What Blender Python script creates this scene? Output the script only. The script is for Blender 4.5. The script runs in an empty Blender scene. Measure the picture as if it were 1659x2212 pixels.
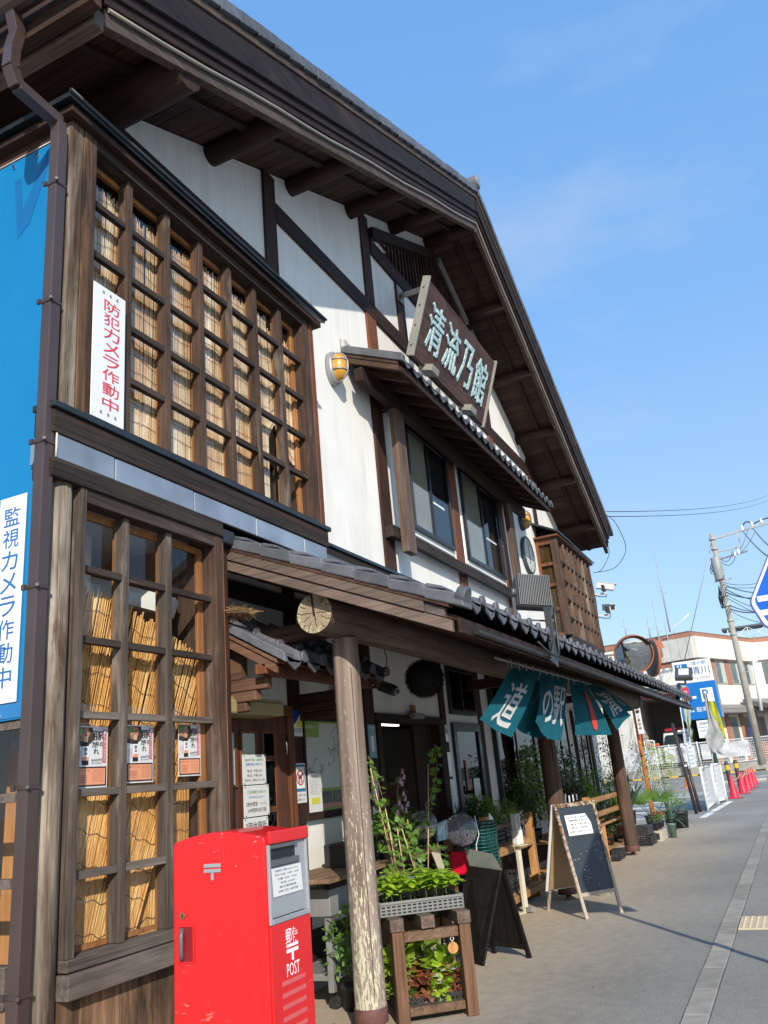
import bpy, math, random
from mathutils import Vector as V, Matrix
random.seed(7)
SC = bpy.context.scene
COL = SC.collection
# ---------------------------------------------------------------- camera
RM = ((0.4369355541750655, 0.24705301771757618, 0.8649000681780346),
      (-0.8952710472272596, 0.21249570289875855, 0.3915805535830842),
      (-0.08704638702631501, -0.9454154559686803, 0.314026339852563))
cam = bpy.data.cameras.new('camera'); cam.sensor_fit = 'HORIZONTAL'; cam.sensor_width = 36
cam.lens = 36*1760/1659; cam.clip_end = 2000; cam.clip_start = .05
co = bpy.data.objects.new('camera', cam); COL.objects.link(co); SC.camera = co
co.matrix_world = Matrix(((RM[0][0], -RM[0][1], -RM[0][2], 0), (RM[1][0], -RM[1][1], -RM[1][2], 0),
                          (RM[2][0], -RM[2][1], -RM[2][2], 1.5), (0, 0, 0, 1)))
# ---------------------------------------------------------------- sky, sun, exposure
SUN_EL = math.radians(28); SUN_V = V((-.818*math.cos(SUN_EL), -.575*math.cos(SUN_EL), math.sin(SUN_EL))).normalized()
w = bpy.data.worlds.new('World'); SC.world = w; w.use_nodes = True
nt = w.node_tree; N = nt.nodes; L = nt.links
bg = N['Background']; bg.inputs['Strength'].default_value = .15
sky = N.new('ShaderNodeTexSky'); sky.sky_type = 'NISHITA'; sky.sun_disc = False
sky.sun_elevation = SUN_EL; sky.sun_rotation = math.atan2(SUN_V.x, SUN_V.y)
sky.air_density = 1.0; sky.dust_density = .9; sky.ozone_density = 2.6
tc = N.new('ShaderNodeTexCoord'); mp = N.new('ShaderNodeMapping'); mp.inputs['Scale'].default_value = (1.1, 1.1, 3.2)
mp.inputs['Location'].default_value = (2.3, .4, 1.1)
no = N.new('ShaderNodeTexNoise'); no.inputs['Scale'].default_value = 2.3; no.inputs['Detail'].default_value = 7; no.inputs['Roughness'].default_value = .55
rp = N.new('ShaderNodeValToRGB'); rp.color_ramp.elements[0].position = .54; rp.color_ramp.elements[1].position = .86
rp.color_ramp.elements[1].color = (.5, .5, .5, 1)
mx = N.new('ShaderNodeMixRGB'); mx.inputs[2].default_value = (2.5, 2.9, 3.5, 1)
L.new(tc.outputs['Generated'], mp.inputs['Vector']); L.new(mp.outputs[0], no.inputs['Vector']); L.new(no.outputs[0], rp.inputs[0])
hs_ = N.new('ShaderNodeHueSaturation'); hs_.inputs['Saturation'].default_value = 1.08; hs_.inputs['Value'].default_value = 1.5
L.new(sky.outputs[0], hs_.inputs['Color']); L.new(rp.outputs[0], mx.inputs[0])
sz_ = N.new('ShaderNodeSeparateXYZ'); L.new(tc.outputs['Generated'], sz_.inputs[0])
hc = N.new('ShaderNodeValToRGB'); e = hc.color_ramp.elements; e[0].position = 0; e[0].color = (.350, .462, .600, 1); e[1].position = .9; e[1].color = (.115, .315, .700, 1)
q_ = e.new(.22); q_.color = (.285, .430, .640, 1); q_ = e.new(.5); q_.color = (.175, .370, .675, 1)   # hazy morning blue, paler towards the horizon
hv = N.new('ShaderNodeVectorMath'); hv.operation = 'SCALE'; hv.inputs['Scale'].default_value = 5.0; L.new(sz_.outputs[2], hc.inputs[0]); L.new(hc.outputs[0], hv.inputs[0])
hz = N.new('ShaderNodeMixRGB'); hz.inputs[0].default_value = .8; L.new(hs_.outputs[0], hz.inputs[1]); L.new(hv.outputs[0], hz.inputs[2]); L.new(hz.outputs[0], mx.inputs[1])
L.new(mx.outputs[0], bg.inputs[0])
sl = bpy.data.lights.new('sun', 'SUN'); sl.energy = 3.2; sl.angle = math.radians(.6); sl.color = (1, .93, .82)
so = bpy.data.objects.new('sun', sl); COL.objects.link(so); so.rotation_euler = SUN_V.to_track_quat('Z', 'Y').to_euler()
so.location = (-20, -15, 20)
SC.view_settings.view_transform = 'Standard'; SC.view_settings.look = 'None'; SC.view_settings.gamma = 1
SC.view_settings.use_curve_mapping = False; SC.view_settings.exposure = .76
# ---------------------------------------------------------------- helpers
def ray(u, v):
    x, y, z = u-829.5, v-1106, 1760.
    return V((RM[0][0]*x+RM[0][1]*y+RM[0][2]*z, RM[1][0]*x+RM[1][1]*y+RM[1][2]*z, RM[2][0]*x+RM[2][1]*y+RM[2][2]*z))
def at(u, v, ax, val):            # the point of the plane x / y / z = val seen at (u, v) of the surveyed photograph
    d = ray(u, v); i = 'xyz'.index(ax); o = V((0, 0, 1.5)); t = (val-o[i])/d[i]
    return o+d*t
MATS = {}
def nodes_of(name):
    m = bpy.data.materials.new(name); m.use_nodes = True
    return m, m.node_tree.nodes, m.node_tree.links, m.node_tree.nodes['Principled BSDF']
def c4(c): return (c[0], c[1], c[2], 1)
def noise(N, L, vec, scale, detail=4, rough=.55, dist=0):
    n = N.new('ShaderNodeTexNoise'); n.inputs['Scale'].default_value = scale; n.inputs['Detail'].default_value = detail
    n.inputs['Roughness'].default_value = rough; n.inputs['Distortion'].default_value = dist
    if vec is not None: L.new(vec, n.inputs['Vector'])
    return n.outputs[0]
def mapping(N, L, sc, src='Object', rot=(0, 0, 0)):
    t = N.new('ShaderNodeTexCoord'); m = N.new('ShaderNodeMapping'); m.inputs['Scale'].default_value = sc; m.inputs['Rotation'].default_value = rot
    L.new(t.outputs[src], m.inputs['Vector']); return m.outputs[0]
def ramp(N, L, fac, stops):
    r = N.new('ShaderNodeValToRGB'); e = r.color_ramp.elements
    while len(e) < len(stops): e.new(.5)
    for i, (p, c) in enumerate(stops): e[i].position = p; e[i].color = c4(c) if len(c) == 3 else c
    L.new(fac, r.inputs[0]); return r.outputs[0]
def mix(N, L, f, a, b, mode='MIX'):
    m = N.new('ShaderNodeMixRGB'); m.blend_type = mode
    for i, q in ((0, f), (1, a), (2, b)):
        if isinstance(q, (int, float)): m.inputs[i].default_value = q
        elif isinstance(q, tuple): m.inputs[i].default_value = c4(q)
        else: L.new(q, m.inputs[i])
    return m.outputs[0]
def bump(N, L, P, h, s=.3, d=.01):
    b = N.new('ShaderNodeBump'); b.inputs['Strength'].default_value = s; b.inputs['Distance'].default_value = d
    L.new(h, b.inputs['Height']); L.new(b.outputs[0], P.inputs['Normal'])
def rndtone(N, L, col, amt=.25):
    oi = N.new('ShaderNodeObjectInfo'); mr = N.new('ShaderNodeMapRange'); mr.inputs[3].default_value = 1-amt; mr.inputs[4].default_value = 1+amt
    L.new(oi.outputs['Random'], mr.inputs[0]); h = N.new('ShaderNodeHueSaturation'); L.new(mr.outputs[0], h.inputs['Value']); L.new(col, h.inputs['Color'])
    return h.outputs[0]
def plain(name, c, rough=.6, metal=0, var=.12, nscale=3, bmp=0, bscale=60, spec=None, tone=0, coat=0, emit=None):
    if name in MATS: return MATS[name]
    m, N, L, P = nodes_of(name); MATS[name] = m
    vec = mapping(N, L, (1, 1, 1)); n = noise(N, L, vec, nscale, 5)
    lo = tuple(max(0, q*(1-var)) for q in c); hi = tuple(min(1, q*(1+var)) for q in c)
    col = ramp(N, L, n, [(.3, lo), (.7, hi)])
    if tone: col = rndtone(N, L, col, tone)
    L.new(col, P.inputs['Base Color']); P.inputs['Metallic'].default_value = metal
    r = ramp(N, L, noise(N, L, vec, nscale*4, 4), [(.3, (max(0, rough-.08),)*3), (.7, (min(1, rough+.08),)*3)]); L.new(r, P.inputs['Roughness'])
    if spec is not None: P.inputs['Specular IOR Level'].default_value = spec
    if coat: P.inputs['Coat Weight'].default_value = coat; P.inputs['Coat Roughness'].default_value = .08
    if bmp: bump(N, L, P, noise(N, L, vec, bscale, 5), bmp, .004)
    if emit: P.inputs['Emission Color'].default_value = c4(c); P.inputs['Emission Strength'].default_value = emit
    return m
def wood(name, ca, cb, axis='z', cc=None, scale=1., rough=.75, along=1.2, across=16, bmp=.45, tone=.18, cpos=.62, spec=.25):
    if name in MATS: return MATS[name]
    m, N, L, P = nodes_of(name); MATS[name] = m
    s = [across*scale]*3; s['xyz'.index(axis)] = along*scale; v1 = mapping(N, L, tuple(s))
    s2 = [across*4*scale]*3; s2['xyz'.index(axis)] = along*2.5*scale; v2 = mapping(N, L, tuple(s2))
    n1 = noise(N, L, v1, 1, 6, .6, .5); n2 = noise(N, L, v2, 1, 4, .6, .2)
    f = mix(N, L, .45, n1, n2)
    col = ramp(N, L, f, [(.34, ca), (.62, cb)])
    if cc:                                                            # bleached or stained streaks
        s3 = [5*scale]*3; s3['xyz'.index(axis)] = .7*scale; n3 = noise(N, L, mapping(N, L, tuple(s3)), 1.3, 7, .65, .6)
        col = mix(N, L, ramp(N, L, n3, [(cpos-.09, (0, 0, 0)), (cpos+.08, (1, 1, 1))]), col, cc)
    s5 = [across*2.2*scale]*3; s5['xyz'.index(axis)] = .45*scale; n5 = noise(N, L, mapping(N, L, tuple(s5)), 1, 3, .5, .25)
    crk = ramp(N, L, n5, [(.615, (1, 1, 1)), (.64, (.34, .30, .28)), (.665, (1, 1, 1))]); col = mix(N, L, .8, col, crk, 'MULTIPLY')
    v4 = mapping(N, L, (1, 1, 1)); dirt = ramp(N, L, noise(N, L, v4, 2.2, 6, .6), [(.3, (.72, .72, .72)), (.7, (1.12, 1.12, 1.12))])
    col = mix(N, L, 1, col, dirt, 'MULTIPLY')
    if tone: col = rndtone(N, L, col, tone)
    L.new(col, P.inputs['Base Color']); P.inputs['Roughness'].default_value = rough; P.inputs['Specular IOR Level'].default_value = spec
    if bmp: bump(N, L, P, mix(N, L, .6, f, crk, 'MULTIPLY'), bmp*1.3, .006)
    return m
def glass(name, tint=(1, 1, 1), rough=.02, refl=1.0, vis=1.0):
    if name in MATS: return MATS[name]
    m, N, L, P = nodes_of(name); MATS[name] = m; N.remove(P); out = N['Material Output']
    t = N.new('ShaderNodeBsdfTransparent'); t.inputs[0].default_value = c4(tint); g = N.new('ShaderNodeBsdfGlossy'); g.inputs['Roughness'].default_value = rough
    ge = N.new('ShaderNodeNewGeometry'); dt = N.new('ShaderNodeVectorMath'); dt.operation = 'DOT_PRODUCT'; L.new(ge.outputs['Normal'], dt.inputs[0]); L.new(ge.outputs['Incoming'], dt.inputs[1])
    def mth(op, a, b=None, c=None):
        q = N.new('ShaderNodeMath'); q.operation = op
        for i, e in enumerate((a, b, c)):
            if e is None: continue
            if isinstance(e, (int, float)): q.inputs[i].default_value = e
            else: L.new(e, q.inputs[i])
        return q.outputs[0]
    fr = mth('MULTIPLY_ADD', mth('POWER', mth('SUBTRACT', 1., mth('ABSOLUTE', dt.outputs['Value'])), 4.), .75, .035); mu = N.new('ShaderNodeMath'); mu.operation = 'MULTIPLY'; mu.inputs[1].default_value = refl*.6
    wv = noise(N, L, mapping(N, L, (1, 1, 1)), 1.4, 2); b = N.new('ShaderNodeBump'); b.inputs['Strength'].default_value = .05; b.inputs['Distance'].default_value = .05
    L.new(wv, b.inputs['Height']); L.new(b.outputs[0], g.inputs['Normal'])
    mxs = N.new('ShaderNodeMixShader'); L.new(fr, mu.inputs[0]); L.new(mu.outputs[0], mxs.inputs[0]); L.new(t.outputs[0], mxs.inputs[1]); L.new(g.outputs[0], mxs.inputs[2])
    L.new(mxs.outputs[0], out.inputs[0]); return m
def cloth(name, c, transl=.35):
    if name in MATS: return MATS[name]
    m, N, L, P = nodes_of(name); MATS[name] = m; out = N['Material Output']
    col = ramp(N, L, noise(N, L, mapping(N, L, (1, 1, 1)), 5, 4), [(.3, tuple(q*.85 for q in c)), (.7, tuple(min(1, q*1.1) for q in c))])
    L.new(col, P.inputs['Base Color']); P.inputs['Roughness'].default_value = .85
    t = N.new('ShaderNodeBsdfTranslucent'); L.new(col, t.inputs[0]); mxs = N.new('ShaderNodeMixShader'); mxs.inputs[0].default_value = transl
    L.new(P.outputs[0], mxs.inputs[1]); L.new(t.outputs[0], mxs.inputs[2]); L.new(mxs.outputs[0], out.inputs[0]); return m
def leafmat(name, c, c2=None, transl=.35):
    if name in MATS: return MATS[name]
    m, N, L, P = nodes_of(name); MATS[name] = m; out = N['Material Output']; c2 = c2 or tuple(q*1.9 for q in c)
    col = ramp(N, L, noise(N, L, mapping(N, L, (1, 1, 1)), 14, 3), [(.35, c), (.65, c2)])
    L.new(col, P.inputs['Base Color']); P.inputs['Roughness'].default_value = .5
    t = N.new('ShaderNodeBsdfTranslucent'); L.new(mix(N, L, 1, col, (1.5, 1.6, .7), 'MULTIPLY'), t.inputs[0]); mxs = N.new('ShaderNodeMixShader'); mxs.inputs[0].default_value = transl
    L.new(P.outputs[0], mxs.inputs[1]); L.new(t.outputs[0], mxs.inputs[2]); L.new(mxs.outputs[0], out.inputs[0]); return m

class MB:
    def __init__(s): s.v = []; s.f = []; s.sm = []; s.mi = []; s.m = 0
    def add(s, vs, fs, smooth=False):
        o = len(s.v); s.v += [tuple(q) for q in vs]
        for f in fs: s.f.append([i+o for i in f]); s.sm.append(smooth); s.mi.append(s.m)
        return s
    def box(s, x0, x1, y0, y1, z0, z1):
        return s.add([(x0, y0, z0), (x1, y0, z0), (x1, y1, z0), (x0, y1, z0), (x0, y0, z1), (x1, y0, z1), (x1, y1, z1), (x0, y1, z1)],
                     [(0, 3, 2, 1), (4, 5, 6, 7), (0, 1, 5, 4), (1, 2, 6, 5), (2, 3, 7, 6), (3, 0, 4, 7)])
    def bar(s, a, b, w, h, up=(0, 0, 1)):                            # box from a to b, w wide sideways, h along up
        a = V(a); b = V(b); d = (b-a).normalized(); u = V(up); r = d.cross(u)
        if r.length < 1e-4: r = d.cross(V((1, 0, 0)))
        r.normalize(); u = r.cross(d).normalized(); r *= w/2; u *= h/2
        return s.add([a-r-u, a+r-u, a+r+u, a-r+u, b-r-u, b+r-u, b+r+u, b-r+u], [(3, 2, 1, 0), (4, 5, 6, 7), (0, 1, 5, 4), (1, 2, 6, 5), (2, 3, 7, 6), (3, 0, 4, 7)])
    def obox(s, c, ax, ay, az):
        c = V(c); ax = V(ax); ay = V(ay); az = V(az)
        return s.add([c-ax-ay-az, c+ax-ay-az, c+ax+ay-az, c-ax+ay-az, c-ax-ay+az, c+ax-ay+az, c+ax+ay+az, c-ax+ay+az],
                     [(0, 3, 2, 1), (4, 5, 6, 7), (0, 1, 5, 4), (1, 2, 6, 5), (2, 3, 7, 6), (3, 0, 4, 7)])
    def cyl(s, a, b, r0, r1=None, n=12, cap=True, jit=0):
        a = V(a); b = V(b); r1 = r0 if r1 is None else r1; d = (b-a).normalized(); x = d.orthogonal().normalized(); y = d.cross(x)
        o = len(s.v); js = [1+random.uniform(-jit, jit) for _ in range(n)]
        vs = [a+(x*math.cos(6.28318*i/n)+y*math.sin(6.28318*i/n))*r0*js[i] for i in range(n)]+[b+(x*math.cos(6.28318*i/n)+y*math.sin(6.28318*i/n))*r1*js[i] for i in range(n)]
        s.add(vs, [(i, (i+1) % n, n+(i+1) % n, n+i) for i in range(n)], True)
        if cap:
            for f in (tuple(range(n-1, -1, -1)), tuple(range(n, 2*n))): s.f.append([i+o for i in f]); s.sm.append(False); s.mi.append(s.m)
        return s
    def tube(s, pts, r, n=6, r1=None, sm=0):                         # one swept tube along the points
        P = [V(q) for q in pts]
        if sm:
            Q = []
            for i in range(len(P)-1):
                p0 = P[max(i-1, 0)]; p1 = P[i]; p2 = P[i+1]; p3 = P[min(i+2, len(P)-1)]
                for k in range(sm):
                    t = k/sm; Q.append(.5*((2*p1)+(p2-p0)*t+(2*p0-5*p1+4*p2-p3)*t*t+(3*p1-p0-3*p2+p3)*t**3))
            P = Q+[P[-1]]
        m = len(P); e = r if r1 is None else r1; d = (P[1]-P[0]).normalized(); x = d.orthogonal().normalized(); vs = []
        for i in range(m):
            d = (P[min(i+1, m-1)]-P[max(i-1, 0)]).normalized(); x = (x-d*x.dot(d)).normalized(); y = d.cross(x); rr = r+(e-r)*i/(m-1)
            vs += [P[i]+(x*math.cos(6.28318*k/n)+y*math.sin(6.28318*k/n))*rr for k in range(n)]
        s.add(vs, [(i*n+k, i*n+(k+1) % n, (i+1)*n+(k+1) % n, (i+1)*n+k) for i in range(m-1) for k in range(n)], True); o = len(s.v)-len(vs)
        for f in (tuple(range(n-1, -1, -1)), tuple(range((m-1)*n, m*n))): s.f.append([q+o for q in f]); s.sm.append(False); s.mi.append(s.m)
        return s
    def prism(s, poly, vec):
        n = len(poly); p = [V(q) for q in poly]; v = V(vec)
        return s.add(p+[q+v for q in p], [tuple(range(n-1, -1, -1)), tuple(range(n, 2*n))]+[(i, (i+1) % n, n+(i+1) % n, n+i) for i in range(n)])
    def lathe(s, c, prof, n=20, axis=(0, 0, 1), smooth=True):
        c = V(c); d = V(axis).normalized(); x = d.orthogonal().normalized(); y = d.cross(x); vs = []
        for r, z in prof: vs += [c+d*z+(x*math.cos(6.28318*i/n)+y*math.sin(6.28318*i/n))*r for i in range(n)]
        fs = [(k*n+i, k*n+(i+1) % n, (k+1)*n+(i+1) % n, (k+1)*n+i) for k in range(len(prof)-1) for i in range(n)]
        return s.add(vs, fs, smooth)
    def quad(s, *p): return s.add(p, [tuple(range(len(p)))])
    def build(s, name, mat, parent=None, bev=0, kind=None, label=None, recalc=False):
        me = bpy.data.meshes.new(name); me.from_pydata(s.v, [], s.f)
        me.polygons.foreach_set('use_smooth', s.sm)
        for q in (mat if isinstance(mat, (list, tuple)) else [mat]): me.materials.append(q)
        if any(s.mi): me.polygons.foreach_set('material_index', s.mi)
        me.update(); me.validate()
        return link(name, me, parent, bev, kind, label)
def link(name, me, parent=None, bev=0, kind=None, label=None):
    o = bpy.data.objects.new(name, me); COL.objects.link(o)
    if parent is not None: o.parent = parent
    if bev:
        b = o.modifiers.new('bevel', 'BEVEL'); b.width = bev; b.segments = 2; b.limit_method = 'ANGLE'; b.harden_normals = False
    if kind: o['kind'] = kind
    if label: o['label'] = label
    return o
def tag(o, label=None, cat=None, group=None, kind=None):
    if label: o['label'] = label
    if cat: o['category'] = cat
    if group: o['group'] = group
    if kind: o['kind'] = kind
    return o
def thing(name, label, cat, group=None, loc=(0, 0, 0), rz=0):
    o = bpy.data.objects.new(name, None); COL.objects.link(o); o.location = loc; o.rotation_euler = (0, 0, rz); o.empty_display_size = .1
    return tag(o, label, cat, group)
def copy_tree(o, parent=None):
    c = o.copy(); COL.objects.link(c); c.parent = parent
    for ch in list(o.children): copy_tree(ch, c)
    return c
def inst(src, parent=None, loc=None, rot=None, sc=None, name=None):
    c = src.copy(); COL.objects.link(c)
    if parent is not None: c.parent = parent
    if loc is not None: c.location = loc
    if rot is not None: c.rotation_euler = rot
    if sc is not None: c.scale = sc
    return c
def bx(name, r, mat, parent=None, bev=0, **k): return MB().box(*r).build(name, mat, parent, bev, **k)
def disc(mb, c, n, r, seg=20):
    c = V(c); n = V(n).normalized(); x = n.orthogonal().normalized(); y = n.cross(x)
    return mb.add([c+(x*math.cos(6.28318*i/seg)+y*math.sin(6.28318*i/seg))*r for i in range(seg)], [tuple(range(seg))])
_tm = {}
def textmesh(body, bold=0):
    k = (body, bold)
    if k not in _tm:
        cu = bpy.data.curves.new('lettering', 'FONT'); cu.body = body; cu.resolution_u = 2; cu.offset = bold*.3; cu.align_x = 'CENTER'
        o = bpy.data.objects.new('lettering', cu); COL.objects.link(o); dg = bpy.context.evaluated_depsgraph_get()
        me = bpy.data.meshes.new_from_object(o.evaluated_get(dg)); bpy.data.objects.remove(o); bpy.data.curves.remove(cu)
        vs = [v.co.copy() for v in me.vertices]; fs = [tuple(p.vertices) for p in me.polygons]; bpy.data.meshes.remove(me)
        if not vs: vs = [V((0, 0, 0))]
        x0 = min(v.x for v in vs); x1 = max(v.x for v in vs); y0 = min(v.y for v in vs); y1 = max(v.y for v in vs)
        W = max(x1-x0, 1e-4); H = max(y1-y0, 1e-4)
        _tm[k] = ([((v.x-x0)/W-.5, (v.y-y0)/H-.5) for v in vs], fs, W, H)
    return _tm[k]
def text_into(mb, body, c, right, up, w, h, bold=0, keep=False, depth=0):
    vs, fs, W, H = textmesh(body, bold); c = V(c); r = V(right).normalized(); u = V(up).normalized()
    if keep: k = min(w/W, h/H); w = W*k; h = H*k
    mb.add([c+r*(x*w)+u*(y*h) for x, y in vs], fs)
    return mb
def text(body, c, right, up, w, h, mat, parent, bold=0, keep=False, name='lettering'):
    return text_into(MB(), body, c, right, up, w, h, bold, keep).build(name, mat, parent)
def vtext(mb, chars, c, right, up, w, h, bold=0, fill=.86):          # characters one under another
    c = V(c); r = V(right).normalized(); u = V(up).normalized(); n = len(chars); ch = h/n
    for i, q in enumerate(chars):
        k = .45 if q in 'ーの' else 1
        text_into(mb, q, c+u*(h/2-ch*(i+.5)), r, u, w*(.12 if q == 'ー' else 1), ch*fill, bold)
    return mb
X = V((1, 0, 0)); Y = V((0, 1, 0)); Z = V((0, 0, 1))
# ---------------------------------------------------------------- materials
W_LOG = wood('dark_log', (.020, .010, .008), (.062, .030, .020), 'y', rough=.7)
W_DX = wood('dark_beam_x', (.012, .007, .006), (.045, .022, .015), 'x', rough=.7)
W_DZ = wood('dark_post_z', (.018, .009, .007), (.065, .030, .019), 'z', rough=.7)
W_DY = wood('dark_board_y', (.026, .014, .010), (.085, .042, .028), 'y', rough=.75, tone=.35)
W_RED = wood('red_brown_post', (.060, .022, .012), (.20, .075, .035), 'z', rough=.65)
W_LZ = wood('lattice_z', (.032, .020, .014), (.105, .062, .041), 'z', cc=(.20, .165, .135), cpos=.64)
W_LX = wood('lattice_x', (.020, .015, .013), (.065, .046, .037), 'x', cc=(.15, .125, .105), cpos=.68)
W_GZ = wood('weathered_z', (.045, .034, .028), (.135, .108, .088), 'z', cc=(.27, .23, .19), cpos=.62, across=20, scale=1.2, spec=.1)
W_GX = wood('weathered_x', (.070, .054, .046), (.175, .145, .122), 'x', across=20, spec=.1)
W_CZ = wood('corner_post_z', (.10, .075, .05), (.36, .30, .235), 'z', cc=(.09, .058, .038), cpos=.56, across=14, spec=.1)
W_OX = wood('edge_beam_x', (.010, .008, .007), (.060, .045, .036), 'x', cc=(.075, .030, .020), cpos=.66, across=26, bmp=.8, along=.8)
W_ORZ = wood('orange_sash_z', (.24, .095, .030), (.42, .19, .07), 'z', across=24, bmp=.15)
W_ORY = wood('orange_board', (.30, .12, .035), (.52, .24, .08), 'z', across=9, bmp=.1)
W_PLK = wood('wall_plank_z', (.075, .040, .022), (.27, .155, .085), 'z', cc=(.045, .028, .018), cpos=.58, across=13, tone=.3)
W_PIL = wood('pillar_z', (.13, .095, .072), (.30, .235, .19), 'z', across=18, along=.8, spec=.1)
W_PILD = wood('brown_pillar_z', (.045, .025, .018), (.120, .072, .052), 'z', across=18, along=.8)
W_BMX = wood('log_beam_x', (.060, .040, .030), (.17, .12, .092), 'x', across=14, along=.7)
W_VY = wood('verge_board_y', (.065, .046, .036), (.175, .128, .100), 'y', across=26, along=.8)
W_STAND = wood('stand_z', (.070, .036, .020), (.22, .115, .065), 'z', across=22, bmp=.25)
W_STANDX = wood('stand_x', (.075, .045, .028), (.24, .145, .085), 'x', across=22, bmp=.25)
W_PINE = wood('pine_orange', (.26, .12, .042), (.52, .27, .10), 'z', across=20, bmp=.2)
W_PINEX = wood('pine_orange_x', (.28, .14, .05), (.50, .28, .12), 'x', across=20, bmp=.2)
PLAST = plain('white_plaster', (.77, .75, .70), .9, var=.05, nscale=1.3, bmp=.15, bscale=40)
def plaster_stains():
    nt = PLAST.node_tree; N, L = nt.nodes, nt.links; P = N['Principled BSDF']; src = P.inputs['Base Color'].links[0].from_socket
    v = mapping(N, L, (3.2, 1, .35)); n = noise(N, L, v, 1.6, 7, .7, .7); f = ramp(N, L, n, [(.46, (0, 0, 0)), (.80, (.8, .8, .8))])
    L.new(mix(N, L, f, src, (.60, .55, .47)), P.inputs['Base Color'])
plaster_stains()
TILE = plain('roof_tile', (.088, .092, .103), .62, var=.3, nscale=9, tone=.22, bmp=.12, bscale=90)
TILED = plain('roof_tile_mossy', (.085, .088, .095), .6, var=.35, nscale=9, tone=.2)
BLKM = plain('black_metal', (.018, .019, .021), .45, var=.2)
CAPM = plain('dark_metal_cap', (.028, .036, .040), .38, metal=.4, var=.3, nscale=5)
ZINC = plain('zinc_sheet', (.33, .36, .40), .42, metal=.55, var=.22, nscale=2.5, tone=.06)
SASHM = plain('dark_sash', (.012, .014, .018), .35, var=.2)
WHT = plain('white_paint', (.80, .80, .78), .5, var=.04)
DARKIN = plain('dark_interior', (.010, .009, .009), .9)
STEEL = plain('painted_steel_grey', (.28, .28, .27), .45, metal=.3, var=.1)
CHROME = plain('chrome', (.7, .7, .7), .15, metal=1)
GLS = glass('window_glass', (.975, .985, .98), .01, 1.5)
GLSD = glass('dark_window_glass', (.30, .33, .36), .01, 1.6)
CONC = plain('concrete', (.34, .32, .29), .9, var=.2, nscale=6, bmp=.3, bscale=50)
FLAKE = None
def pillar_material():
    m, N, L, P = nodes_of('flaking_pillar'); v = mapping(N, L, (16, 16, .8)); n1 = noise(N, L, v, 1, 6, .6, .5)
    col = ramp(N, L, n1, [(.34, (.13, .095, .074)), (.64, (.31, .245, .20))])
    n3 = noise(N, L, mapping(N, L, (70, 70, 17)), 1, 5, .6, .35)
    gz = N.new('ShaderNodeSeparateXYZ'); t = N.new('ShaderNodeTexCoord'); L.new(t.outputs['Object'], gz.inputs[0])
    mr = N.new('ShaderNodeMapRange'); mr.inputs[1].default_value = 1.75; mr.inputs[2].default_value = .2; mr.inputs[3].default_value = -.15; mr.inputs[4].default_value = .02; L.new(gz.outputs[2], mr.inputs[0])
    xs = N.new('ShaderNodeMath'); xs.operation = 'MULTIPLY_ADD'; xs.inputs[1].default_value = -.6; xs.inputs[2].default_value = 3.15; L.new(gz.outputs[0], xs.inputs[0])
    ad = N.new('ShaderNodeMath'); L.new(n3, ad.inputs[0]); L.new(mr.outputs[0], ad.inputs[1]); ad2 = N.new('ShaderNodeMath'); L.new(ad.outputs[0], ad2.inputs[0]); L.new(xs.outputs[0], ad2.inputs[1])
    f = ramp(N, L, ad2.outputs[0], [(.535, (0, 0, 0)), (.555, (1, 1, 1))])
    col = mix(N, L, f, col, (.50, .47, .33)); L.new(col, P.inputs['Base Color']); P.inputs['Roughness'].default_value = .8; P.inputs['Specular IOR Level'].default_value = .15
    bump(N, L, P, mix(N, L, .5, n1, f), .5, .004); return m
FLAKE = pillar_material()
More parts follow.
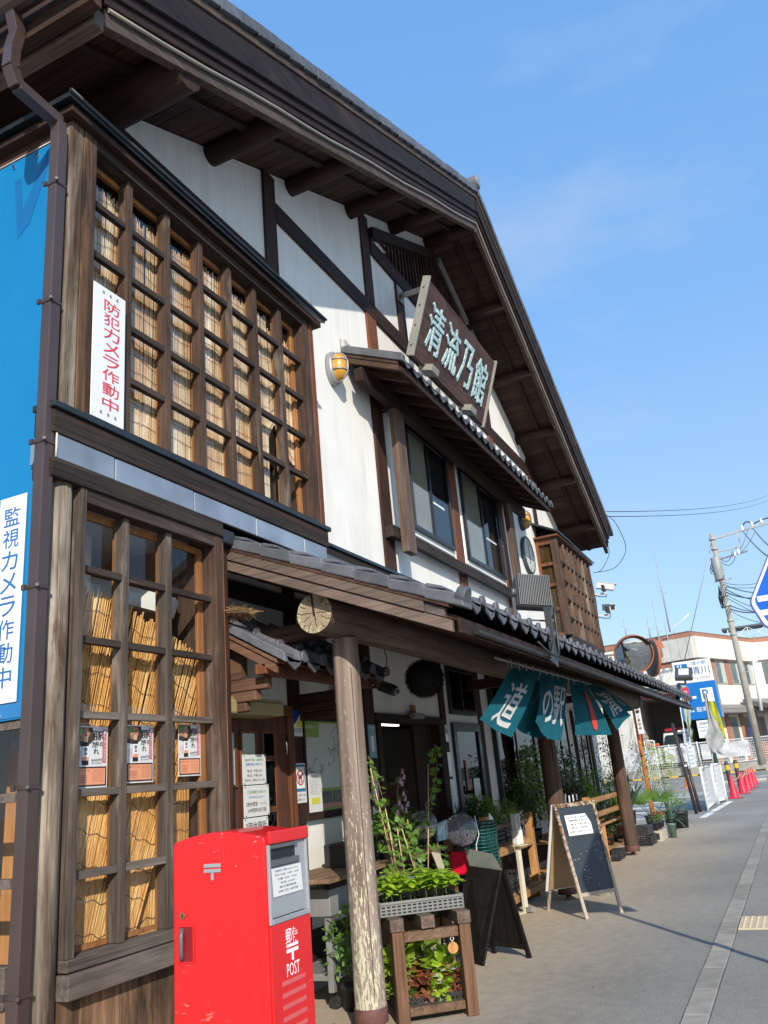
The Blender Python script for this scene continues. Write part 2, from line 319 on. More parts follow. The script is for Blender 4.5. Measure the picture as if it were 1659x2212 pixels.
# ---------------------------------------------------------------- ground
def asphalt(name, ca, cb, tan=None, speck=.5):
    m, N, L, P = nodes_of(name); v = mapping(N, L, (1, 1, 1)); big = noise(N, L, v, .35, 3, .5); fine = noise(N, L, v, 85, 3, .9); mid = noise(N, L, v, 9, 5, .6)
    col = ramp(N, L, mix(N, L, .68, big, fine), [(.36, ca), (.66, cb)])
    col = mix(N, L, 1, col, ramp(N, L, mid, [(.3, (.92, .92, .92)), (.7, (1.06, 1.06, 1.06))]), 'MULTIPLY')
    if tan:
        sx = N.new('ShaderNodeSeparateXYZ'); L.new(v, sx.inputs[0]); a = N.new('ShaderNodeMath'); a.operation = 'MULTIPLY_ADD'; a.inputs[1].default_value = 1.1; L.new(mid, a.inputs[0]); L.new(sx.outputs[1], a.inputs[2])
        a2 = N.new('ShaderNodeMath'); a2.operation = 'MULTIPLY_ADD'; a2.inputs[1].default_value = 1.6; L.new(big, a2.inputs[0]); L.new(a.outputs[0], a2.inputs[2])
        f = N.new('ShaderNodeMapRange'); f.inputs[1].default_value = 2.55; f.inputs[2].default_value = 4.3; L.new(a2.outputs[0], f.inputs[0])
        fx = N.new('ShaderNodeMapRange'); fx.inputs[1].default_value = 24; fx.inputs[2].default_value = 18.5; L.new(sx.outputs[0], fx.inputs[0])
        fm = N.new('ShaderNodeMath'); fm.operation = 'MULTIPLY'; L.new(f.outputs[0], fm.inputs[0]); L.new(fx.outputs[0], fm.inputs[1]); fm2 = N.new('ShaderNodeMath'); fm2.operation = 'MULTIPLY'; fm2.inputs[1].default_value = .8; L.new(fm.outputs[0], fm2.inputs[0])
        col = mix(N, L, fm2.outputs[0], col, mix(N, L, mid, tuple(q*.62 for q in tan), tan))
    vo = N.new('ShaderNodeTexVoronoi'); vo.inputs['Scale'].default_value = 22; L.new(v, vo.inputs['Vector'])
    sp = ramp(N, L, vo.outputs['Distance'], [(.06, (1, 1, 1)), (.09, (0, 0, 0))]); rs = ramp(N, L, noise(N, L, v, 7, 1), [(.6, (0, 0, 0)), (.68, (1, 1, 1))])
    col = mix(N, L, mix(N, L, 1, sp, rs, 'MULTIPLY'), col, (.5, .5, .46))
    L.new(col, P.inputs['Base Color']); P.inputs['Roughness'].default_value = .88; P.inputs['Specular IOR Level'].default_value = .3
    bump(N, L, P, mix(N, L, .3, fine, noise(N, L, v, 160, 2)), 1.0, .008); return m
ASPH = asphalt('asphalt_grey', (.145, .134, .114), (.43, .405, .35), tan=(.60, .475, .33))
ROADM = asphalt('road_asphalt', (.175, .162, .140), (.40, .376, .325))
LINE = plain('road_line_paint', (.70, .70, .68), .8, var=.14, nscale=30, bmp=.3)
tag(MB().box(-400, 400, -400, 400, -.5, 0).build('ground', ASPH), kind='structure')
rd = tag(MB().box(-60, 40, -9, .80, 0, .004).build('road', ROADM), kind='structure')
kb = tag(MB().box(-2, 34.6, .805, .965, -.05, .002).build('kerb', plain('kerb_joint', (.11, .105, .095), .9)), kind='structure')
KST = plain('kerb_stone', (.285, .262, .215), .9, var=.22, nscale=7, tone=.14, bmp=.4, bscale=90)
ks = MB().box(.004, .596, 0, .150, 0, .010).build('kerb_stone', KST, kb, bev=.004); ks.location = (-2, .810, 0)
for i in range(1, 61): inst(ks, kb, (-2+i*.6+.04, .810+random.uniform(-.003, .003), 0))
# walking-guide tiles set in the road
TACT = plain('tactile_block', (.56, .46, .30), .8, var=.15, nscale=12, tone=.08)
tb = MB().box(.003, .297, .003, .297, 0, .010)
for i in range(5):
    for j in range(5): tb.cyl((.042+i*.054, .042+j*.054, .010), (.042+i*.054, .042+j*.054, .015), .014, .010, 8)
tgp = tag(MB().box(8.44, 9.08, -1.3, .801, .0045, .006).build('tactile_bed', KST), 'pale yellowish tactile paving strip of studded tiles running off from the kerb stones', 'tactile paving')
t0 = tb.build('tile', TACT, tgp); t0.location = (8.46, .5, .006)
for i in range(2):
    for j in range(6):
        if i or j: inst(t0, tgp, (8.46+i*.3, .5-j*.3, .006))
# parking lot lines
lm = MB()
def gl(x0, y0, x1, y1, w_, z=.005): lm.bar((x0, y0, z), (x1, y1, z), w_, .004)
for x_ in (23.4, 25.9, 28.4, 31.2, 34.0): gl(x_, 3.9, x_, 9.2, .15); gl(x_+.42, 3.9, x_+.42, 9.2, .15)
gl(36.5, 2.2, 36.5, 13, .2); gl(44, 1.0, 44, 16, .2); gl(52, -2, 52, 2.5, .3); gl(53.5, -2, 53.5, 2.3, .3); gl(47, -1, 56, 1.2, .25)
tag(lm.build('parking_lines', LINE), 'white bay lines painted on the car park beyond the plants', 'road marking')
dm = MB()
for a_, b_ in ((22.6, 24.3), (24.7, 25.9), (26.1, 27.1), (27.4, 29.0)): dm.bar((a_, 2.43-(a_-22.6)*.035, .005), (b_, 2.43-(b_-22.6)*.035, .005), .17, .004)
tag(dm.build('edge_line', LINE), 'broken white edge line on the asphalt beside the white mesh barriers', 'road marking')
om = MB(); om.bar((40, 2, .006), (40, 14, .006), .12, .004)
tag(om.build('orange_line', plain('orange_paint', (.60, .20, .05), .7)), 'thin orange line across the far car park', 'road marking')
cw = MB()                                                             # crossing behind the viewer, seen in the mirrors
for i in range(9): cw.bar((4+i*.95, -4.2, .006), (4+i*.95, -7.6, .006), .45, .004)
cw.bar((-1, -3.4, .006), (3.2, -3.4, .006), .25, .004)
tag(cw.build('zebra_crossing', LINE), 'white zebra crossing bars on the road, seen only in the round mirror', 'road marking')

# ================================================================ main building
B = thing('station_building', 'white plastered timber farmhouse style building with dark beams and a tiled gable', 'building')
YW = 3.8; YB = 3.4
AX = 11.1                                                            # gable axis
def zL(x): return 6.08+(x-2.8)*.4665                                 # underside line of the gable trim, left slope
ZA = zL(AX)
def zR(x): return ZA-(x-AX)*.520
def zT(x): return zL(x) if x < AX else zR(x)
XR = 18.75
# walls
def wallpoly(name, pts, y0, y1, mat=PLAST, par=B): return MB().prism([(x, y0, z) for x, z in pts], (0, y1-y0, 0)).build(name, mat, par)
so_ = .19
wallpoly('gable_wall', [(3.78, 3.4), (18.35, 3.4), (18.35, zR(18.35)+so_), (AX, ZA+so_), (3.78, zL(3.78)+so_)], YW, YW+.16)
bx('wall', (4.6, 7.63, YW, YW+.16, .16, 3.4), PLAST, B)
bx('wall', (9.47, 18.35, YW, YW+.16, .16, 3.4), PLAST, B)
bx('wall', (7.63, 9.47, YW, YW+.16, 2.18, 3.4), PLAST, B)
bx('foundation', (4.6, 7.63, YW-.012, YW+.3, -.02, .16), CONC, B); bx('foundation', (9.47, 18.4, YW-.012, YW+.3, -.02, .16), CONC, B)
bx('skirting_board', (4.62, 7.6, YW-.03, YW, .175, .43), W_DX, B, bev=.003); bx('flashing_strip', (4.62, 7.6, YW-.04, YW, .16, .172), ZINC, B)
bx('skirting_board', (9.6, 18.3, YW-.03, YW, .175, .43), W_DX, B, bev=.003)
bx('side_wall', (3.78, 3.94, YW+.16, 15, 0, zL(3.78)+.1), PLAST, B); bx('side_wall', (18.2, 18.35, YW+.16, 15, 0, zR(18.35)+.1), PLAST, B)
bx('back_wall', (3.94, 18.2, 14.85, 15, 0, 9), PLAST, B)
# --- main roof: slabs, boards, purlins, barge boards, tiles
YG = 2.85
for nm, xa, xb, fz in (('roof_slab', 2.72, AX, zL), ('roof_slab', AX, XR, zR)):
    MB().prism([(xa, YG+.05, fz(xa)+.30), (xb, YG+.05, fz(xb)+.30), (xb, YG+.05, fz(xb)+.60), (xa, YG+.05, fz(xa)+.60)], (0, 15.2-YG, 0)).build(nm, BLKM, B)
def slopebox(x0, x1, fz, y0, y1, z0, z1, mb): # board following the slope between x0 and x1
    mb.prism([(x0, y0, fz(x0)+z0), (x1, y0, fz(x1)+z0), (x1, y0, fz(x1)+z1), (x0, y0, fz(x0)+z1)], (0, y1-y0, 0)); return mb
sb = .152
for side in (0, 1):
    n_ = 55 if side == 0 else 50
    for i in range(n_):
        x0 = (AX-sb*(i+1)) if side == 0 else (AX+sb*i); x1 = x0+sb-.007
        if x0 < 2.74 or x1 > XR-.05: continue
        slopebox(x0, x1, zL if side == 0 else zR, YG+.1, YW+.02, .20+random.uniform(0, .004), .235, MB()).build('soffit_board', W_DY, B)
slopebox(2.82, 3.72, zL, YW+.02, 15, .20, .235, MB()).build('side_soffit', W_DY, B)
for x_, r_ in ((3.72, .17), (5.15, .105), (6.62, .105), (8.14, .105), (9.57, .105), (AX, .12), (12.53, .105), (13.9, .105), (15.27, .105), (16.55, .105), (17.9, .105)):
    zc_ = zT(x_)+.20-r_*.80
    MB().cyl((x_, YG+.09, zc_), (x_, YW+.02, zc_), r_, r_*1.03, 14, jit=.02).build('purlin', W_LOG, B)
for x0, x1, fz in ((2.9, AX-.02, zL), (AX+.02, XR-.1, zR)):
    slopebox(x0, x1, fz, 3.28, 3.36, .145, .20, MB()).build('rafter', W_DX, B)
    slopebox(x0-.02 if x0 < 5 else x0, x1, fz, YG+.06, YG+.13, 0, .145, MB()).build('barge_trim', wood('trim_slope_x', (.035, .024, .018), (.105, .076, .060), 'x', across=22), B, bev=.004)
    slopebox(x0-.04, x1, fz, YG+.03, YG+.13, .150, .225, MB()).build('barge_step', W_DX, B, bev=.004)
    slopebox(x0-.06, x1, fz, YG+.01, YG+.13, .230, .31, MB()).build('barge_step', W_DX, B, bev=.004)
    xs = [x0-.1, (x0+x1)/2-.9, (x0+x1)/2+1.3, x1]
    for k in range(3): slopebox(xs[k]+.002, xs[k+1]-.002, fz, YG-.02, YG+.12, .32, .60, MB()).build('barge_board', wood('barge_dark_x', (.006, .005, .005), (.032, .022, .019), 'x', cc=(.055, .032, .022), cpos=.66, across=22, bmp=.7), B, bev=.005)
    slopebox(x0-.12, x1, fz, YG-.035, YG+.12, .605, .68, MB()).build('barge_cap_strip', wood('cap_strip_x', (.05, .035, .026), (.13, .09, .065), 'x'), B, bev=.003)
# cable conduit along the trim
cp_ = [V((x, YG+.045, zT(x)+.12+.012*math.sin(x*3))) for x in [2.9+i*.5 for i in range(17)]+[AX]]+[V((x, YG+.045, zT(x)+.12+.012*math.sin(x*3))) for x in [AX+.3+i*.5 for i in range(15)]]
MB().tube(cp_, .016, 6).build('cable_conduit', plain('conduit_grey', (.30, .27, .22), .55), B)
# verge tiles (each one), plus the field of tiles as one mesh
vt_ = .262
def vtile(fz, s):
    m = MB(); a = .33; dz = fz(1)-fz(0)
    m.prism([(0, YG-.07, .690), (a, YG-.07, .690+dz*a+(.022 if s > 0 else .0)), (a, YG-.07, .690+dz*a+.135+(0 if s > 0 else -.0)), (0, YG-.07, .690+.135+(0 if s > 0 else .022))], (0, .32, 0)); return m
ta = vtile(zL, 1).build('verge_tile', TILE, B, bev=.006); x_ = 2.66; ta.location = (x_, 0, zL(x_))
k = 0
while x_ < AX-.5:
    x_ += vt_; inst(ta, B, (x_, random.uniform(-.004, .004), zL(x_)+random.uniform(-.003, .003)))
tb_ = vtile(zR, -1).build('verge_tile', TILE, B, bev=.006); x_ = AX+.02; tb_.location = (x_, 0, zR(x_))
while x_ < XR-.25: x_ += vt_; inst(tb_, B, (x_, random.uniform(-.004, .004), zR(x_)+random.uniform(-.003, .003)))
fm_ = MB()
for i in range(52):
    yy = YG+.27+i*.235
    for xa, xb, fz in ((2.64, AX, zL), (AX, XR+.05, zR)): fm_.prism([(xa, yy, fz(xa)+.61), (xb, yy, fz(xb)+.61), (xb, yy, fz(xb)+.77+.02*(i % 2)), (xa, yy, fz(xa)+.77+.02*(i % 2))], (0, .225, 0))
fm_.build('roof_tiles', TILED, B, kind='stuff')
MB().cyl((AX, YG-.09, ZA+.90), (AX, 15, ZA+.90), .12, n=14).build('ridge_cap', TILE, B)
MB().cyl((AX, YG-.11, ZA+.92), (AX, YG-.06, ZA+.92), .10, .095, n=18).build('ridge_end_tile', plain('grey_tile_end', (.20, .25, .25), .5), B)
# eave fascia and gutter on the left side
bx('eave_fascia', (2.70, 2.78, YG-.02, 15, zL(2.8)+.02, zL(2.8)+.32), W_DY, B); bx('eave_trim', (2.80, 2.88, YG+.06, 15, zL(2.8)-.02, zL(2.8)+.12), W_VY, B)
gm = MB()
for i in range(7):
    a0 = math.pi+i*math.pi/7; a1 = a0+math.pi/7
    gm.add([(2.60+.075*math.cos(a0), YG-.1, 6.30+.075*math.sin(a0)), (2.60+.075*math.cos(a1), YG-.1, 6.30+.075*math.sin(a1)), (2.60+.075*math.cos(a1), 15, 6.30+.075*math.sin(a1)), (2.60+.075*math.cos(a0), 15, 6.30+.075*math.sin(a0))], [(0, 1, 2, 3)])
PIPE = plain('brown_pipe', (.060, .040, .035), .38, var=.12, nscale=2)
gm.build('gutter', PIPE, B)
dp = MB()
pz = [at(u, v, 'y', 3.40) for u, v in ((20, -30), (27, 20), (38, 72), (27, 106), (23, 145), (36, 185), (126, 264))]+[V((3.013, 3.398, 5.55)), V((3.013, 3.398, -.02))]
for i in range(len(pz)-1): dp.bar(pz[i], pz[i+1]+(pz[i+1]-pz[i]).normalized()*.01, .075, .074, up=(0, 1, 0))
dpo = dp.build('downpipe', PIPE, B, bev=.006)
for z_ in (.72, 1.62, 2.62, 3.45, 4.35, 5.2):
    m = MB().box(2.970, 3.056, 3.355, 3.441, z_, z_+.018); m.cyl((2.97, 3.352, z_+.009), (2.958, 3.342, z_+.009), .010, n=8); m.box(2.955, 2.970, 3.43, 3.455, z_-.006, z_+.024)
    m.build('pipe_bracket', plain('bracket_dark', (.05, .035, .032), .5), dpo)
# --- exposed timbers on the gable wall (3 cm proud)
def wp(x0, x1, z0, z1, mat=None, name='wall_post'): return bx(name, (x0, x1, YW-.03, YW-.001, z0, z1), mat or W_DZ, B, bev=.003)
wp(6.03, 6.25, 6.2, zL(6.1)+.19); wp(8.42, 8.66, 7.505, zL(8.5)+.17); wp(8.36, 8.64, 6.2, 7.268, W_RED); wp(9.47, 9.73, 7.505, 8.36, W_DZ)
wp(13.2, 13.45, 7.505, zR(13.4)+.15); wp(13.2, 13.45, 6.3, 7.268, W_RED); wp(15.72, 15.95, 5.7, zR(15.9)+.17); wp(12.3, 12.5, 7.505, 8.36)
wp(8.28, 8.56, 3.76, 6.2, W_DZ); wp(10.78, 11.06, 3.76, 6.2, W_RED); wp(13.14, 13.40, 3.76, 6.2, W_RED)
bx('wall_beam', (6.252, 16.6, YW-.034, YW-.002, 7.27, 7.50), W_DX, B, bev=.003)
bx('wall_beam', (3.80, 6.02, YW-.034, YW-.002, 6.42, 6.63), W_DX, B, bev=.003)
bx('wall_beam', (8.68, 13.52, YW-.045, YW-.004, 8.365, 8.60), W_DX, B, bev=.003)
for x0, x1, fz in ((8.66, AX-.02, zL), (AX+.02, 13.4, zR)): slopebox(x0, x1, fz, YW-.10, YW-.002, -.23, -.06, MB()).build('vent_beam', W_DX, B)
bx('wall_ledge', (6.2, 18.3, YW-.06, YW-.002, 3.645, 3.765), W_OX, B, bev=.004); bx('ledge_cap', (6.2, 18.3, YW-.085, YW-.002, 3.768, 3.80), CAPM, B)
# gable vent lattice
vb = MB().prism([(9.05, YW-.004, 8.601), (13.1, YW-.004, 8.601), (AX, YW-.004, ZA-.16)], (0, -.004, 0)).build('vent_backing', DARKIN, B)
for i in range(30):
    x_ = 9.2+i*.13
    zt = zT(x_)-.23
    if zt > 8.66: bx('vent_slat', (x_, x_+.035, YW-.075, YW-.04, 8.602, zt), W_DZ, vb)
for z_ in (8.75, 8.95, 9.15, 9.35, 9.55):
    xa = AX-(ZA-.23-z_)/.4665; xb = AX+(ZA-.23-z_)/.52
    if xb-xa > .2: bx('vent_rail', (xa, xb, YW-.038, YW-.015, z_, z_+.03), W_DX, vb)
MB().prism([(11.28, YW-.16, zR(11.28)-.02), (12.45, YW-.16, zR(12.45)-.02), (12.45, YW-.16, zR(12.45)-.13), (11.28, YW-.16, zR(11.28)-.13)], (0, .05, 0)).build('steel_strip', STEEL, B)
MB().prism([(12.66, YW-.16, zR(12.66)-.02), (13.4, YW-.16, zR(13.4)-.02), (13.4, YW-.16, zR(13.4)-.13), (12.66, YW-.16, zR(12.66)-.13)], (0, .05, 0)).build('steel_strip', STEEL, B)

# --- lattice bays -------------------------------------------------
def bay_frame(xl, xr, zb, zt, muls, rails, y, fr, name, big=True):
    return None
# corner post and lower bay
MB().cyl((3.155, 3.47, 0), (3.155, 3.47, 3.26), .100, .098, 16, jit=.03).build('corner_post', W_CZ, B)
LBF = bx('lower_bay_window', (3.26, 4.50, 3.36, 3.47, .765, .822), W_GX, B, bev=.004)
bx('post', (3.258, 3.302, 3.36, 3.48, .824, 3.26), W_GZ, LBF, bev=.003)
bx('post', (4.502, 4.585, 3.36, 3.80, .0, 3.26), W_LZ, LBF, bev=.004); bx('trim_strip', (4.588, 4.612, 3.375, 3.80, 0, 3.26), wood('red_strip', (.20, .075, .045), (.36, .15, .09), 'z'), LBF)
bx('post', (4.615, 4.72, 3.42, 3.80, 0, 3.26), W_DZ, LBF, bev=.004)
for x_ in (3.64, 4.03): bx('mullion', (x_, x_+.052, 3.398, 3.475, .824, 3.178), W_GZ, LBF, bev=.003)
for z_ in (1.168, 1.568, 1.968, 2.378, 2.782):
    for xa, xb in ((3.304, 3.638), (3.694, 4.028), (4.084, 4.500)): bx('rail', (xa, xb, 3.404, 3.445, z_, z_+.04), W_GX if z_ < 2.2 else W_LX, LBF, bev=.003)
bx('head_board', (3.304, 4.500, 3.365, 3.47, 3.18, 3.262), W_LX, LBF, bev=.003)
bx('sill_beam', (3.24, 4.50, 3.33, 3.47, .648, .758), W_GX, B, bev=.006)
nb_ = 9
for i in range(nb_):
    x0 = 3.25+i*(1.25/nb_); bx('wall_plank', (x0+.002, x0+1.25/nb_-.002, 3.40+random.uniform(0, .004), 3.43, .0, .646), W_PLK, B, bev=.002)
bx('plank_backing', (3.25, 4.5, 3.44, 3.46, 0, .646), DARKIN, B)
# orange sashes with glass behind the lattice
SL = MB()
for x_ in (3.304, 3.655, 4.045, 4.445): SL.box(x_-.0, x_+.055, 3.476, 3.502, .84, 3.17)
SL.box(3.31, 4.49, 3.478, 3.500, .824, .85); SL.box(3.31, 4.49, 3.478, 3.500, 3.13, 3.175)
slo = SL.build('inner_sash', W_ORZ, LBF)
for xa, xb in ((3.36, 3.655), (3.71, 4.045), (4.10, 4.445)): bx('pane', (xa, xb, 3.486, 3.489, .85, 3.13), GLS, slo)
# interior of lower bay
bx('interior_wall', (3.3, 6.2, 4.55, 4.6, 0, 3.3), W_ORY, B); bx('interior_ceiling', (3.1, 6.2, 3.52, 4.55, 3.24, 3.27), plain('ceil_white', (.6, .6, .58), .8), B)
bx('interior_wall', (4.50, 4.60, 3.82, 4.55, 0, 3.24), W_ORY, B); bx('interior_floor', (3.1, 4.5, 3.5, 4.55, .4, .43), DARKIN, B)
bx('interior_post', (3.50, 3.66, 4.0, 4.12, .43, 3.24), W_ORY, B)
bm_ = MB()
for z_ in (2.62, 2.28, 1.9): bm_.cyl((3.46, 3.985, z_), (3.46, 3.999, z_), .045, n=6); bm_.cyl((3.46, 3.975, z_), (3.46, 3.986, z_), .025, n=6)
bm_.build('bolt_head', STEEL, B)
MB().bar((4.35, 3.6, 2.75), (3.85, 4.5, 3.1), .14, .12).build('stair_beam', plain('pale_steel', (.6, .6, .58), .5), B)
# ledge between the floors
def along(name, x1, z0, z1, y0, mat, bev=.004, x0=3.06, yend=9.0):
    o = bx(name, (x0, x1, y0, YW-.005, z0, z1), mat, B, bev)
    return o
def ledge(name, x1, z0, z1, d, mat, bev=.004):
    bx(name, (3.08-d, x1, 3.40-d, 3.50, z0, z1), mat, B, bev)
    return
ledge('edge_beam', 4.58, 3.262, 3.372, .055, W_OX); ledge('edge_beam', 6.14, 3.525, 3.668, .055, W_OX); ledge('ledge_cap', 6.17, 3.671, 3.712, .075, CAPM, .006)
bx('bay_underside', (4.6, 6.12, 3.40, YW-.002, 3.375, 3.52), W_DX, B)
pv = [3.055, 3.512, 4.27, 5.02, 5.735, 6.125]
for i in range(5): bx('flashing_panel', (pv[i]+.006, pv[i+1]-.006, 3.352+.002*i, 3.375, 3.376, 3.521), ZINC, B, bev=.005)
bx('flashing_panel', (3.052, 3.08, 3.38, 3.55, 3.376, 3.521), ZINC, B)
bx('bay_core', (3.09, 6.11, 3.38, 3.5, 3.375, 3.522), DARKIN, B)
MB().cyl((3.052, 3.349, 3.376), (3.052, 3.349, 3.521), .006, n=6).build('corner_bead', plain('bead_pale', (.62, .58, .48), .5), B)
# upper bay
UB = bx('upper_bay_window', (3.30, 5.95, 3.36, 3.47, 3.712, 3.742), W_LX, B, bev=.003)
bx('corner_post', (3.085, 3.19, 3.365, 3.56, 3.712, 5.78), W_CZ, UB, bev=.01); bx('post', (3.192, 3.256, 3.36, 3.5, 3.712, 5.775), wood('streaky_brown_z', (.040, .022, .013), (.27, .145, .075), 'z', cc=(.04, .025, .018), cpos=.58, across=16), UB, bev=.003); bx('post', (3.258, 3.30, 3.36, 3.5, 3.712, 5.772), W_LZ, UB, bev=.003)
bx('post', (5.952, 6.03, 3.36, YW, 3.712, 5.772), W_LZ, UB, bev=.003); bx('trim_strip', (6.033, 6.062, 3.372, YW, 3.712, 5.772), W_LZ, UB); bx('post', (6.065, 6.135, 3.362, YW, 3.712, 5.79), W_RED, UB, bev=.004)
mx_ = (3.302, 3.63, 4.03, 4.42, 4.80, 5.17, 5.57, 5.952)
for x_ in mx_[1:-1]: bx('mullion', (x_, x_+.055, 3.398, 3.475, 3.744, 5.70), W_LZ, UB, bev=.003)
for z_ in (3.725+.04, 4.125, 4.515, 4.905, 5.295):
    if z_ < 4: continue
    for k in range(7):
        xa = mx_[k]+(.056 if k else 0); xb = mx_[k+1]-.001; bx('rail', (xa, xb, 3.404, 3.445, z_, z_+.045), W_LX, UB, bev=.003)
bx('head_board', (3.302, 5.95, 3.362, 3.48, 5.702, 5.772), W_LX, UB, bev=.003)
SU = MB()
for x_ in mx_[:-1]: SU.box(x_+.02 if x_ > 3.4 else x_, x_+.075, 3.478, 3.502, 3.75, 5.70)
SU.box(5.90, 5.95, 3.478, 3.512, 3.75, 5.70); SU.box(3.31, 5.94, 3.48, 3.51, 3.744, 3.775); SU.box(3.31, 5.94, 3.48, 3.51, 5.66, 5.70)
suo = SU.build('inner_sash', W_ORZ, UB)
for k in range(7): bx('pane', (mx_[k]+.075, mx_[k+1]+.02, 3.486, 3.489, 3.775, 5.66), GLS, suo)
bx('bay_shade_sheet', (3.31, 5.94, 3.77, 3.79, 3.7, 5.78), DARKIN, B)  # near-black sheet over the wall stands in for the unlit room's darkness
# bay roof
br = MB(); E0 = (2.98, 3.27)
br.add([(2.97, 3.27, 5.83), (6.24, 3.27, 5.83), (6.24, 3.27, 5.87), (2.97, 3.27, 5.87), (3.4, YW, 6.07), (6.24, YW, 6.07), (6.24, YW, 6.12), (3.4, YW, 6.12)],
       [(0, 1, 2, 3), (4, 7, 6, 5), (3, 2, 6, 7), (0, 4, 5, 1), (1, 5, 6, 2), (0, 3, 7, 4)])
br.add([(2.97, 3.27, 5.83), (2.97, 3.27, 5.87), (2.97, 9, 5.87), (2.97, 9, 5.83), (3.78, YW+.3, 6.2), (3.78, 9, 6.2), (3.78, 9, 6.15), (3.78, YW+.3, 6.15)], [(0, 1, 2, 3), (1, 4, 5, 2), (0, 3, 6, 7)])
br.build('bay_roof', CAPM, B, bev=.004)
bx('bay_roof_board', (3.02, 6.2, 3.30, YW, 5.775, 5.828), W_DX, B, bev=.004); bx('bay_roof_board', (3.02, 3.3, YW, 9, 5.775, 5.828), W_DX, B, bev=.004)
MB().cyl((2.965, 3.262, 5.872), (6.245, 3.262, 5.872), .014, n=8).build('eave_bead', BLKM, B)
# left flank of the bay
bx('side_head', (3.092, 3.12, 3.56, 9, 5.66, 5.775), W_DY, B); bx('side_board', (3.10, 3.14, 3.56, 9, 3.712, 5.66), W_DY, B)
SDI = MB()
bx('side_sill', (3.07, 3.14, 3.56, 9, .648, .83), W_GX, B, bev=.004); bx('side_plank_wall', (3.09, 3.14, 3.56, 9, 0, .646), W_PLK, B)
for z_ in (1.168, 1.568): bx('side_rail', (3.075, 3.12, 3.56, 9, z_, z_+.045), W_GX, B, bev=.003)
bx('side_rail', (3.092, 3.12, 3.56, 9, 1.93, 1.97), W_GX, B)
bx('side_wall_upper', (3.10, 3.14, 3.56, 9, 2.0, 3.26), W_DY, B); bx('side_pane', (3.105, 3.108, 3.56, 9, .83, 1.93), GLS, B)
for y_ in (4.0, 4.4, 4.8): bx('side_mullion', (3.07, 3.125, y_, y_+.05, .83, 1.93), W_GZ, B)
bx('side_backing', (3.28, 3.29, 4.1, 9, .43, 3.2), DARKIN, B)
# --- right-hand upper bay
RB = bx('upper_bay_window', (15.66, 18.5, 3.36, 3.47, 3.70, 3.86), W_OX, B, bev=.003)
bx('corner_post', (15.50, 15.66, 3.365, 3.50, 3.86, 5.80), W_LZ, RB, bev=.006); bx('post', (15.50, 15.56, 3.74, YW, 3.86, 5.80), W_RED, RB, bev=.004); bx('post', (18.36, 18.5, 3.36, YW, 3.86, 5.8), W_LZ, RB)
W_FLZ = wood('faded_lattice_z', (.050, .030, .020), (.150, .092, .062), 'z', cc=(.25, .20, .16), cpos=.60)
for k in range(1, 8): x_ = 15.66+k*2.70/8; bx('mullion', (x_, x_+.05, 3.35, 3.47, 3.86, 5.75), W_FLZ, RB, bev=.003)
for z_ in (4.19, 4.56, 4.93, 5.31): bx('rail', (15.665, 18.355, 3.362, 3.39, z_, z_+.04), W_LX, RB)
bx('head_board', (15.52, 18.45, 3.37, 3.47, 5.752, 5.80), W_DX, RB); bx('board_panel', (15.665, 18.355, 3.44, 3.46, 3.865, 5.75), wood('bay_board_z', (.03, .017, .012), (.095, .055, .038), 'z', cc=(.16, .12, .09), cpos=.64), RB)
for z_ in (3.86, 4.35, 4.83, 5.25): bx('side_rail', (15.51, 15.55, 3.502, 3.738, z_, z_+.06), W_RED, RB)
bx('side_rail', (15.51, 15.55, 3.502, 3.738, 5.68, 5.80), W_RED, RB); bx('side_pane', (15.53, 15.533, 3.503, 3.737, 3.92, 5.68), glass('warm_glass', (.6, .55, .45), .05, 1.2), RB); bx('bay_backing', (15.58, 15.6, 3.5, YW, 3.8, 5.8), plain('curtain_beige', (.42, .36, .27), .9), RB)
bx('flashing_panel', (15.5, 18.5, 3.40, YW-.09, 3.50, 3.697), ZINC, B)
r2 = MB().add([(15.38, 3.27, 5.84), (18.66, 3.27, 5.84), (18.66, 3.27, 5.88), (15.38, 3.27, 5.88), (15.38, YW, 6.12), (18.66, YW, 6.12), (18.66, YW, 6.16), (15.38, YW, 6.16)], [(0, 1, 2, 3), (4, 7, 6, 5), (3, 2, 6, 7), (0, 4, 5, 1), (1, 5, 6, 2), (0, 3, 7, 4)])
r2.build('bay_roof', CAPM, B, bev=.004); bx('bay_roof_board', (15.42, 18.6, 3.30, YW, 5.80, 5.838), W_RED, B)
# --- pent roof over the two middle windows
P0, P1 = 7.60, 14.1
def zp(y): return 5.93+(y-3.04)*.46
PRF = MB().prism([(P0+.06, 3.08, zp(3.08)-.015), (P0+.06, YW, zp(YW)-.015), (P0+.06, YW, zp(YW)+.02), (P0+.06, 3.08, zp(3.08)+.02)], (P1-P0-.12, 0, 0)).build('pent_roof', W_DX, B)
def pslope(x0, x1, y0, y1, z0, z1, mb=None):
    return (mb or MB()).prism([(x0, y0, zp(y0)+z0), (x0, y1, zp(y1)+z0), (x0, y1, zp(y1)+z1), (x0, y0, zp(y0)+z1)], (x1-x0, 0, 0))
W_VB = wood('pent_verge', (.03, .018, .012), (.10, .058, .038), 'y', across=22)
for xv in (P0, P1-.05):
    pslope(xv, xv+.05, 3.10, YW-.002, -.085, -.018).build('verge_board', W_VB, PRF, bev=.004); pslope(xv-.01, xv+.06, 3.10, YW-.002, -.012, .03).build('verge_board', W_VB, PRF, bev=.003)
for i in range(15): x_ = P0+.32+i*.415; pslope(x_, x_+.045, 3.12, YW-.002, -.10, -.02).build('rafter', W_VB if i % 3 else W_DY, PRF)
bx('eave_board', (P0+.02, P1-.02, 3.075, 3.10, 5.86, 5.925), W_DX, PRF, bev=.003)
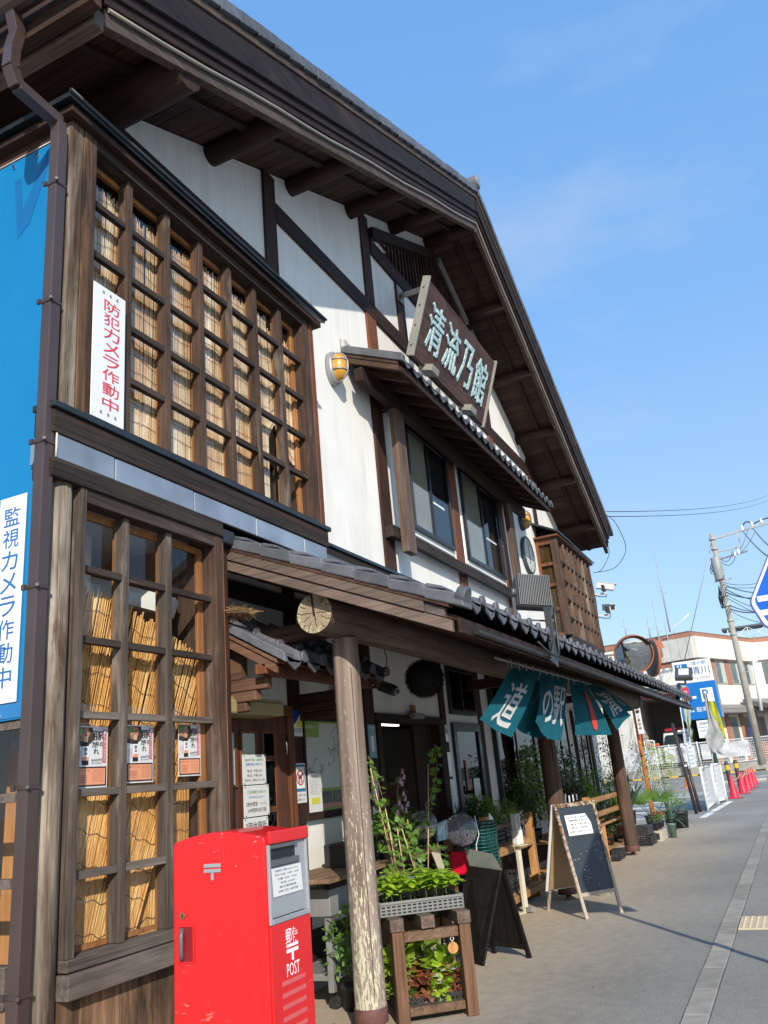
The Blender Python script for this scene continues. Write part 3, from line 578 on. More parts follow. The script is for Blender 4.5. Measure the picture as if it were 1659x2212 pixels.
bx('eave_purlin', (P0-.02, P1+.02, 3.545, 3.65, 5.88, 6.05), W_DX, PRF, bev=.005)
# tiles: every eave tile, the field behind as one mesh
def eavetile(wd, fall, ln, roll=.045, front=.075):
    m = MB(); n = 7; pr = []
    for i in range(n+1):
        u = i/n; zz = .018*math.sin(u*math.pi*1.0+math.pi)+(roll*max(0, math.sin((u-.66)/.34*math.pi)) if u > .66 else 0)
        pr.append((u*wd, zz))
    th = .018; vs = []
    for yy, dz in ((0, 0), (ln, ln*fall)):
        for x, z in pr: vs.append((x, yy, z+dz+.03))
        for x, z in pr: vs.append((x, yy, z+dz+.03-th))
    a = n+1; fs = []
    for i in range(n):
        fs += [(i, i+1, 2*a+i+1, 2*a+i), (a+i+1, a+i, 3*a+i, 3*a+i+1), (i+1, i, a+i, a+i+1)]
    fs += [(0, 2*a, 3*a, a)]
    m.add(vs, fs, False)
    m.prism([(0.004, 0, .012), (wd*.68, 0, .012), (wd*.60, 0, .012-front*.5), (wd*.34, 0, .012-front), (wd*.10, 0, .012-front*.5)], (0, .012, 0))
    m.cyl((wd*.84, -.012, .045), (wd*.84, .012, .045), roll*.95, n=12)
    return m
def tilefield(x0, x1, ys, fz, wd, parent, name='tile_field'):
    m = MB(); n = int(round((x1-x0)/wd))
    for j, y in enumerate(ys):
        y1 = ys[j+1]+.03 if j+1 < len(ys) else y+.22
        for i in range(n):
            xa = x0+i*wd; z0 = fz(y)+.03; z1 = fz(y1)+.02
            p = [(0, .0), (.32, -.018), (.62, 0), (.83, .05), (1, 0)]
            vs = [(xa+u*wd, y, z0+dz) for u, dz in p]+[(xa+u*wd, y1, z1+dz) for u, dz in p]+[(xa+u*wd, y, z0+dz-.02) for u, dz in p]
            m.add(vs, [(k, k+1, 6+k, 5+k) for k in range(4)]+[(10+k, 11+k, k+1, k) for k in range(4)])
    return m.build(name, TILED, parent, kind='stuff')
n_ = 24; wd = (P1-P0-.05)/n_
pt = eavetile(wd, .46, .24).build('roof_tile', TILE, PRF); pt.location = (P0+.03, 3.035, zp(3.035)+.06)
for i in range(1, n_): inst(pt, PRF, (P0+.03+i*wd, 3.035+random.uniform(-.003, .003), zp(3.035)+.06+random.uniform(-.002, .002)))
tilefield(P0+.03, P1-.02, [3.25, 3.44, 3.63], lambda y: zp(y)+.045, wd, PRF)
for k, (ya, yb_) in enumerate(((3.03, 3.30), (3.29, 3.56), (3.55, YW-.01))):
    for xv in (P0-.03, P1-.03): pslope(xv, xv+.10, ya, yb_, .035-.012*(0), .125+.012, None).build('verge_tile', TILE, PRF, bev=.008)
MB().prism([(P0-.02, YW-.05, 6.33), (P0-.02, YW-.001, 6.33), (P0-.02, YW-.001, 6.50), (P0-.02, YW-.05, 6.47)], (P1-P0+.04, 0, 0)).build('ridge_flashing', ZINC, PRF)
MB().obox((P0+.01, YW-.04, 6.42), (.05, 0, 0), (0, .03, 0), (0, 0, .06)).build('mortar', plain('mortar', (.45, .42, .37), .95, var=.3, nscale=20, bmp=.8, bscale=40), PRF, bev=.02)
for xa, xb in ((8.45, 8.70), (13.0, 13.25)): bx('pent_post', (xa, xb, 3.55, 3.64, 4.03, 5.88), W_OX if xa < 9 else W_DZ, B, bev=.006)
pp = [o for o in B.children if o.name.startswith('pent_post')]
WGZ = wood('grainy_post_z', (.040, .024, .018), (.17, .115, .085), 'z', across=15, along=.9, bmp=.8)
for o in pp: o.data.materials[0] = WGZ
for xa in (8.48, 13.05): bx('pent_bracket', (xa, xa+.13, 3.64, YW, 5.92, 6.02), W_DY, B)
bx('window_sill_beam', (8.30, 13.4, 3.66, 3.72, 4.20, 4.345), W_OX, B, bev=.005); bx('sill_beam_end', (8.30, 8.5, 3.72, YW-.031, 4.20, 4.33), W_OX, B)
# --- upper windows
CURT = plain('curtain', (.50, .45, .34), .9, var=.1)
def window(x0, x1, z0, z1, y=YW, name='window', curt=None, mull=1, gl=GLSD, par=B, back=True, fw=.05, dep=.07):
    m = MB(); m.box(x0, x1, y-dep, y-.001, z0, z0+fw).box(x0, x1, y-dep, y-.001, z1-fw, z1).box(x0, x0+fw, y-dep, y-.001, z0+fw, z1-fw).box(x1-fw, x1, y-dep, y-.001, z0+fw, z1-fw)
    o = m.build(name, SASHM, par, bev=.003)
    for i in range(mull):
        xm = x0+(x1-x0)*(i+1)/(mull+1); bx('sash_bar', (xm-.022, xm+.022, y-dep+.012, y-.012, z0+fw, z1-fw), SASHM, o)
    n = mull+1
    for i in range(n):
        xa = x0+fw+(x1-x0-2*fw)*i/n; xb = x0+fw+(x1-x0-2*fw)*(i+1)/n; bx('pane', (xa+.004, xb-.004, y-.045-.006*(i % 2), y-.042-.006*(i % 2), z0+fw, z1-fw), gl, o)
    if back: bx('room_shade_sheet', (x0+fw, x1-fw, y-.010, y-.003, z0+fw, z1-fw), DARKIN, o)  # darkness of the room given as near-black colour on a thin sheet
    if curt:
        m = MB(); xa, xb = curt; k = int((xb-xa)/.03)
        for i in range(k):
            u = xa+i*(xb-xa)/k; d0 = .008*(i % 2); d1 = .008*((i+1) % 2); m.quad((u, y-.025+d0, z0+fw), (u+(xb-xa)/k, y-.025+d1, z0+fw), (u+(xb-xa)/k, y-.025+d1, z1-fw), (u, y-.025+d0, z1-fw))
        m.build('curtain', CURT, o)
    return o
GLU = glass('upper_window_glass', (.80, .82, .82), .01, 1.3)
w1 = window(9.18, 10.62, 4.53, 5.98, curt=(9.23, 9.86), gl=GLU); w2 = window(11.2, 13.0, 4.53, 5.98, curt=(11.25, 12.05), gl=GLU)
for o_, xa, xb in ((w1, 10.0, 10.45), (w2, 12.3, 12.8)): bx('striplight', (xa, xb, YW-.018, YW-.014, 5.1, 5.13), plain('tube_lit', (.9, .9, .85), .5, emit=.6), o_)
for x0, x1 in ((9.12, 10.68), (11.14, 13.06)):
    m = MB(); m.box(x0, x1, YW-.02, YW-.001, 4.46, 4.528).box(x0, x1, YW-.02, YW-.001, 5.982, 6.05).box(x0, x0+.056, YW-.02, YW-.001, 4.53, 5.98).box(x1-.056, x1, YW-.02, YW-.001, 4.53, 5.98); m.build('window_surround', WHT, B)

# --- lean-to roof, log beam, pillars
L0, L1 = 4.75, 17.9
def zl(y): return 2.42+(y-1.70)*.425
def lslope(x0, x1, y0, y1, z0, z1, mb=None):
    return (mb or MB()).prism([(x0, y0, zl(y0)+z0), (x0, y1, zl(y1)+z0), (x0, y1, zl(y1)+z1), (x0, y0, zl(y0)+z1)], (x1-x0, 0, 0))
LR = lslope(L0+.06, L1-.06, 1.74, YW-.09, -.01, .02).build('lean_to_roof', W_DY, B)
lslope(L0, L0+.045, 1.76, 3.52, -.095, -.02).build('verge_board', W_VY, LR, bev=.004)
lslope(L0-.015, L0+.05, 1.93, 3.52, -.015, .055).build('verge_board', W_VY, LR, bev=.004)
lslope(L0+.005, L0+.05, 1.80, 1.928, -.012, .05).build('weathered_end', wood('burnt_end', (.03, .028, .026), (.13, .11, .10), 'y', across=40), LR)
lslope(L0-.02, L0+.055, 1.76, 3.53, .058, .078).build('verge_batten', W_DY, LR)
lslope(L1-.06, L1, 1.76, 3.7, -.095, .05).build('verge_board', W_VY, LR)
for i in range(30): x_ = L0+.35+i*.43; lslope(x_, x_+.055, 1.76, YW-.09, -.10, -.012).build('rafter', W_DY, LR)
bx('eave_board', (L0+.05, L1-.05, 1.715, 1.74, 2.345, 2.44), W_DX, LR, bev=.003)
MB().cyl((L0+.25, 1.69, 2.37), (L1-.05, 1.69, 2.36), .020, n=10).build('eave_gutter', BLKM, LR)
nt_ = 48; wd = (L1-L0-.03)/nt_
lt = eavetile(wd, .425, .28, .038, .075).build('roof_tile', TILE, LR); lt.location = (L0+.12, 1.655, zl(1.655)+.135)
for i in range(1, nt_-1): inst(lt, LR, (L0+.12+i*wd, 1.655+random.uniform(-.005, .005), zl(1.655)+.135+random.uniform(-.003, .003)))
tilefield(L0+.1, L1, [1.9+.235*i for i in range(8)], lambda y: zl(y)+.125, wd, LR)
ys = [1.655+.2455*i for i in range(9)]
for k in range(8):
    y0 = ys[k]; y1 = y0+.262
    if y1 > 3.6: continue
    MB().prism([(L0-.03, y0, zl(y0)+.085), (L0-.03, y1, zl(y1)+.075), (L0-.03, y1, zl(y1)+.150), (L0-.03, y0, zl(y0)+.172)], (.16, 0, 0)).build('verge_tile', TILE, LR, bev=.010)
    MB().prism([(L0+.01, y0+.14, zl(y0+.14)+.172), (L0+.01, y0+.255, zl(y0+.255)+.155), (L0+.01, y0+.255, zl(y0+.255)+.185), (L0+.01, y0+.14, zl(y0+.14)+.192)], (.20, 0, 0)).build('tile_lap', TILE, LR, bev=.006)
MB().cyl((L0+.02, 1.64, zl(1.64)+.16), (L0+.02, 1.70, zl(1.70)+.16), .06, n=14).build('corner_tile', TILE, LR, bev=.004)
for k in range(3): lslope(L0+.2, 15.5, 3.45+.002*k, 3.52, .21+.05*k, .25+.05*k).build('ridge_layer_tile', TILE, LR)
MB().obox((4.66, 3.50, 3.40), (.06, 0, 0), (0, .05, 0), (0, 0, .06)).build('mortar', MATS['mortar'], LR, bev=.025)
bx('roof_end_cap', (4.60, 4.74, 3.36, 3.46, 3.23, 3.335), BLKM, LR, bev=.012)
# log beam with cracked sawn end
lb = MB(); nseg = 28; ns = 18
for k in range(nseg):
    xa = 4.86+(17.9-4.86)*k/nseg; xb = 4.86+(17.9-4.86)*(k+1)/nseg
    ra = .140+.02*(k/nseg); rb = .140+.02*((k+1)/nseg); za = 2.652+.01*math.sin(xa*1.3); zb = 2.652+.01*math.sin(xb*1.3)
    lb.cyl((xa, 2.8, za), (xb, 2.8, zb), ra, rb, ns, cap=(k == nseg-1))
lbo = lb.build('log_beam', W_BMX, B)
def endgrain():
    m, N, L, P = nodes_of('end_grain'); v = mapping(N, L, (1, 1, 1)); cx = N.new('ShaderNodeVectorMath'); cx.operation = 'SUBTRACT'; cx.inputs[1].default_value = (4.85, 2.80, 2.655); L.new(v, cx.inputs[0])
    nz = noise(N, L, v, 14, 4); ln = N.new('ShaderNodeVectorMath'); ln.operation = 'LENGTH'; L.new(cx.outputs[0], ln.inputs[0])
    ad = N.new('ShaderNodeMath'); ad.operation = 'MULTIPLY_ADD'; ad.inputs[1].default_value = .03; L.new(nz, ad.inputs[0]); L.new(ln.outputs['Value'], ad.inputs[2])
    sn = N.new('ShaderNodeMath'); sn.operation = 'MULTIPLY'; sn.inputs[1].default_value = 520; L.new(ad.outputs[0], sn.inputs[0]); s2 = N.new('ShaderNodeMath'); s2.operation = 'SINE'; L.new(sn.outputs[0], s2.inputs[0])
    mr = N.new('ShaderNodeMapRange'); mr.inputs[1].default_value = -1; L.new(s2.outputs[0], mr.inputs[0])
    col = ramp(N, L, mr.outputs[0], [(.1, (.20, .145, .085)), (.8, (.36, .28, .18))])
    rim = ramp(N, L, ad.outputs[0], [(.085, (0, 0, 0)), (.15, (1, 1, 1))]); lich = ramp(N, L, noise(N, L, v, 55, 4, .7), [(.48, (.28, .22, .12)), (.56, (.58, .56, .38))])
    col = mix(N, L, mix(N, L, 1, rim, ramp(N, L, noise(N, L, v, 30, 3), [(.42, (0, 0, 0)), (.55, (.9, .9, .9))]), 'MULTIPLY'), col, lich)
    L.new(col, P.inputs['Base Color']); P.inputs['Roughness'].default_value = .9; bump(N, L, P, mr.outputs[0], .4, .003); return m
eg = MB(); disc(eg, (4.857, 2.8, 2.655), (-1, 0, 0), .139, 28); eg.build('sawn_end', endgrain(), lbo)
ck = MB(); ck.bar((4.854, 2.80, 2.64), (4.854, 2.815, 2.796), .016, .004, up=(1, 0, 0)); ck.bar((4.854, 2.80, 2.66), (4.854, 2.79, 2.60), .006, .004, up=(1, 0, 0))
for a_, r0_, r1_ in ((3.15, .02, .12), (3.6, .06, .135), (4.1, .09, .13), (4.55, .03, .10), (5.15, .07, .137), (5.8, .04, .11), (.1, .02, .135), (.55, .08, .135), (2.3, .07, .125), (2.75, .10, .136), (1.2, .09, .13), (5.5, .10, .135), (4.8, .11, .137)):
    pr_ = [V((4.854, 2.8+(r0_+(r1_-r0_)*t)*math.cos(a_+.06*math.sin(t*7+a_)), 2.655+(r0_+(r1_-r0_)*t)*math.sin(a_+.06*math.sin(t*7+a_)))) for t in (0, .33, .66, 1)]
    for q0, q1 in zip(pr_, pr_[1:]): ck.bar(q0, q1, .0024, .003, up=(1, 0, 0))
ck.build('crack', plain('crack_dark', (.03, .02, .012), .95), lbo)
RUST = plain('rusty_shoe', (.11, .045, .035), .7, var=.3, nscale=20)
def pillar(x, r, mat, zt=2.52):
    m = MB(); prev = None
    zs = [.13, .5, 1.0, 1.5, 2.0, zt]
    for i in range(5): m.cyl((x+.004*math.sin(zs[i]*3), 2.8, zs[i]), (x+.004*math.sin(zs[i+1]*3), 2.8, zs[i+1]), r*(1.04-.02*i), r*(1.04-.02*(i+1)), 20, cap=False)
    o = m.build('porch_pillar', mat, B)
    MB().cyl((x, 2.8, .06), (x, 2.8, .15), r*1.09, n=20).build('pillar_shoe', RUST, o, bev=.004); MB().cyl((x, 2.8, -.01), (x, 2.8, .06), .035, n=12).build('pillar_pin', RUST, o)
    c = MB(); c.bar((x-r*.72, 2.8-r*.72, .2), (x-r*.70, 2.8-r*.72, 2.3), .003, .006, up=(1, 1, 0)); c.build('drying_crack', plain('crack_dark', (.03, .02, .012)), o)
    return o
pillar(5.275, .100, FLAKE); pillar(10.48, .112, W_PILD); pillar(14.93, .112, W_PILD)
bx('tie_beam', (5.2, 5.35, 2.8, YW, 2.56, 2.68), W_DY, B); bx('tie_beam', (10.4, 10.55, 2.8, YW, 2.56, 2.68), W_DY, B); bx('tie_beam', (14.86, 15.0, 2.8, YW, 2.56, 2.68), W_DY, B)
# --- porch wall timbers
def pw(x0, x1, z0, z1, mat=W_DZ, name='wall_post', d=.035): return bx(name, (x0, x1, YW-d, YW-.001, z0, z1), mat, B, bev=.003)
pw(6.04, 6.20, .435, 3.3); pw(7.42, 7.63, .16, 3.3); pw(9.47, 9.60, .16, 3.3, W_DZ); pw(10.76, 10.96, .435, 3.3, W_DZ); pw(14.1, 14.3, .435, 3.3); pw(17.55, 17.75, .435, 3.0)
bx('wall_beam', (4.7, 17.6, YW-.04, YW-.002, 3.0, 3.14), W_DX, B)
# --- tiled hood over the side door
H0, H1 = 4.80, 6.42
def zh(y): return 2.31+(y-3.02)*.58
def hs(x0, x1, y0, y1, z0, z1): return MB().prism([(x0, y0, zh(y0)+z0), (x0, y1, zh(y1)+z0), (x0, y1, zh(y1)+z1), (x0, y0, zh(y0)+z1)], (x1-x0, 0, 0))
HD = hs(H0+.04, H1-.04, 3.06, YW-.05, 0, .02).build('door_hood', W_RED, B)
WHD = wood('hood_verge_y', (.06, .03, .018), (.17, .09, .055), 'y', across=24)
hs(H0, H0+.04, 3.10, YW-.05, -.075, -.01).build('verge_board', WHD, HD, bev=.003); hs(H0-.012, H0+.05, 3.08, YW-.05, -.002, .028).build('verge_board', WHD, HD, bev=.003); hs(H1-.05, H1, 3.1, YW-.05, -.075, .028).build('verge_board', WHD, HD)
for i in range(5): hs(H0+.25+i*.28, H0+.29+i*.28, 3.1, YW-.05, -.06, -.002).build('rafter', W_RED, HD)
n_ = 6; wd = (H1-H0)/n_
ht = eavetile(wd, .58, .25, .045, .07).build('roof_tile', TILE, HD); ht.location = (H0, 3.0, zh(3.0)+.055)
for i in range(1, n_): inst(ht, HD, (H0+i*wd, 3.0, zh(3.0)+.055))
for j, y in enumerate((3.2, 3.4, 3.6)):
    a = inst(ht, HD, (H0, y, zh(y)+.05))
    for i in range(1, n_): inst(ht, HD, (H0+i*wd+random.uniform(-.004, .004), y, zh(y)+.05))
for k in range(3): hs(H0-.03, H0+.09, 3.0+.25*k, 3.265+.25*k, .04+.002*k, .11).build('verge_tile', TILE, HD, bev=.008)
WBR = W_RED
for x_ in (4.93, 6.20):
    bx('bracket_arm', (x_-.04, x_+.04, 3.24, YW-.03, 2.20, 2.285), WHD if x_ < 5 else W_DY, B, bev=.012); bx('bracket_arm', (x_-.04, x_+.04, 3.33, YW-.03, 2.125, 2.198), WHD if x_ < 5 else W_DY, B, bev=.012); bx('bracket_arm', (x_-.035, x_+.035, 3.42, YW-.03, 2.06, 2.123), WHD if x_ < 5 else W_DY, B, bev=.012)
bx('hood_purlin', (4.8, 6.45, 3.18, 3.27, 2.287, 2.36), W_RED, B, bev=.006); bx('hood_strut', (4.89, 4.97, 3.45, 3.7, 2.287, 2.52), WHD, B)
# --- side door with panes
DF = MB().box(4.75, 6.02, YW-.07, YW-.001, 2.09, 2.18).box(5.93, 6.02, YW-.07, YW-.001, .16, 2.088).box(4.75, 4.83, YW-.07, YW-.001, .16, 2.088).build('side_door', W_RED, B, bev=.005)
bx('door_leaf', (4.84, 5.92, YW-.045, YW-.003, .17, 2.085), wood('door_brown_z', (.045, .018, .012), (.13, .055, .035), 'z'), DF)
FROST = plain('frosted_pane', (.42, .45, .38), .35, var=.15, nscale=30)
for xa, xb, za, zb, mt in ((5.29, 5.47, 1.58, 1.95, FROST), (5.58, 5.73, 1.78, 1.95, GLSD), (5.58, 5.73, 1.40, 1.74, GLSD), (5.0, 5.2, 1.58, 1.95, FROST), (5.29, 5.47, 1.1, 1.5, FROST), (5.58, 5.73, .95, 1.36, GLSD)):
    bx('pane', (xa, xb, YW-.05, YW-.047, za, zb), mt, DF); 
    m = MB(); m.box(xa-.02, xb+.02, YW-.06, YW-.046, zb, zb+.018).box(xa-.02, xb+.02, YW-.06, YW-.046, za-.018, za).box(xa-.02, xa, YW-.06, YW-.046, za, zb).box(xb, xb+.02, YW-.06, YW-.046, za, zb); m.build('pane_bead', W_RED, DF)
MB().cyl((5.865, YW-.085, 1.78), (5.865, YW-.085, 1.95), .008, n=8).box(5.857, 5.873, YW-.085, YW-.045, 1.785, 1.795).box(5.857, 5.873, YW-.085, YW-.045, 1.935, 1.945).build('handle', CHROME, DF)
# --- main entrance opening, dark shop inside
EF = MB().box(7.63, 9.47, YW-.05, YW+.10, 2.095, 2.178).box(7.635, 7.74, YW-.05, YW+.10, .0, 2.093).box(9.30, 9.466, YW-.05, YW+.10, .0, 2.093).build('entrance_frame', W_DX, B, bev=.005)
bx('door_leaf', (8.75, 9.29, YW+.05, YW+.085, .01, 2.09), wood('door_panel_dark', (.016, .009, .007), (.05, .022, .016), 'z'), EF); MB().cyl((8.86, YW+.03, .95), (8.86, YW+.03, 1.25), .01, n=8).build('handle', STEEL, EF)
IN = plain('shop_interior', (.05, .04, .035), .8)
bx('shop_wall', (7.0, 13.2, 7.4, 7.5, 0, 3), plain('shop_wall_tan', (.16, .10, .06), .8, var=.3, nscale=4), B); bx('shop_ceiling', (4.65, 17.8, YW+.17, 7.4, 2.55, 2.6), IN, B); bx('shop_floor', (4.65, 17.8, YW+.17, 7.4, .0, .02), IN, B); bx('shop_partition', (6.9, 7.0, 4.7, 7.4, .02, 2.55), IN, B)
cs = MB()
for i in range(3): cs.box(9+i*1.3, 10.1+i*1.3, 6.0, 6.4, .02, 1.5)
cs.build('shop_shelf', plain('shelf_brown', (.14, .08, .05), .8, var=.5, nscale=8), B)
for yy in (5.0, 6.2): bx('ceiling_light', (9.0, 13.5, yy, yy+.05, 2.42, 2.46), plain('tube_on', (.95, .93, .85), .5, emit=2.0), B)
# --- ground-floor windows and glazed door right of the entrance
window(9.72, 10.66, 2.24, 2.83, mull=1, name='transom_window'); 
gd = window(9.72, 10.70, .16, 2.13, mull=0, name='glazed_door', fw=.10)
g3 = window(11.35, 13.3, .95, 2.85, mull=1, name='shop_window', fw=.06); window(14.45, 15.6, .5, 2.7, mull=1, name='shop_window'); window(16.2, 17.2, .5, 2.5, mull=1, name='shop_window')
m = MB(); m.box(9.62, 9.718, YW-.03, YW-.001, .16, 2.9).box(10.702, 10.755, YW-.03, YW-.001, .16, 2.9).box(9.72, 10.70, YW-.03, YW-.001, 2.135, 2.235).box(9.72, 10.70, YW-.03, YW-.001, 2.835, 2.9); m.build('window_surround', WHT, B, bev=.003)
# ================================================================ things fixed to or inside the building
REED = wood('reed', (.36, .13, .03), (.78, .42, .12), 'z', across=120, along=2.0, bmp=.1, tone=.12, cc=(.82, .56, .24), cpos=.60, rough=.5)
REEDP = wood('reed_pale', (.40, .20, .085), (.80, .52, .29), 'z', across=120, along=2.0, bmp=.1, tone=.12, cc=(.86, .74, .54), cpos=.56, rough=.5)
CORD = plain('reed_cord', (.09, .05, .035), .9)
def screen(label, n, bot, top, y, strings, rad=.0042, mat=None):
    g = thing('reed_screen', label, 'reed blind', 'reed blinds behind the lattice windows')
    m = MB()
    for i in range(n):
        u = (i+random.uniform(-.25, .25))/n; (xb, zb), (xt, zt) = bot(u), top(u); j = random.uniform(-.006, .006); yy = y+random.uniform(-.004, .004)
        zt += random.uniform(-.035, .03); r = rad*random.uniform(.75, 1.3)
        m.cyl((xb, yy, zb), (xt+j, yy+random.uniform(-.006, .006), zt), r, r*.85, 5, cap=False)
    m.build('reeds', mat or REED, g, kind='stuff')
    for k in range(strings):
        t = (k+.35)/strings; pts = []
        for i in range(0, 41):
            u = i/40; (xb, zb), (xt, zt) = bot(u), top(u); s = t+.0045*math.sin(i*1.1+k*2)+.006*math.sin(i*.37+k)
            pts.append(V((xb+(xt-xb)*s, y-.010, zb+(zt-zb)*s)))
        MB().tube(pts, .0017, 4).build('cord', CORD, g)
    return g
screen('upper floor reed blind with wavy binding cords filling the wide lattice window', 330, lambda u: (3.33+2.15*u, 3.78), lambda u: (3.36+2.17*u+.02*math.sin(u*20), 5.54+.03*math.sin(u*13)+.06*u), 3.512, 15, mat=REEDP)
screen('short reed blind hanging in the last column of the upper lattice window', 46, lambda u: (5.50+.40*u, 4.42+.15*math.sin(u*5)), lambda u: (5.50+.42*u, 5.50), 3.512, 8, mat=REEDP)
screen('tall reed blind leaning and fanning out behind the lower lattice window', 130, lambda u: (3.08+.74*u, .66), lambda u: (3.44+1.14*u, 2.72-.10*u-.26*u*u), 3.518, 12, .0058)
screen('low upright reed blind behind the leaning one in the lower lattice window', 78, lambda u: (3.74+.66*u, .66), lambda u: (3.84+.62*u, 2.10-.05*u), 3.56, 9, .0056)
MAS = plain('sign_white', (.74, .74, .73), .4, var=.02, coat=.2); PAPER = plain('paper_white', (.72, .72, .70), .6, var=.03); LAMIN = plain('laminated_paper', (.66, .66, .64), .25, var=.03, coat=.4)
INK = plain('ink_black', (.015, .015, .015), .6); INKR = plain('ink_red', (.62, .045, .06), .5); INKB = plain('ink_blue', (.015, .17, .42), .5); INKG = plain('ink_green', (.05, .25, .08), .5); INKW = plain('print_white', (.78, .78, .78), .5)
INKO = plain('print_orange', (.72, .30, .16), .5); INKP = plain('ink_pinkred', (.55, .10, .13), .5); GREYI = plain('ink_grey', (.25, .25, .25), .6)
def plate(name, label, cat, c, r, u, w_, h, t, mat, group=None, bev=.002, parent=None):
    r = V(r).normalized(); u = V(u).normalized(); n = r.cross(u)
    o = MB().obox(V(c)-n*t/2, r*w_/2, n*t/2, u*h/2).build(name, mat, parent, bev=bev)
    return tag(o, label, cat, group) if parent is None else o
XR_ = V((1, 0, 0))
# camera warning sign, red characters
p = [at(202, 606, 'y', 3.35), at(266, 641, 'y', 3.35), at(266, 929, 'y', 3.35)]
c_ = V(((p[0].x+p[2].x)/2, 3.35, (p[0].z+p[2].z)/2)); sw = p[2].x-p[0].x; sh = p[0].z-p[2].z
s = plate('security_sign', 'tall white sign with red Japanese characters fixed to the upper lattice window', 'sign', (c_.x, 3.345, c_.z), X, Z, sw, sh, .006, MAS)
vtext(MB(), '防犯カメラ作動中', (c_.x+.02, 3.343, c_.z), X, Z, sw*.50, sh*.84, .012).build('lettering', INKR, s)
m = MB()
for dx in (-.36, .36, .0):
    for z_ in (sh/2-.04, -sh/2+.05): m.cyl((c_.x+dx*sw*.6, 3.342, c_.z+z_), (c_.x+dx*sw*.6, 3.338, c_.z+z_), .008, n=8)
m.build('screw', GREYI, s)
# blue banner and white camera notice on the left flank
BLU = plain('banner_blue', (.0, .165, .38), .45, var=.06, nscale=1.2); BLU2 = plain('banner_blue_dark', (.0, .115, .31), .5)
bn = tag(bx('banner', (3.078, 3.090, 3.50, 8.0, 1.975, 5.665), BLU, bev=.002), 'huge bright blue banner stretched over the left flank of the bay window', 'banner')
MB().prism([(3.0755, 3.57, 5.45), (3.0755, 3.70, 5.10), (3.0755, 3.80, 5.02), (3.0755, 3.86, 5.50), (3.0755, 3.80, 5.50), (3.0755, 3.77, 5.22), (3.0755, 3.57, 5.62)], (.001, 0, 0)).build('printed_stroke', BLU2, bn)
bx('lower_band', (3.074, 3.077, 3.50, 8, 1.985, 2.06), plain('band_blue', (.02, .16, .38), .5), bn)
for y_, z_ in ((3.66, 5.62), (3.87, 5.62), (4.1, 5.62), (3.70, 2.0), (4.0, 2.0)): MB().cyl((3.077, y_, z_), (3.068, y_, z_), .014, n=10).build('eyelet', CHROME, bn)
MB().cyl((3.076, 3.505, 5.6), (3.076, 3.505, 2.0), .004, n=4).build('side_hem', STEEL, bn); MB().tube([V((3.08, 3.5, 5.68)), V((3.08, 8, 5.68))], .006).build('hem_cord', STEEL, bn)
s = tag(bx('notice_banner', (3.066, 3.072, 3.578, 3.785, 2.065, 3.222), MAS, bev=.001), 'narrow white banner with large blue characters over the blue banner at left', 'sign')
vtext(MB(), '監視カメラ作動中', (3.0645, 3.683, 2.65), (0, -1, 0), Z, .125, 1.03, .018).build('lettering', plain('letter_blue', (.02, .13, .36), .5), s)
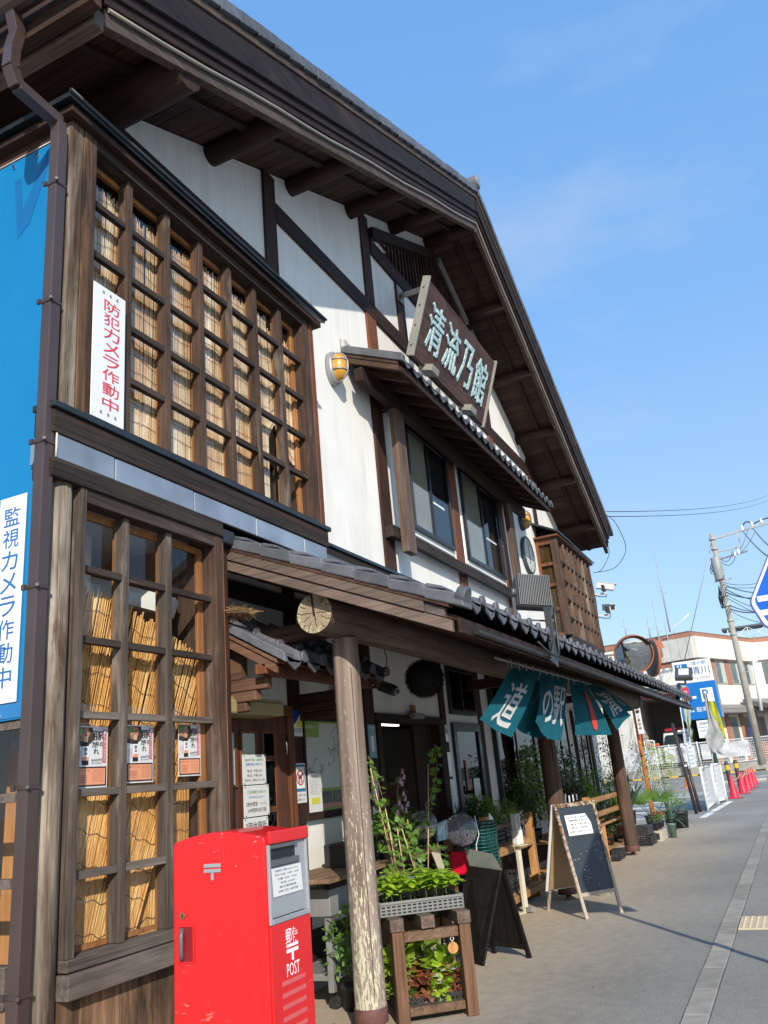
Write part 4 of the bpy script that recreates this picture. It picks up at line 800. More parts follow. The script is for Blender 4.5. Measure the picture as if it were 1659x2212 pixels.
# three meal posters on the lower window
def poster(x0, x1, z0, z1, label):
    w_ = x1-x0; h = z1-z0; cx = (x0+x1)/2; y = 3.474
    o = tag(bx('poster', (x0, x1, y, y+.002, z0, z1), LAMIN), label, 'poster', 'meal posters on the lower lattice window')
    def R(a, b, c, d, mat, nm='print', k=1): MB().box(x0+a*w_, x0+b*w_, y-.0008*k, y-.0004*k, z1-d*h, z1-c*h).build(nm, mat, o)
    q = MB(); n = 18; ce = (x0+.27*w_, z1-.16*h)
    q.add([(x0+.02*w_, y-.001, z1-.02*h), (x0+.52*w_, y-.001, z1-.02*h)]+[(x0+(.20+.40*math.cos(a))*w_, y-.001, z1-(.16+.17*math.sin(a))*h) for a in [i*math.pi/2/8 for i in range(9)]]+[(x0+.02*w_, y-.001, z1-.31*h)], [tuple(range(12))])
    q.build('bowl_photo', plain('bowl_dark', (.05, .035, .03), .5), o)
    q = MB(); q.add([(x0+.02*w_, y-.0016, z1-.03*h), (x0+.40*w_, y-.0016, z1-.03*h), (x0+.46*w_, y-.0016, z1-.12*h), (x0+.40*w_, y-.0016, z1-.20*h), (x0+.22*w_, y-.0016, z1-.245*h), (x0+.02*w_, y-.0016, z1-.22*h)], [tuple(range(6))])
    q.build('meat_photo', plain('meat_print', (.34, .17, .10), .5, var=.7, nscale=60), o)
    q = MB(); disc(q, (x0+.15*w_, y-.002, z1-.085*h), (0, -1, 0), .085*w_, 9); q.build('herb_print', plain('herb_print', (.10, .30, .07), .5, var=.6, nscale=90), o)
    R(.27, .38, .17, .26, plain('bottle_neck', (.55, .36, .20), .5), 'bottle_neck', 3); R(.23, .42, .27, .63, INK, 'bottle_print', 3); R(.23, .42, .33, .55, INKW, 'bottle_label', 4); R(.24, .41, .50, .56, INKO, 'bottle_bowl', 5)
    text_into(text_into(MB(), '豚', (x0+.33*w_, y-.005, z1-.385*h), X, Z, .11*w_, .06*h, .02), '丼', (x0+.33*w_, y-.005, z1-.45*h), X, Z, .11*w_, .05*h, .02).build('lettering', INK, o)
    t = MB(); text_into(t, '豚', (x0+.70*w_, y-.004, z1-.155*h), X, Z, .30*w_, .15*h, .03); text_into(t, '丼の', (x0+.72*w_, y-.004, z1-.29*h), X, Z, .24*w_, .09*h, .03); text_into(t, 'た', (x0+.58*w_, y-.004, z1-.30*h), X, Z, .14*w_, .10*h, .03); text_into(t, 'れ', (x0+.64*w_, y-.004, z1-.41*h), X, Z, .16*w_, .09*h, .03); t.build('lettering', INK, o)
    R(.84, .95, .05, .60, INKP, 'red_bar'); vtext(MB(), '1F売り場にて絶賛販売中', (x0+.895*w_, y-.003, z1-.325*h), X, Z, .06*w_, .52*h).build('lettering', INKW, o)
    text('600円', (x0+.66*w_, y-.003, z1-.555*h), X, Z, .30*w_, .045*h, INK, o, .01); text('(税込648円)', (x0+.66*w_, y-.003, z1-.605*h), X, Z, .30*w_, .028*h, INK, o)
    vtext(vtext(MB(), '道の駅清川', (x0+.17*w_, y-.003, z1-.48*h), X, Z, .045*w_, .16*h), 'オリジナル', (x0+.09*w_, y-.003, z1-.50*h), X, Z, .045*w_, .16*h).build('lettering', INKP, o)
    R(.03, .97, .66, .975, plain('frame_brown', (.035, .016, .015), .5), 'recipe_frame'); R(.07, .93, .685, .95, INKO, 'recipe_box', 2)
    t = MB(); text_into(t, '豚丼のつくり方', (x0+.28*w_, y-.003, z1-.725*h), X, Z, .34*w_, .028*h)
    for i in range(5): text_into(t, '清川産豚肉を焼き'[:8-i % 3], (x0+.26*w_, y-.003, z1-(.80+.026*i)*h), X, Z, .26*w_, .014*h)
    for i in range(7): text_into(t, 'たれをからめて出来上がり', (x0+.72*w_, y-.003, z1-(.715+.031*i)*h), X, Z, .34*w_, .014*h)
    t.build('lettering', plain('print_brown', (.16, .05, .04), .6), o)
for (ua, va, ub, vb, lb) in ((161, 1568, 231, 1700, 'leftmost pork bowl sauce poster, hanging lowest in the lower lattice window'), (273, 1566, 331, 1689, 'middle pork bowl sauce poster between the two mullions'), (385, 1564, 434, 1675, 'rightmost pork bowl sauce poster, next to the red trimmed post')):
    a = at(ua, va, 'y', 3.474); b = at(ub, vb, 'y', 3.474); poster(a.x, b.x, b.z, a.z, lb)
# name board with carved characters
nb = thing('name_board', 'dark tilted name board with pale carved characters above the middle windows', 'signboard')
TLb = V((8.77, 3.05, 7.76)); BLb = V((8.77, 3.40, 6.73)); ub = (TLb-BLb).normalized(); nbn = X.cross(ub)
wb = 2.80; hb = (TLb-BLb).length; cb = (TLb+BLb)/2+X*wb/2
W_BRD = wood('sign_board_x', (.035, .018, .015), (.105, .058, .048), 'x', across=12)
MB().obox(cb, X*(wb/2-.05), nbn*.025, ub*(hb/2-.01)).build('board', W_BRD, nb, bev=.004)
BOARDEDGE = plain('board_edge', (.24, .235, .205), .6, var=.12)
for sx in (-1, 1):
    MB().obox(cb+X*sx*(wb/2-.02), X*.018, nbn*.055, ub*(hb/2+.02)).build('end_plate', BOARDEDGE, nb, bev=.004)
    m = MB()
    for k in (-.38, -.12, .14, .38): m.cyl(cb+X*sx*(wb/2+.01)+ub*hb*k, cb+X*sx*(wb/2+.022)+ub*hb*k, .012, n=8)
    m.build('bolt', GREYI, nb)
CARV = plain('carved_pale_blue', (.42, .56, .56), .5, var=.45, nscale=24)
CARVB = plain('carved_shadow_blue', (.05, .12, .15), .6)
for i, ch in enumerate('清流乃館'):
    cc = cb+X*(-wb/2+.50+i*.60)-nbn*0+ub*.015
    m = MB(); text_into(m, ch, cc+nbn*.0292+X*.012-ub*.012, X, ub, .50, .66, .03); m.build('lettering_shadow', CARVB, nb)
    vs, fs, _, _ = textmesh(ch, .02); m = MB()
    m.add([cc+nbn*.030+X*(x*.50)+ub*(y*.66) for x, y in vs]+[cc+nbn*.048+X*(x*.50)+ub*(y*.66) for x, y in vs], [tuple(f) for f in fs]+[tuple(k+len(vs) for k in f) for f in fs])
    from collections import Counter
    ec = Counter(); 
    for f in fs:
        for k in range(len(f)): ec[tuple(sorted((f[k], f[(k+1) % len(f)])))] += 1
    ed = [e for e, n_ in ec.items() if n_ == 1]; o0 = len(m.v)
    m.add(m.v[:], [(a, b, b+len(vs), a+len(vs)) for a, b in ed])
    m.build('carved_character', CARV, nb)
for k in (.55, 2.05):
    q = BLb+X*k; MB().obox(q+nbn*.04-ub*.0, X*.12, nbn*.10, ub*.045).build('support_bracket', BOARDEDGE, nb, bev=.003)
for xk in (8.85, 11.5): 
    MB().bar((xk, 3.12, 7.66), (xk+.72, YW-.05, 8.16), .05, .06).build('wall_arm', BOARDEDGE, nb); bx('arm_plate', (xk+.62, xk+.80, YW-.052, YW-.036, 8.05, 8.30), BOARDEDGE, nb)
# bulkhead lamps
AMB = plain('amber_glass', (.62, .30, .04), .25, var=.25, nscale=6, coat=.5); LGREY = plain('lamp_grey', (.30, .31, .32), .4, metal=.4); LDK = plain('lamp_dark', (.06, .08, .085), .4, metal=.4)
def bulkhead(x, z, label, mt, sx=.135, sz=.205):
    g = thing('wall_lamp', label, 'wall lamp', 'caged oval lamps on the plaster', (x, YW, z))
    def ov(mb, prof, n=24):
        vs = []
        for r, y in prof: vs += [(sx*r*math.cos(6.28318*i/n), -y, sz*r*math.sin(6.28318*i/n)) for i in range(n)]
        mb.add(vs, [(k*n+i, k*n+(i+1) % n, (k+1)*n+(i+1) % n, (k+1)*n+i) for k in range(len(prof)-1) for i in range(n)], True); return mb
    ov(MB(), [(0, 0.001), (1, .001), (1.02, .03), (1.0, .06), (.90, .085), (.80, .085)]).build('base', mt, g)
    ov(MB(), [(.82, .08), (.80, .12), (.68, .165), (.45, .195), (.2, .205), (0.01, .207)]).build('glass_shade', AMB, g)
    m = MB()
    for zz in (-.30, .30): m.tube([V((sx*.88*math.sqrt(max(0, 1-zz*zz))*math.cos(a), -(.085+.125*math.sin(a)), sz*zz)) for a in [math.pi*i/16 for i in range(17)]], .008, 8)
    m.tube([V((0, -(.085+.135*math.sin(a)), sz*.9*math.cos(a))) for a in [math.pi*i/16 for i in range(17)]], .008, 8); m.build('guard', mt, g)
bulkhead(7.30, 5.96, 'grey caged oval lamp with amber glass left of the small tiled roof', LGREY)
bulkhead(14.62, 6.0, 'dark caged oval amber lamp above the round clock', LDK)
# clock
ck_ = thing('wall_clock', 'round white wall clock with plain numerals under the dark caged lamp', 'clock', loc=(14.70, YW, 5.32))
MB().lathe((0, 0, 0), [(.36, 0), (.37, .03), (.36, .07), (.335, .075), (.33, .06)], 32, (0, -1, 0)).build('rim', LDK, ck_); m = MB(); disc(m, (0, -.058, 0), (0, -1, 0), .332, 32); m.build('face', plain('clock_face', (.62, .61, .55), .35), ck_)
for i in range(1, 13): a = math.radians(90-30*i); text(str(i), (.26*math.cos(a), -.060, .26*math.sin(a)), X, Z, .055 if i < 10 else .09, .075, GREYI, ck_, name='numeral')
MB().bar((0, -.064, 0), (.02, -.064, .25), .016, .003, up=(0, 1, 0)).build('hand', INK, ck_); MB().bar((0, -.066, 0), (.02, -.066, -.16), .022, .003, up=(0, 1, 0)).build('hand', INK, ck_)
# big floodlight on the lean-to roof
FLG = plain('flood_grey', (.115, .118, .120), .42, metal=.3, var=.1)
fl = thing('floodlight', 'large grey finned floodlight on a bracket at the lean-to eave', 'floodlight')
fc = V((7.36, 1.72, 2.98)); fn = V((.25, -.62, .74)).normalized(); fr = X*.92+Y*.30; fr = (fr-fn*fr.dot(fn)).normalized(); fu = fn.cross(fr).normalized()
fc = at(1148, 1283, 'y', 1.75); fn = V((-.55, -.10, .83)).normalized(); fr = V((.62, -.55, 0)); fr = (fr-fn*fr.dot(fn)).normalized(); fu = fn.cross(fr).normalized()
fr = V((.90, 0, 0)); back = V((-.78, -.42, .30)).normalized(); up_ = V((-.10, -.12, 1)); up_ = (up_-back*up_.dot(back)).normalized(); rt = up_.cross(back).normalized()
c0, c1, c2, c3 = at(1131, 1231, 'x', 6.86), at(1196, 1254, 'x', 7.0), at(1171, 1320, 'x', 7.0), at(1108, 1304, 'x', 6.86)
fc = (c0+c1+c2+c3)/4; rt = ((c1-c0)+(c2-c3)).normalized(); back = V((-.78, -.56, .16)).normalized(); rt = V((.52, -.84, -.10)); rt = (rt-back*rt.dot(back)).normalized(); up_ = rt.cross(back); up_ = up_ if up_.z > 0 else -up_
MB().obox(fc-back*.05, rt*.150, back*.055, up_*.150).build('housing', FLG, fl, bev=.02)
m = MB()
for i in range(19): m.obox(fc+rt*(-.14+.28*i/18)+back*.022, rt*.0032, back*.022, up_*.145)
m.build('cooling_fins', FLG, fl); MB().obox(fc-back*.108, rt*.14, back*.004, up_*.14).build('glass', GLSD, fl)
m = MB(); fc = fc-back*.05; e0 = fc-rt*.17; e1 = fc+rt*.17; lo = -Z*.24
m.bar(e0, e0+lo, .03, .010).bar(e1, e1+lo, .03, .010).bar(e0+lo, e1+lo, .03, .010); m.cyl(e0-rt*.02, e0+rt*.02, .04, n=14); m.build('yoke', FLG, fl)
mt0 = V((fc.x-.12, 1.72, 2.75)); m = MB(); m.bar((mt0.x, 1.66, 2.36), (mt0.x, 1.66, 2.80), .05, .05, up=(1, 0, 0)); m.bar((mt0.x, 1.66, 2.78), (fc.x+.1, 1.72, 2.70), .05, .04)
m.prism([(mt0.x-.22, 1.64, 2.33), (mt0.x+.03, 1.64, 2.29), (mt0.x+.03, 1.64, 2.55)], (0, .01, 0)); m.build('mount', plain('mount_dark', (.035, .04, .042), .5), fl)
MB().tube([V((mt0.x-.35, 1.69, 2.47)), V((mt0.x-.25, 1.62, 2.37)), V((mt0.x-.08, 1.60, 2.39)), V((mt0.x-.03, 1.60, 2.55)), V((mt0.x, 1.60, 2.75)), V((fc.x, 1.62, 2.80)), V((fc.x+.12, 1.66, 2.72))], .011, 8, sm=5).build('cable', BLKM, fl)
# noren curtain
nr = thing('shop_curtain', 'teal cloth curtain with white characters and a red stroke blowing under the eave', 'curtain')
TEAL = cloth('teal_cloth', (.0, .125, .165), .4); CW = cloth('cloth_white_print', (.62, .60, .56), .2); CR = cloth('cloth_red_print', (.70, .05, .04), .2)
NY = 2.3
MB().cyl((7.25, NY, 2.495), (11.4, NY, 2.505), .012, n=8).build('rod', plain('rod_grey', (.35, .33, .32), .5), nr)
LPC = cloth('loop_cloth', (.45, .43, .42), .2)
for i in range(15): m = MB(); x_ = 7.66+i*.255; m.prism([(x_, NY-.016, 2.43), (x_+.035, NY-.016, 2.43), (x_+.035, NY-.016, 2.52), (x_, NY-.016, 2.52)], (0, .004, 0)); m.prism([(x_, NY+.016, 2.43), (x_+.035, NY+.016, 2.43), (x_+.035, NY+.016, 2.52), (x_, NY+.016, 2.52)], (0, .004, 0)); m.build('loop', LPC, nr)
def surf(tl, tr, bl, br, bulge, wav=0.0):
    tl, tr, bl, br = V(tl), V(tr), V(bl), V(br)
    def f(u, v):
        p = tl.lerp(tr, u).lerp(bl.lerp(br, u), v)
        p = p+V((0, -bulge*math.sin(v*math.pi*.85)+wav*math.sin(u*7+v*4), .0)); return p
    return f
def clothpanel(f, n=14, k=18):
    m = MB(); vs = [f(i/n, j/k) for j in range(k+1) for i in range(n+1)]
    m.add(vs, [(j*(n+1)+i, j*(n+1)+i+1, (j+1)*(n+1)+i+1, (j+1)*(n+1)+i) for j in range(k) for i in range(n)], True); return m.build('cloth_panel', TEAL, nr)
def oncloth(body, f, u0, u1, v0, v1, mat, bold=.03):
    vs, fs, _, _ = textmesh(body, bold); m = MB(); q = []
    for x, y in vs:
        u = u0+(x+.5)*(u1-u0); v = v0+(.5-y)*(v1-v0); p = f(u, v); du = f(min(u+.01, 1.2), v)-f(u-.01, v); dv = f(u, v+.01)-f(u, v-.01); n = du.cross(dv).normalized()
        if n.y > 0: n = -n
        q.append(p+n*.006)
    m.add(q, fs); return m.build('lettering', mat, nr)
A_ = lambda u, v, y: at(u, v, 'y', y)
f1 = surf(A_(1103, 1441, 2.3), A_(1168, 1451, 2.3), A_(1030, 1555, 2.02), A_(1098, 1594, 1.93), .03, .01)
clothpanel(f1); oncloth('道', f1, .22, .82, .30, .96, CW)
f2 = surf(A_(1164, 1451, 2.3), A_(1196, 1458, 2.3), A_(1150, 1560, 2.12), A_(1178, 1599, 2.05), .05, .008)
clothpanel(f2); oncloth('の', f2, .15, .95, .34, .86, CW)
clothpanel(surf(A_(1140, 1470, 2.33), A_(1175, 1470, 2.33), A_(1090, 1560, 2.28), A_(1160, 1598, 2.22), .02, .02))
f3 = surf(A_(1194, 1457, 2.3), A_(1226, 1466, 2.3), A_(1166, 1590, 2.12), A_(1206, 1602, 2.05), .03, .008)
clothpanel(f3); oncloth('駅', f3, .12, .92, .20, .82, CW)
f4 = surf(A_(1228, 1466, 2.3), A_(1266, 1476, 2.3), A_(1237, 1589, 2.16), A_(1316, 1588, 1.98), .04, .012)
clothpanel(f4); rs_ = MB(); pr = []
for i in range(25):
    a = 6.28318*i/24; pr.append((.56+.10*math.cos(a)*(1+.25*math.sin(a)), .56+.36*math.sin(a)))
rs_.add([f4(u+.10*(v-.5), v)+V((-.004, -.012, 0)) for u, v in pr], [tuple(range(25))]); rs_.build('red_stroke', CR, nr)
f5 = surf(A_(1262, 1474, 2.3), A_(1285, 1480, 2.3), A_(1328, 1578, 2.02), A_(1358, 1546, 1.98), .04, .01)
clothpanel(f5); oncloth('清', f5, .15, .95, .22, .80, CW)
f6 = surf(A_(1281, 1479, 2.3), A_(1305, 1486, 2.3), A_(1340, 1540, 2.05), A_(1366, 1535, 2.0), .03, .01)
clothpanel(f6); oncloth('川', f6, .1, .8, .2, .8, CW)
# porch wall fixtures
def wplate(name, label, cat, x0, x1, z0, z1, mat, d=.012, group=None, y=None):
    y = (YW-.004) if y is None else y
    return tag(bx(name, (x0, x1, y-d, y, z0, z1), mat, bev=.001), label, cat, group)
mb_ = thing('map_board', 'wooden framed village map board with green margins on the porch wall', 'notice board')
fr_ = MB().box(6.21, 7.36, YW-.05, YW-.002, 2.07, 2.13).box(6.21, 7.36, YW-.05, YW-.002, 1.255, 1.315).box(6.212, 6.235, YW-.048, YW-.002, 1.316, 2.069).box(7.33, 7.358, YW-.048, YW-.002, 1.316, 2.069).build('frame', W_DX, mb_, bev=.003)
bx('map_sheet', (6.236, 7.329, YW-.02, YW-.005, 1.316, 2.069), plain('map_green', (.22, .34, .05), .5, var=.05), mb_)
bx('map_area', (6.25, 7.315, YW-.0225, YW-.021, 1.50, 2.055), plain('map_paper', (.50, .52, .47), .5, var=.05), mb_); bx('title_block', (6.245, 6.50, YW-.025, YW-.023, 1.93, 2.06), MATS['map_green'], mb_)
m = MB()
for i in range(4): m.box(6.50+.20*i, 6.67+.20*i, YW-.0245, YW-.0225, 1.375, 1.475)
m.build('view_photo', plain('view_photo', (.10, .09, .08), .5, var=.8, nscale=25), mb_); m = MB()
for i in range(4): m.box(6.49+.20*i, 6.68+.20*i, YW-.0235, YW-.0228, 1.335, 1.372)
m.build('caption', plain('caption_pink', (.55, .22, .20), .6), mb_); m = MB()
random.seed(11)
for k in range(7):
    pts = [V((6.3+random.random()*.9, YW-.024, 1.6+random.random()*.4))]
    for i in range(14): pts.append(V((min(7.3, max(6.26, pts[-1].x+random.uniform(-.07, .08))), YW-.024, min(2.03, max(1.52, pts[-1].z+random.uniform(-.06, .05))))))
    m.tube(pts, .0022, 3)
m.build('map_lines', plain('map_line', (.22, .26, .25), .6), mb_, kind='stuff')
t = MB(); text_into(t, '清川村観光マップ', (6.37, YW-.0262, 2.02), X, Z, .22, .035)
t.build('lettering', INKW, mb_); t = MB()
for i in range(26): text_into(t, random.choice(['宮ヶ瀬', '清川村', '丹沢', '煤ヶ谷', '鳥居原']), (6.34+random.random()*.9, YW-.0245, 1.55+random.random()*.45), X, Z, .035, .010)
t.build('lettering', plain('map_text', (.12, .16, .2), .6), mb_)
s = wplate('paper_notice', 'white laminated notice pinned on the lower left corner of the map board', 'notice', 6.225, 6.44, 1.315, 1.63, LAMIN, .004, y=YW-.052)
t = MB(); text_into(t, 'お知らせ', (6.33, YW-.0575, 1.60), X, Z, .12, .018)
for i in range(7): text_into(t, '道の駅のご利用について', (6.33, YW-.0575, 1.57-.018*i), X, Z, .18, .010)
t.build('lettering', GREYI, s); m = MB(); m.box(6.26, 6.40, YW-.058, YW-.0565, 1.38, 1.43); m.build('highlight', plain('yellow_mark', (.6, .55, .05), .5), s)
s = wplate('security_plate', 'blue, yellow and white security company plate on the post by the door', 'sign', 6.035, 6.195, 1.935, 2.152, MAS, .006, y=YW-.037)
MB().prism([(6.036, YW-.0445, 2.151), (6.194, YW-.0445, 2.151), (6.10, YW-.0445, 2.05), (6.036, YW-.0445, 2.02)], (0, .001, 0)).build('print', plain('plate_blue', (.01, .03, .22), .4), s)
MB().prism([(6.194, YW-.0443, 2.14), (6.194, YW-.0443, 2.01), (6.09, YW-.0443, 2.01)], (0, .001, 0)).build('print', plain('plate_yellow', (.72, .60, .02), .4), s); text('ALSOK', (6.115, YW-.0447, 1.985), X, Z, .145, .035, MATS['plate_blue'], s, .02)
s = wplate('no_dogs_notice', 'no dogs notice with a black dog in a red circle on a blue panel', 'notice', 6.03, 6.21, 1.40, 1.715, LAMIN, .004, y=YW-.0375)
bx('print', (6.04, 6.20, YW-.0428, YW-.042, 1.49, 1.705), plain('panel_blue', (.02, .16, .30), .5), s); bx('print', (6.052, 6.188, YW-.0434, YW-.0429, 1.515, 1.685), INKW, s)
def ring(c, r0, r1, y, slash=True):
    m = MB(); n = 28
    vs = [(c[0]+r*math.cos(6.28318*i/n), y, c[1]+r*math.sin(6.28318*i/n)) for r in (r0, r1) for i in range(n)]; m.add(vs, [(i, (i+1) % n, n+(i+1) % n, n+i) for i in range(n)])
    if slash: m.bar((c[0]-r0*.7, y, c[1]+r0*.7), (c[0]+r0*.7, y, c[1]-r0*.7), (r1-r0), .0005, up=(0, 1, 0))
    return m
ring((6.12, 1.60), .050, .062, YW-.0445).build('red_ring', INKR, s)
m = MB(); y_ = YW-.0440; m.box(6.09, 6.145, y_, y_+.0004, 1.59, 1.62).box(6.092, 6.10, y_, y_+.0004, 1.555, 1.59).box(6.105, 6.112, y_, y_+.0004, 1.555, 1.59).box(6.13, 6.138, y_, y_+.0004, 1.555, 1.59).box(6.14, 6.165, y_, y_+.0004, 1.615, 1.64); m.bar((6.09, y_, 1.615), (6.075, y_, 1.64), .006, .0004, up=(0, 1, 0)); m.build('dog_print', INK, s)
t = MB(); text_into(t, 'ペットを連れての入店は', (6.12, YW-.0428, 1.462), X, Z, .15, .020); text_into(t, 'ご遠慮ください', (6.12, YW-.0428, 1.428), X, Z, .12, .020); t.build('lettering', INK, s)
def notice(x0, x1, z0, z1, rows, label, blue=False):
    s = wplate('hours_notice', label, 'notice', x0, x1, z0, z1, LAMIN, .004, 'hand lettered notices by the side door', y=YW-.075)
    w_ = x1-x0; h = z1-z0
    for txt_, v, hh, mt, ww in rows: text(txt_, ((x0+x1)/2, YW-.0800, z1-v*h), X, Z, w_*ww, hh*h, mt, s, .015)
    m = MB()
    for dx in (.06, .94):
        for dz in (.04, .96): m.cyl((x0+dx*w_, YW-.079, z1-dz*h), (x0+dx*w_, YW-.084, z1-dz*h), .004, n=6)
    m.build('pin', INK, s); return s
n1 = notice(5.255, 5.562, 1.572, 1.790, [('道の駅 清川 (販売所)', .19, .11, INKG, .8), ('営業時間のお知らせ', .33, .10, INKB, .72), ('開 店 : 午前10:00', .55, .10, INK, .62), ('閉 店 : 午後 6:00', .70, .10, INK, .62), ('定休日 : 年始(1日~3日)', .86, .10, INK, .86)], 'white opening hours notice, topmost of the stack on the side door')
notice(5.258, 5.590, 1.345, 1.566, [('ご利用時間のお知らせ', .22, .11, INKG, .75), ('令和6年4月23日より', .38, .09, INKB, .62), ('2階休憩室・トイレ', .60, .14, INK, .85), ('24時間利用可能', .80, .14, INK, .74)], 'white notice about rest room hours below the opening hours notice')
notice(5.25, 5.565, 1.08, 1.338, [('2階休憩所', .22, .22, INK, .85), ('ご自由にどうぞ', .6, .12, INKB, .7)], 'blue bordered rest area notice just above the red postbox')
for x0, x1, z0, z1, lb, mt in ((7.44, 7.60, 1.74, 2.06, 'pale blue poster with a white figure on the post beside the entrance', plain('pale_blue_print', (.20, .36, .44), .5)), (7.42, 7.57, 1.33, 1.58, 'red framed small notice low on the post beside the entrance', LAMIN), (7.40, 7.61, 1.02, 1.30, 'white no eating notice with a red ring below the red framed notice', LAMIN)):
    s = wplate('wall_notice', lb, 'notice', x0, x1, z0, z1, mt, .004, y=YW-.0375)
    if 'red framed' in lb:
        m = MB(); m.box(x0, x1, YW-.043, YW-.042, z1-.012, z1).box(x0, x1, YW-.043, YW-.042, z0, z0+.012).box(x0, x0+.012, YW-.043, YW-.042, z0, z1).box(x1-.012, x1, YW-.043, YW-.042, z0, z1); m.build('red_border', INKR, s); t = MB(); [text_into(t, '飲食・喫煙はご遠慮', ((x0+x1)/2, YW-.043, z1-.04-.03*i), X, Z, .11, .014) for i in range(6)]; t.build('lettering', INK, s)
    elif 'no eating' in lb:
        ring((7.50, 1.11), .06, .075, YW-.0432).build('red_ring', INKR, s); t = MB(); text_into(t, '直売品販売エリア', (7.505, YW-.043, 1.26), X, Z, .18, .022); text_into(t, '飲食禁止', (7.505, YW-.043, 1.22), X, Z, .12, .022); t.build('lettering', INK, s)
    else: bx('figure_print', (7.49, 7.55, YW-.0425, YW-.0418, 1.80, 1.95), INKW, s); text('熱中症対策', (7.52, YW-.043, 2.03), X, Z, .13, .02, INKW, s)
for x0, x1, z0, z1, lb in ((9.50, 9.58, 1.90, 2.10, 'no smoking sticker on the post right of the entrance'), (9.49, 9.59, 1.50, 1.78, 'greenish white leaflet below the no smoking sticker'), (9.48, 9.60, 1.05, 1.47, 'long white leaflet on the post right of the entrance')):
    s = wplate('wall_notice', lb, 'notice', x0, x1, z0, z1, LAMIN, .004, y=YW-.0375)
    if 'smoking sticker' in lb: ring((9.54, 2.02), .025, .034, YW-.043).build('red_ring', INKR, s)
    else: t = MB(); [text_into(t, '道の駅清川', ((x0+x1)/2, YW-.043, z1-.03-.04*i), X, Z, .07, .014) for i in range(6)]; t.build('lettering', INKG if 'green' in lb else GREYI, s)
s = wplate('door_leaflet', 'white leaflet taped low inside the glazed shop door', 'notice', 10.25, 10.47, 1.02, 1.45, LAMIN, .003, y=YW-.055); t = MB(); [text_into(t, 'お知らせ清川', (10.36, YW-.0595, 1.41-.045*i), X, Z, .16, .018) for i in range(8)]; t.build('lettering', GREYI, s)
s = wplate('door_strip', 'narrow red strip sticker on the glazed shop door', 'sticker', 10.02, 10.07, 1.32, 1.68, plain('strip_red', (.42, .01, .03), .4), .003, y=YW-.055)
sg = tag(bx('door_sensor', (8.45, 8.72, YW-.12, YW-.052, 2.14, 2.20), plain('sensor_grey', (.22, .22, .21), .5), bev=.008), 'small grey automatic door sensor over the shop entrance', 'sensor')
tag(bx('wood_tag', (8.60, 8.72, YW-.02, YW-.003, 2.205, 2.30), W_ORY), 'small bright wooden tag above the door sensor', 'tag')
# beige roller awning case over the side door
aw = tag(bx('awning_case', (4.80, 5.52, 3.50, 3.74, 2.055, 2.155), plain('beige_case', (.30, .25, .115), .5, var=.06), bev=.015), 'beige shutter box fixed over the side door', 'shutter box')
tag(bx('awning_case_cover', (4.80, 5.52, 3.52, 3.74, 2.157, 2.175), MATS['beige_case'], aw), None)
# speakers and small cameras on the porch wall
sp = thing('wall_speaker', 'small black oval speaker on the porch wall near the door hood', 'speaker', loc=(6.86, 3.68, 2.34)); MB().lathe((0, 0, -.10), [(0.001, 0), (.06, .01), (.085, .06), (.085, .14), (.06, .19), (.001, .2)], 16).build('body', BLKM, sp); bx('bracket', (-.02, .02, .05, .12, -.02, .02), BLKM, sp)
dc = thing('dome_camera', 'black camera hanging by its cable beside the porch post', 'security camera', loc=(7.42, 3.50, 2.37)); MB().cyl((0, .08, .05), (-.03, -.10, -.03), .055, n=16).build('body', BLKM, dc, bev=.01); MB().cyl((-.03, -.10, -.03), (-.034, -.125, -.040), .042, .038, n=16).build('lens_ring', plain('lens_grey', (.2, .2, .2), .3, metal=.5), dc); MB().cyl((-.034, -.125, -.040), (-.035, -.130, -.042), .02, n=12).build('lens', INK, dc); bx('bracket', (.02, .05, .06, .28, .03, .06), BLKM, dc); MB().tube([V((.0, .05, .08)), V((.0, .0, .16)), V((.05, .0, .3)), V((.02, .02, .48))], .005).build('cable', BLKM, dc)
# cedar ball
cbg = thing('cedar_ball', 'dark brown ball of cedar twigs hanging under the log beam by the entrance', 'cedar ball', loc=(7.20, 3.0, 2.395))
m = MB(); random.seed(5); NB = 2600
for i in range(NB):
    z_ = 1-2*(i+.5)/NB; a = i*2.39996; r_ = math.sqrt(1-z_*z_); d = V((r_*math.cos(a), r_*math.sin(a), z_)); d = (d+V((random.uniform(-.2, .2), random.uniform(-.2, .2), random.uniform(-.2, .2)))).normalized(); s0 = d.orthogonal().normalized()*.007; L_ = random.uniform(.185, .205)
    m.add([d*.14+s0, d*.14-s0, d*L_], [(0, 1, 2)])
m.build('twigs', plain('cedar_twigs', (.020, .012, .007), .95, var=.5, nscale=20), cbg, kind='stuff'); MB().lathe((0, 0, -.17), [(.001, 0), (.08, .02), (.15, .09), (.17, .17), (.15, .25), (.08, .32), (.001, .34)], 16).build('core', DARKIN, cbg); MB().cyl((0, 0, .17), (0, -.1, .4), .006, n=6).build('cord', BLKM, cbg)
# bird nest on the hood
ns = tag(MB().build('x', W_DX), None); bpy.data.objects.remove(ns)
m = MB(); random.seed(9)
for i in range(420):
    a = random.random()*6.283; r_ = random.uniform(.02, .14); c = V((4.80+r_*math.cos(a)*1.1, 3.42+r_*math.sin(a), 2.725+random.uniform(0, .06)*(1-r_*3))); b_ = random.random()*6.283; d = V((math.cos(b_), math.sin(b_), random.uniform(-.35, .35)))*random.uniform(.03, .08)
    m.bar(c-d, c+d, .0028, .0028)
tag(m.build('bird_nest', plain('nest_straw', (.26, .16, .075), .9, var=.5, nscale=30), kind='stuff'), 'messy straw bird nest on the little tiled hood beside the post', 'bird nest')
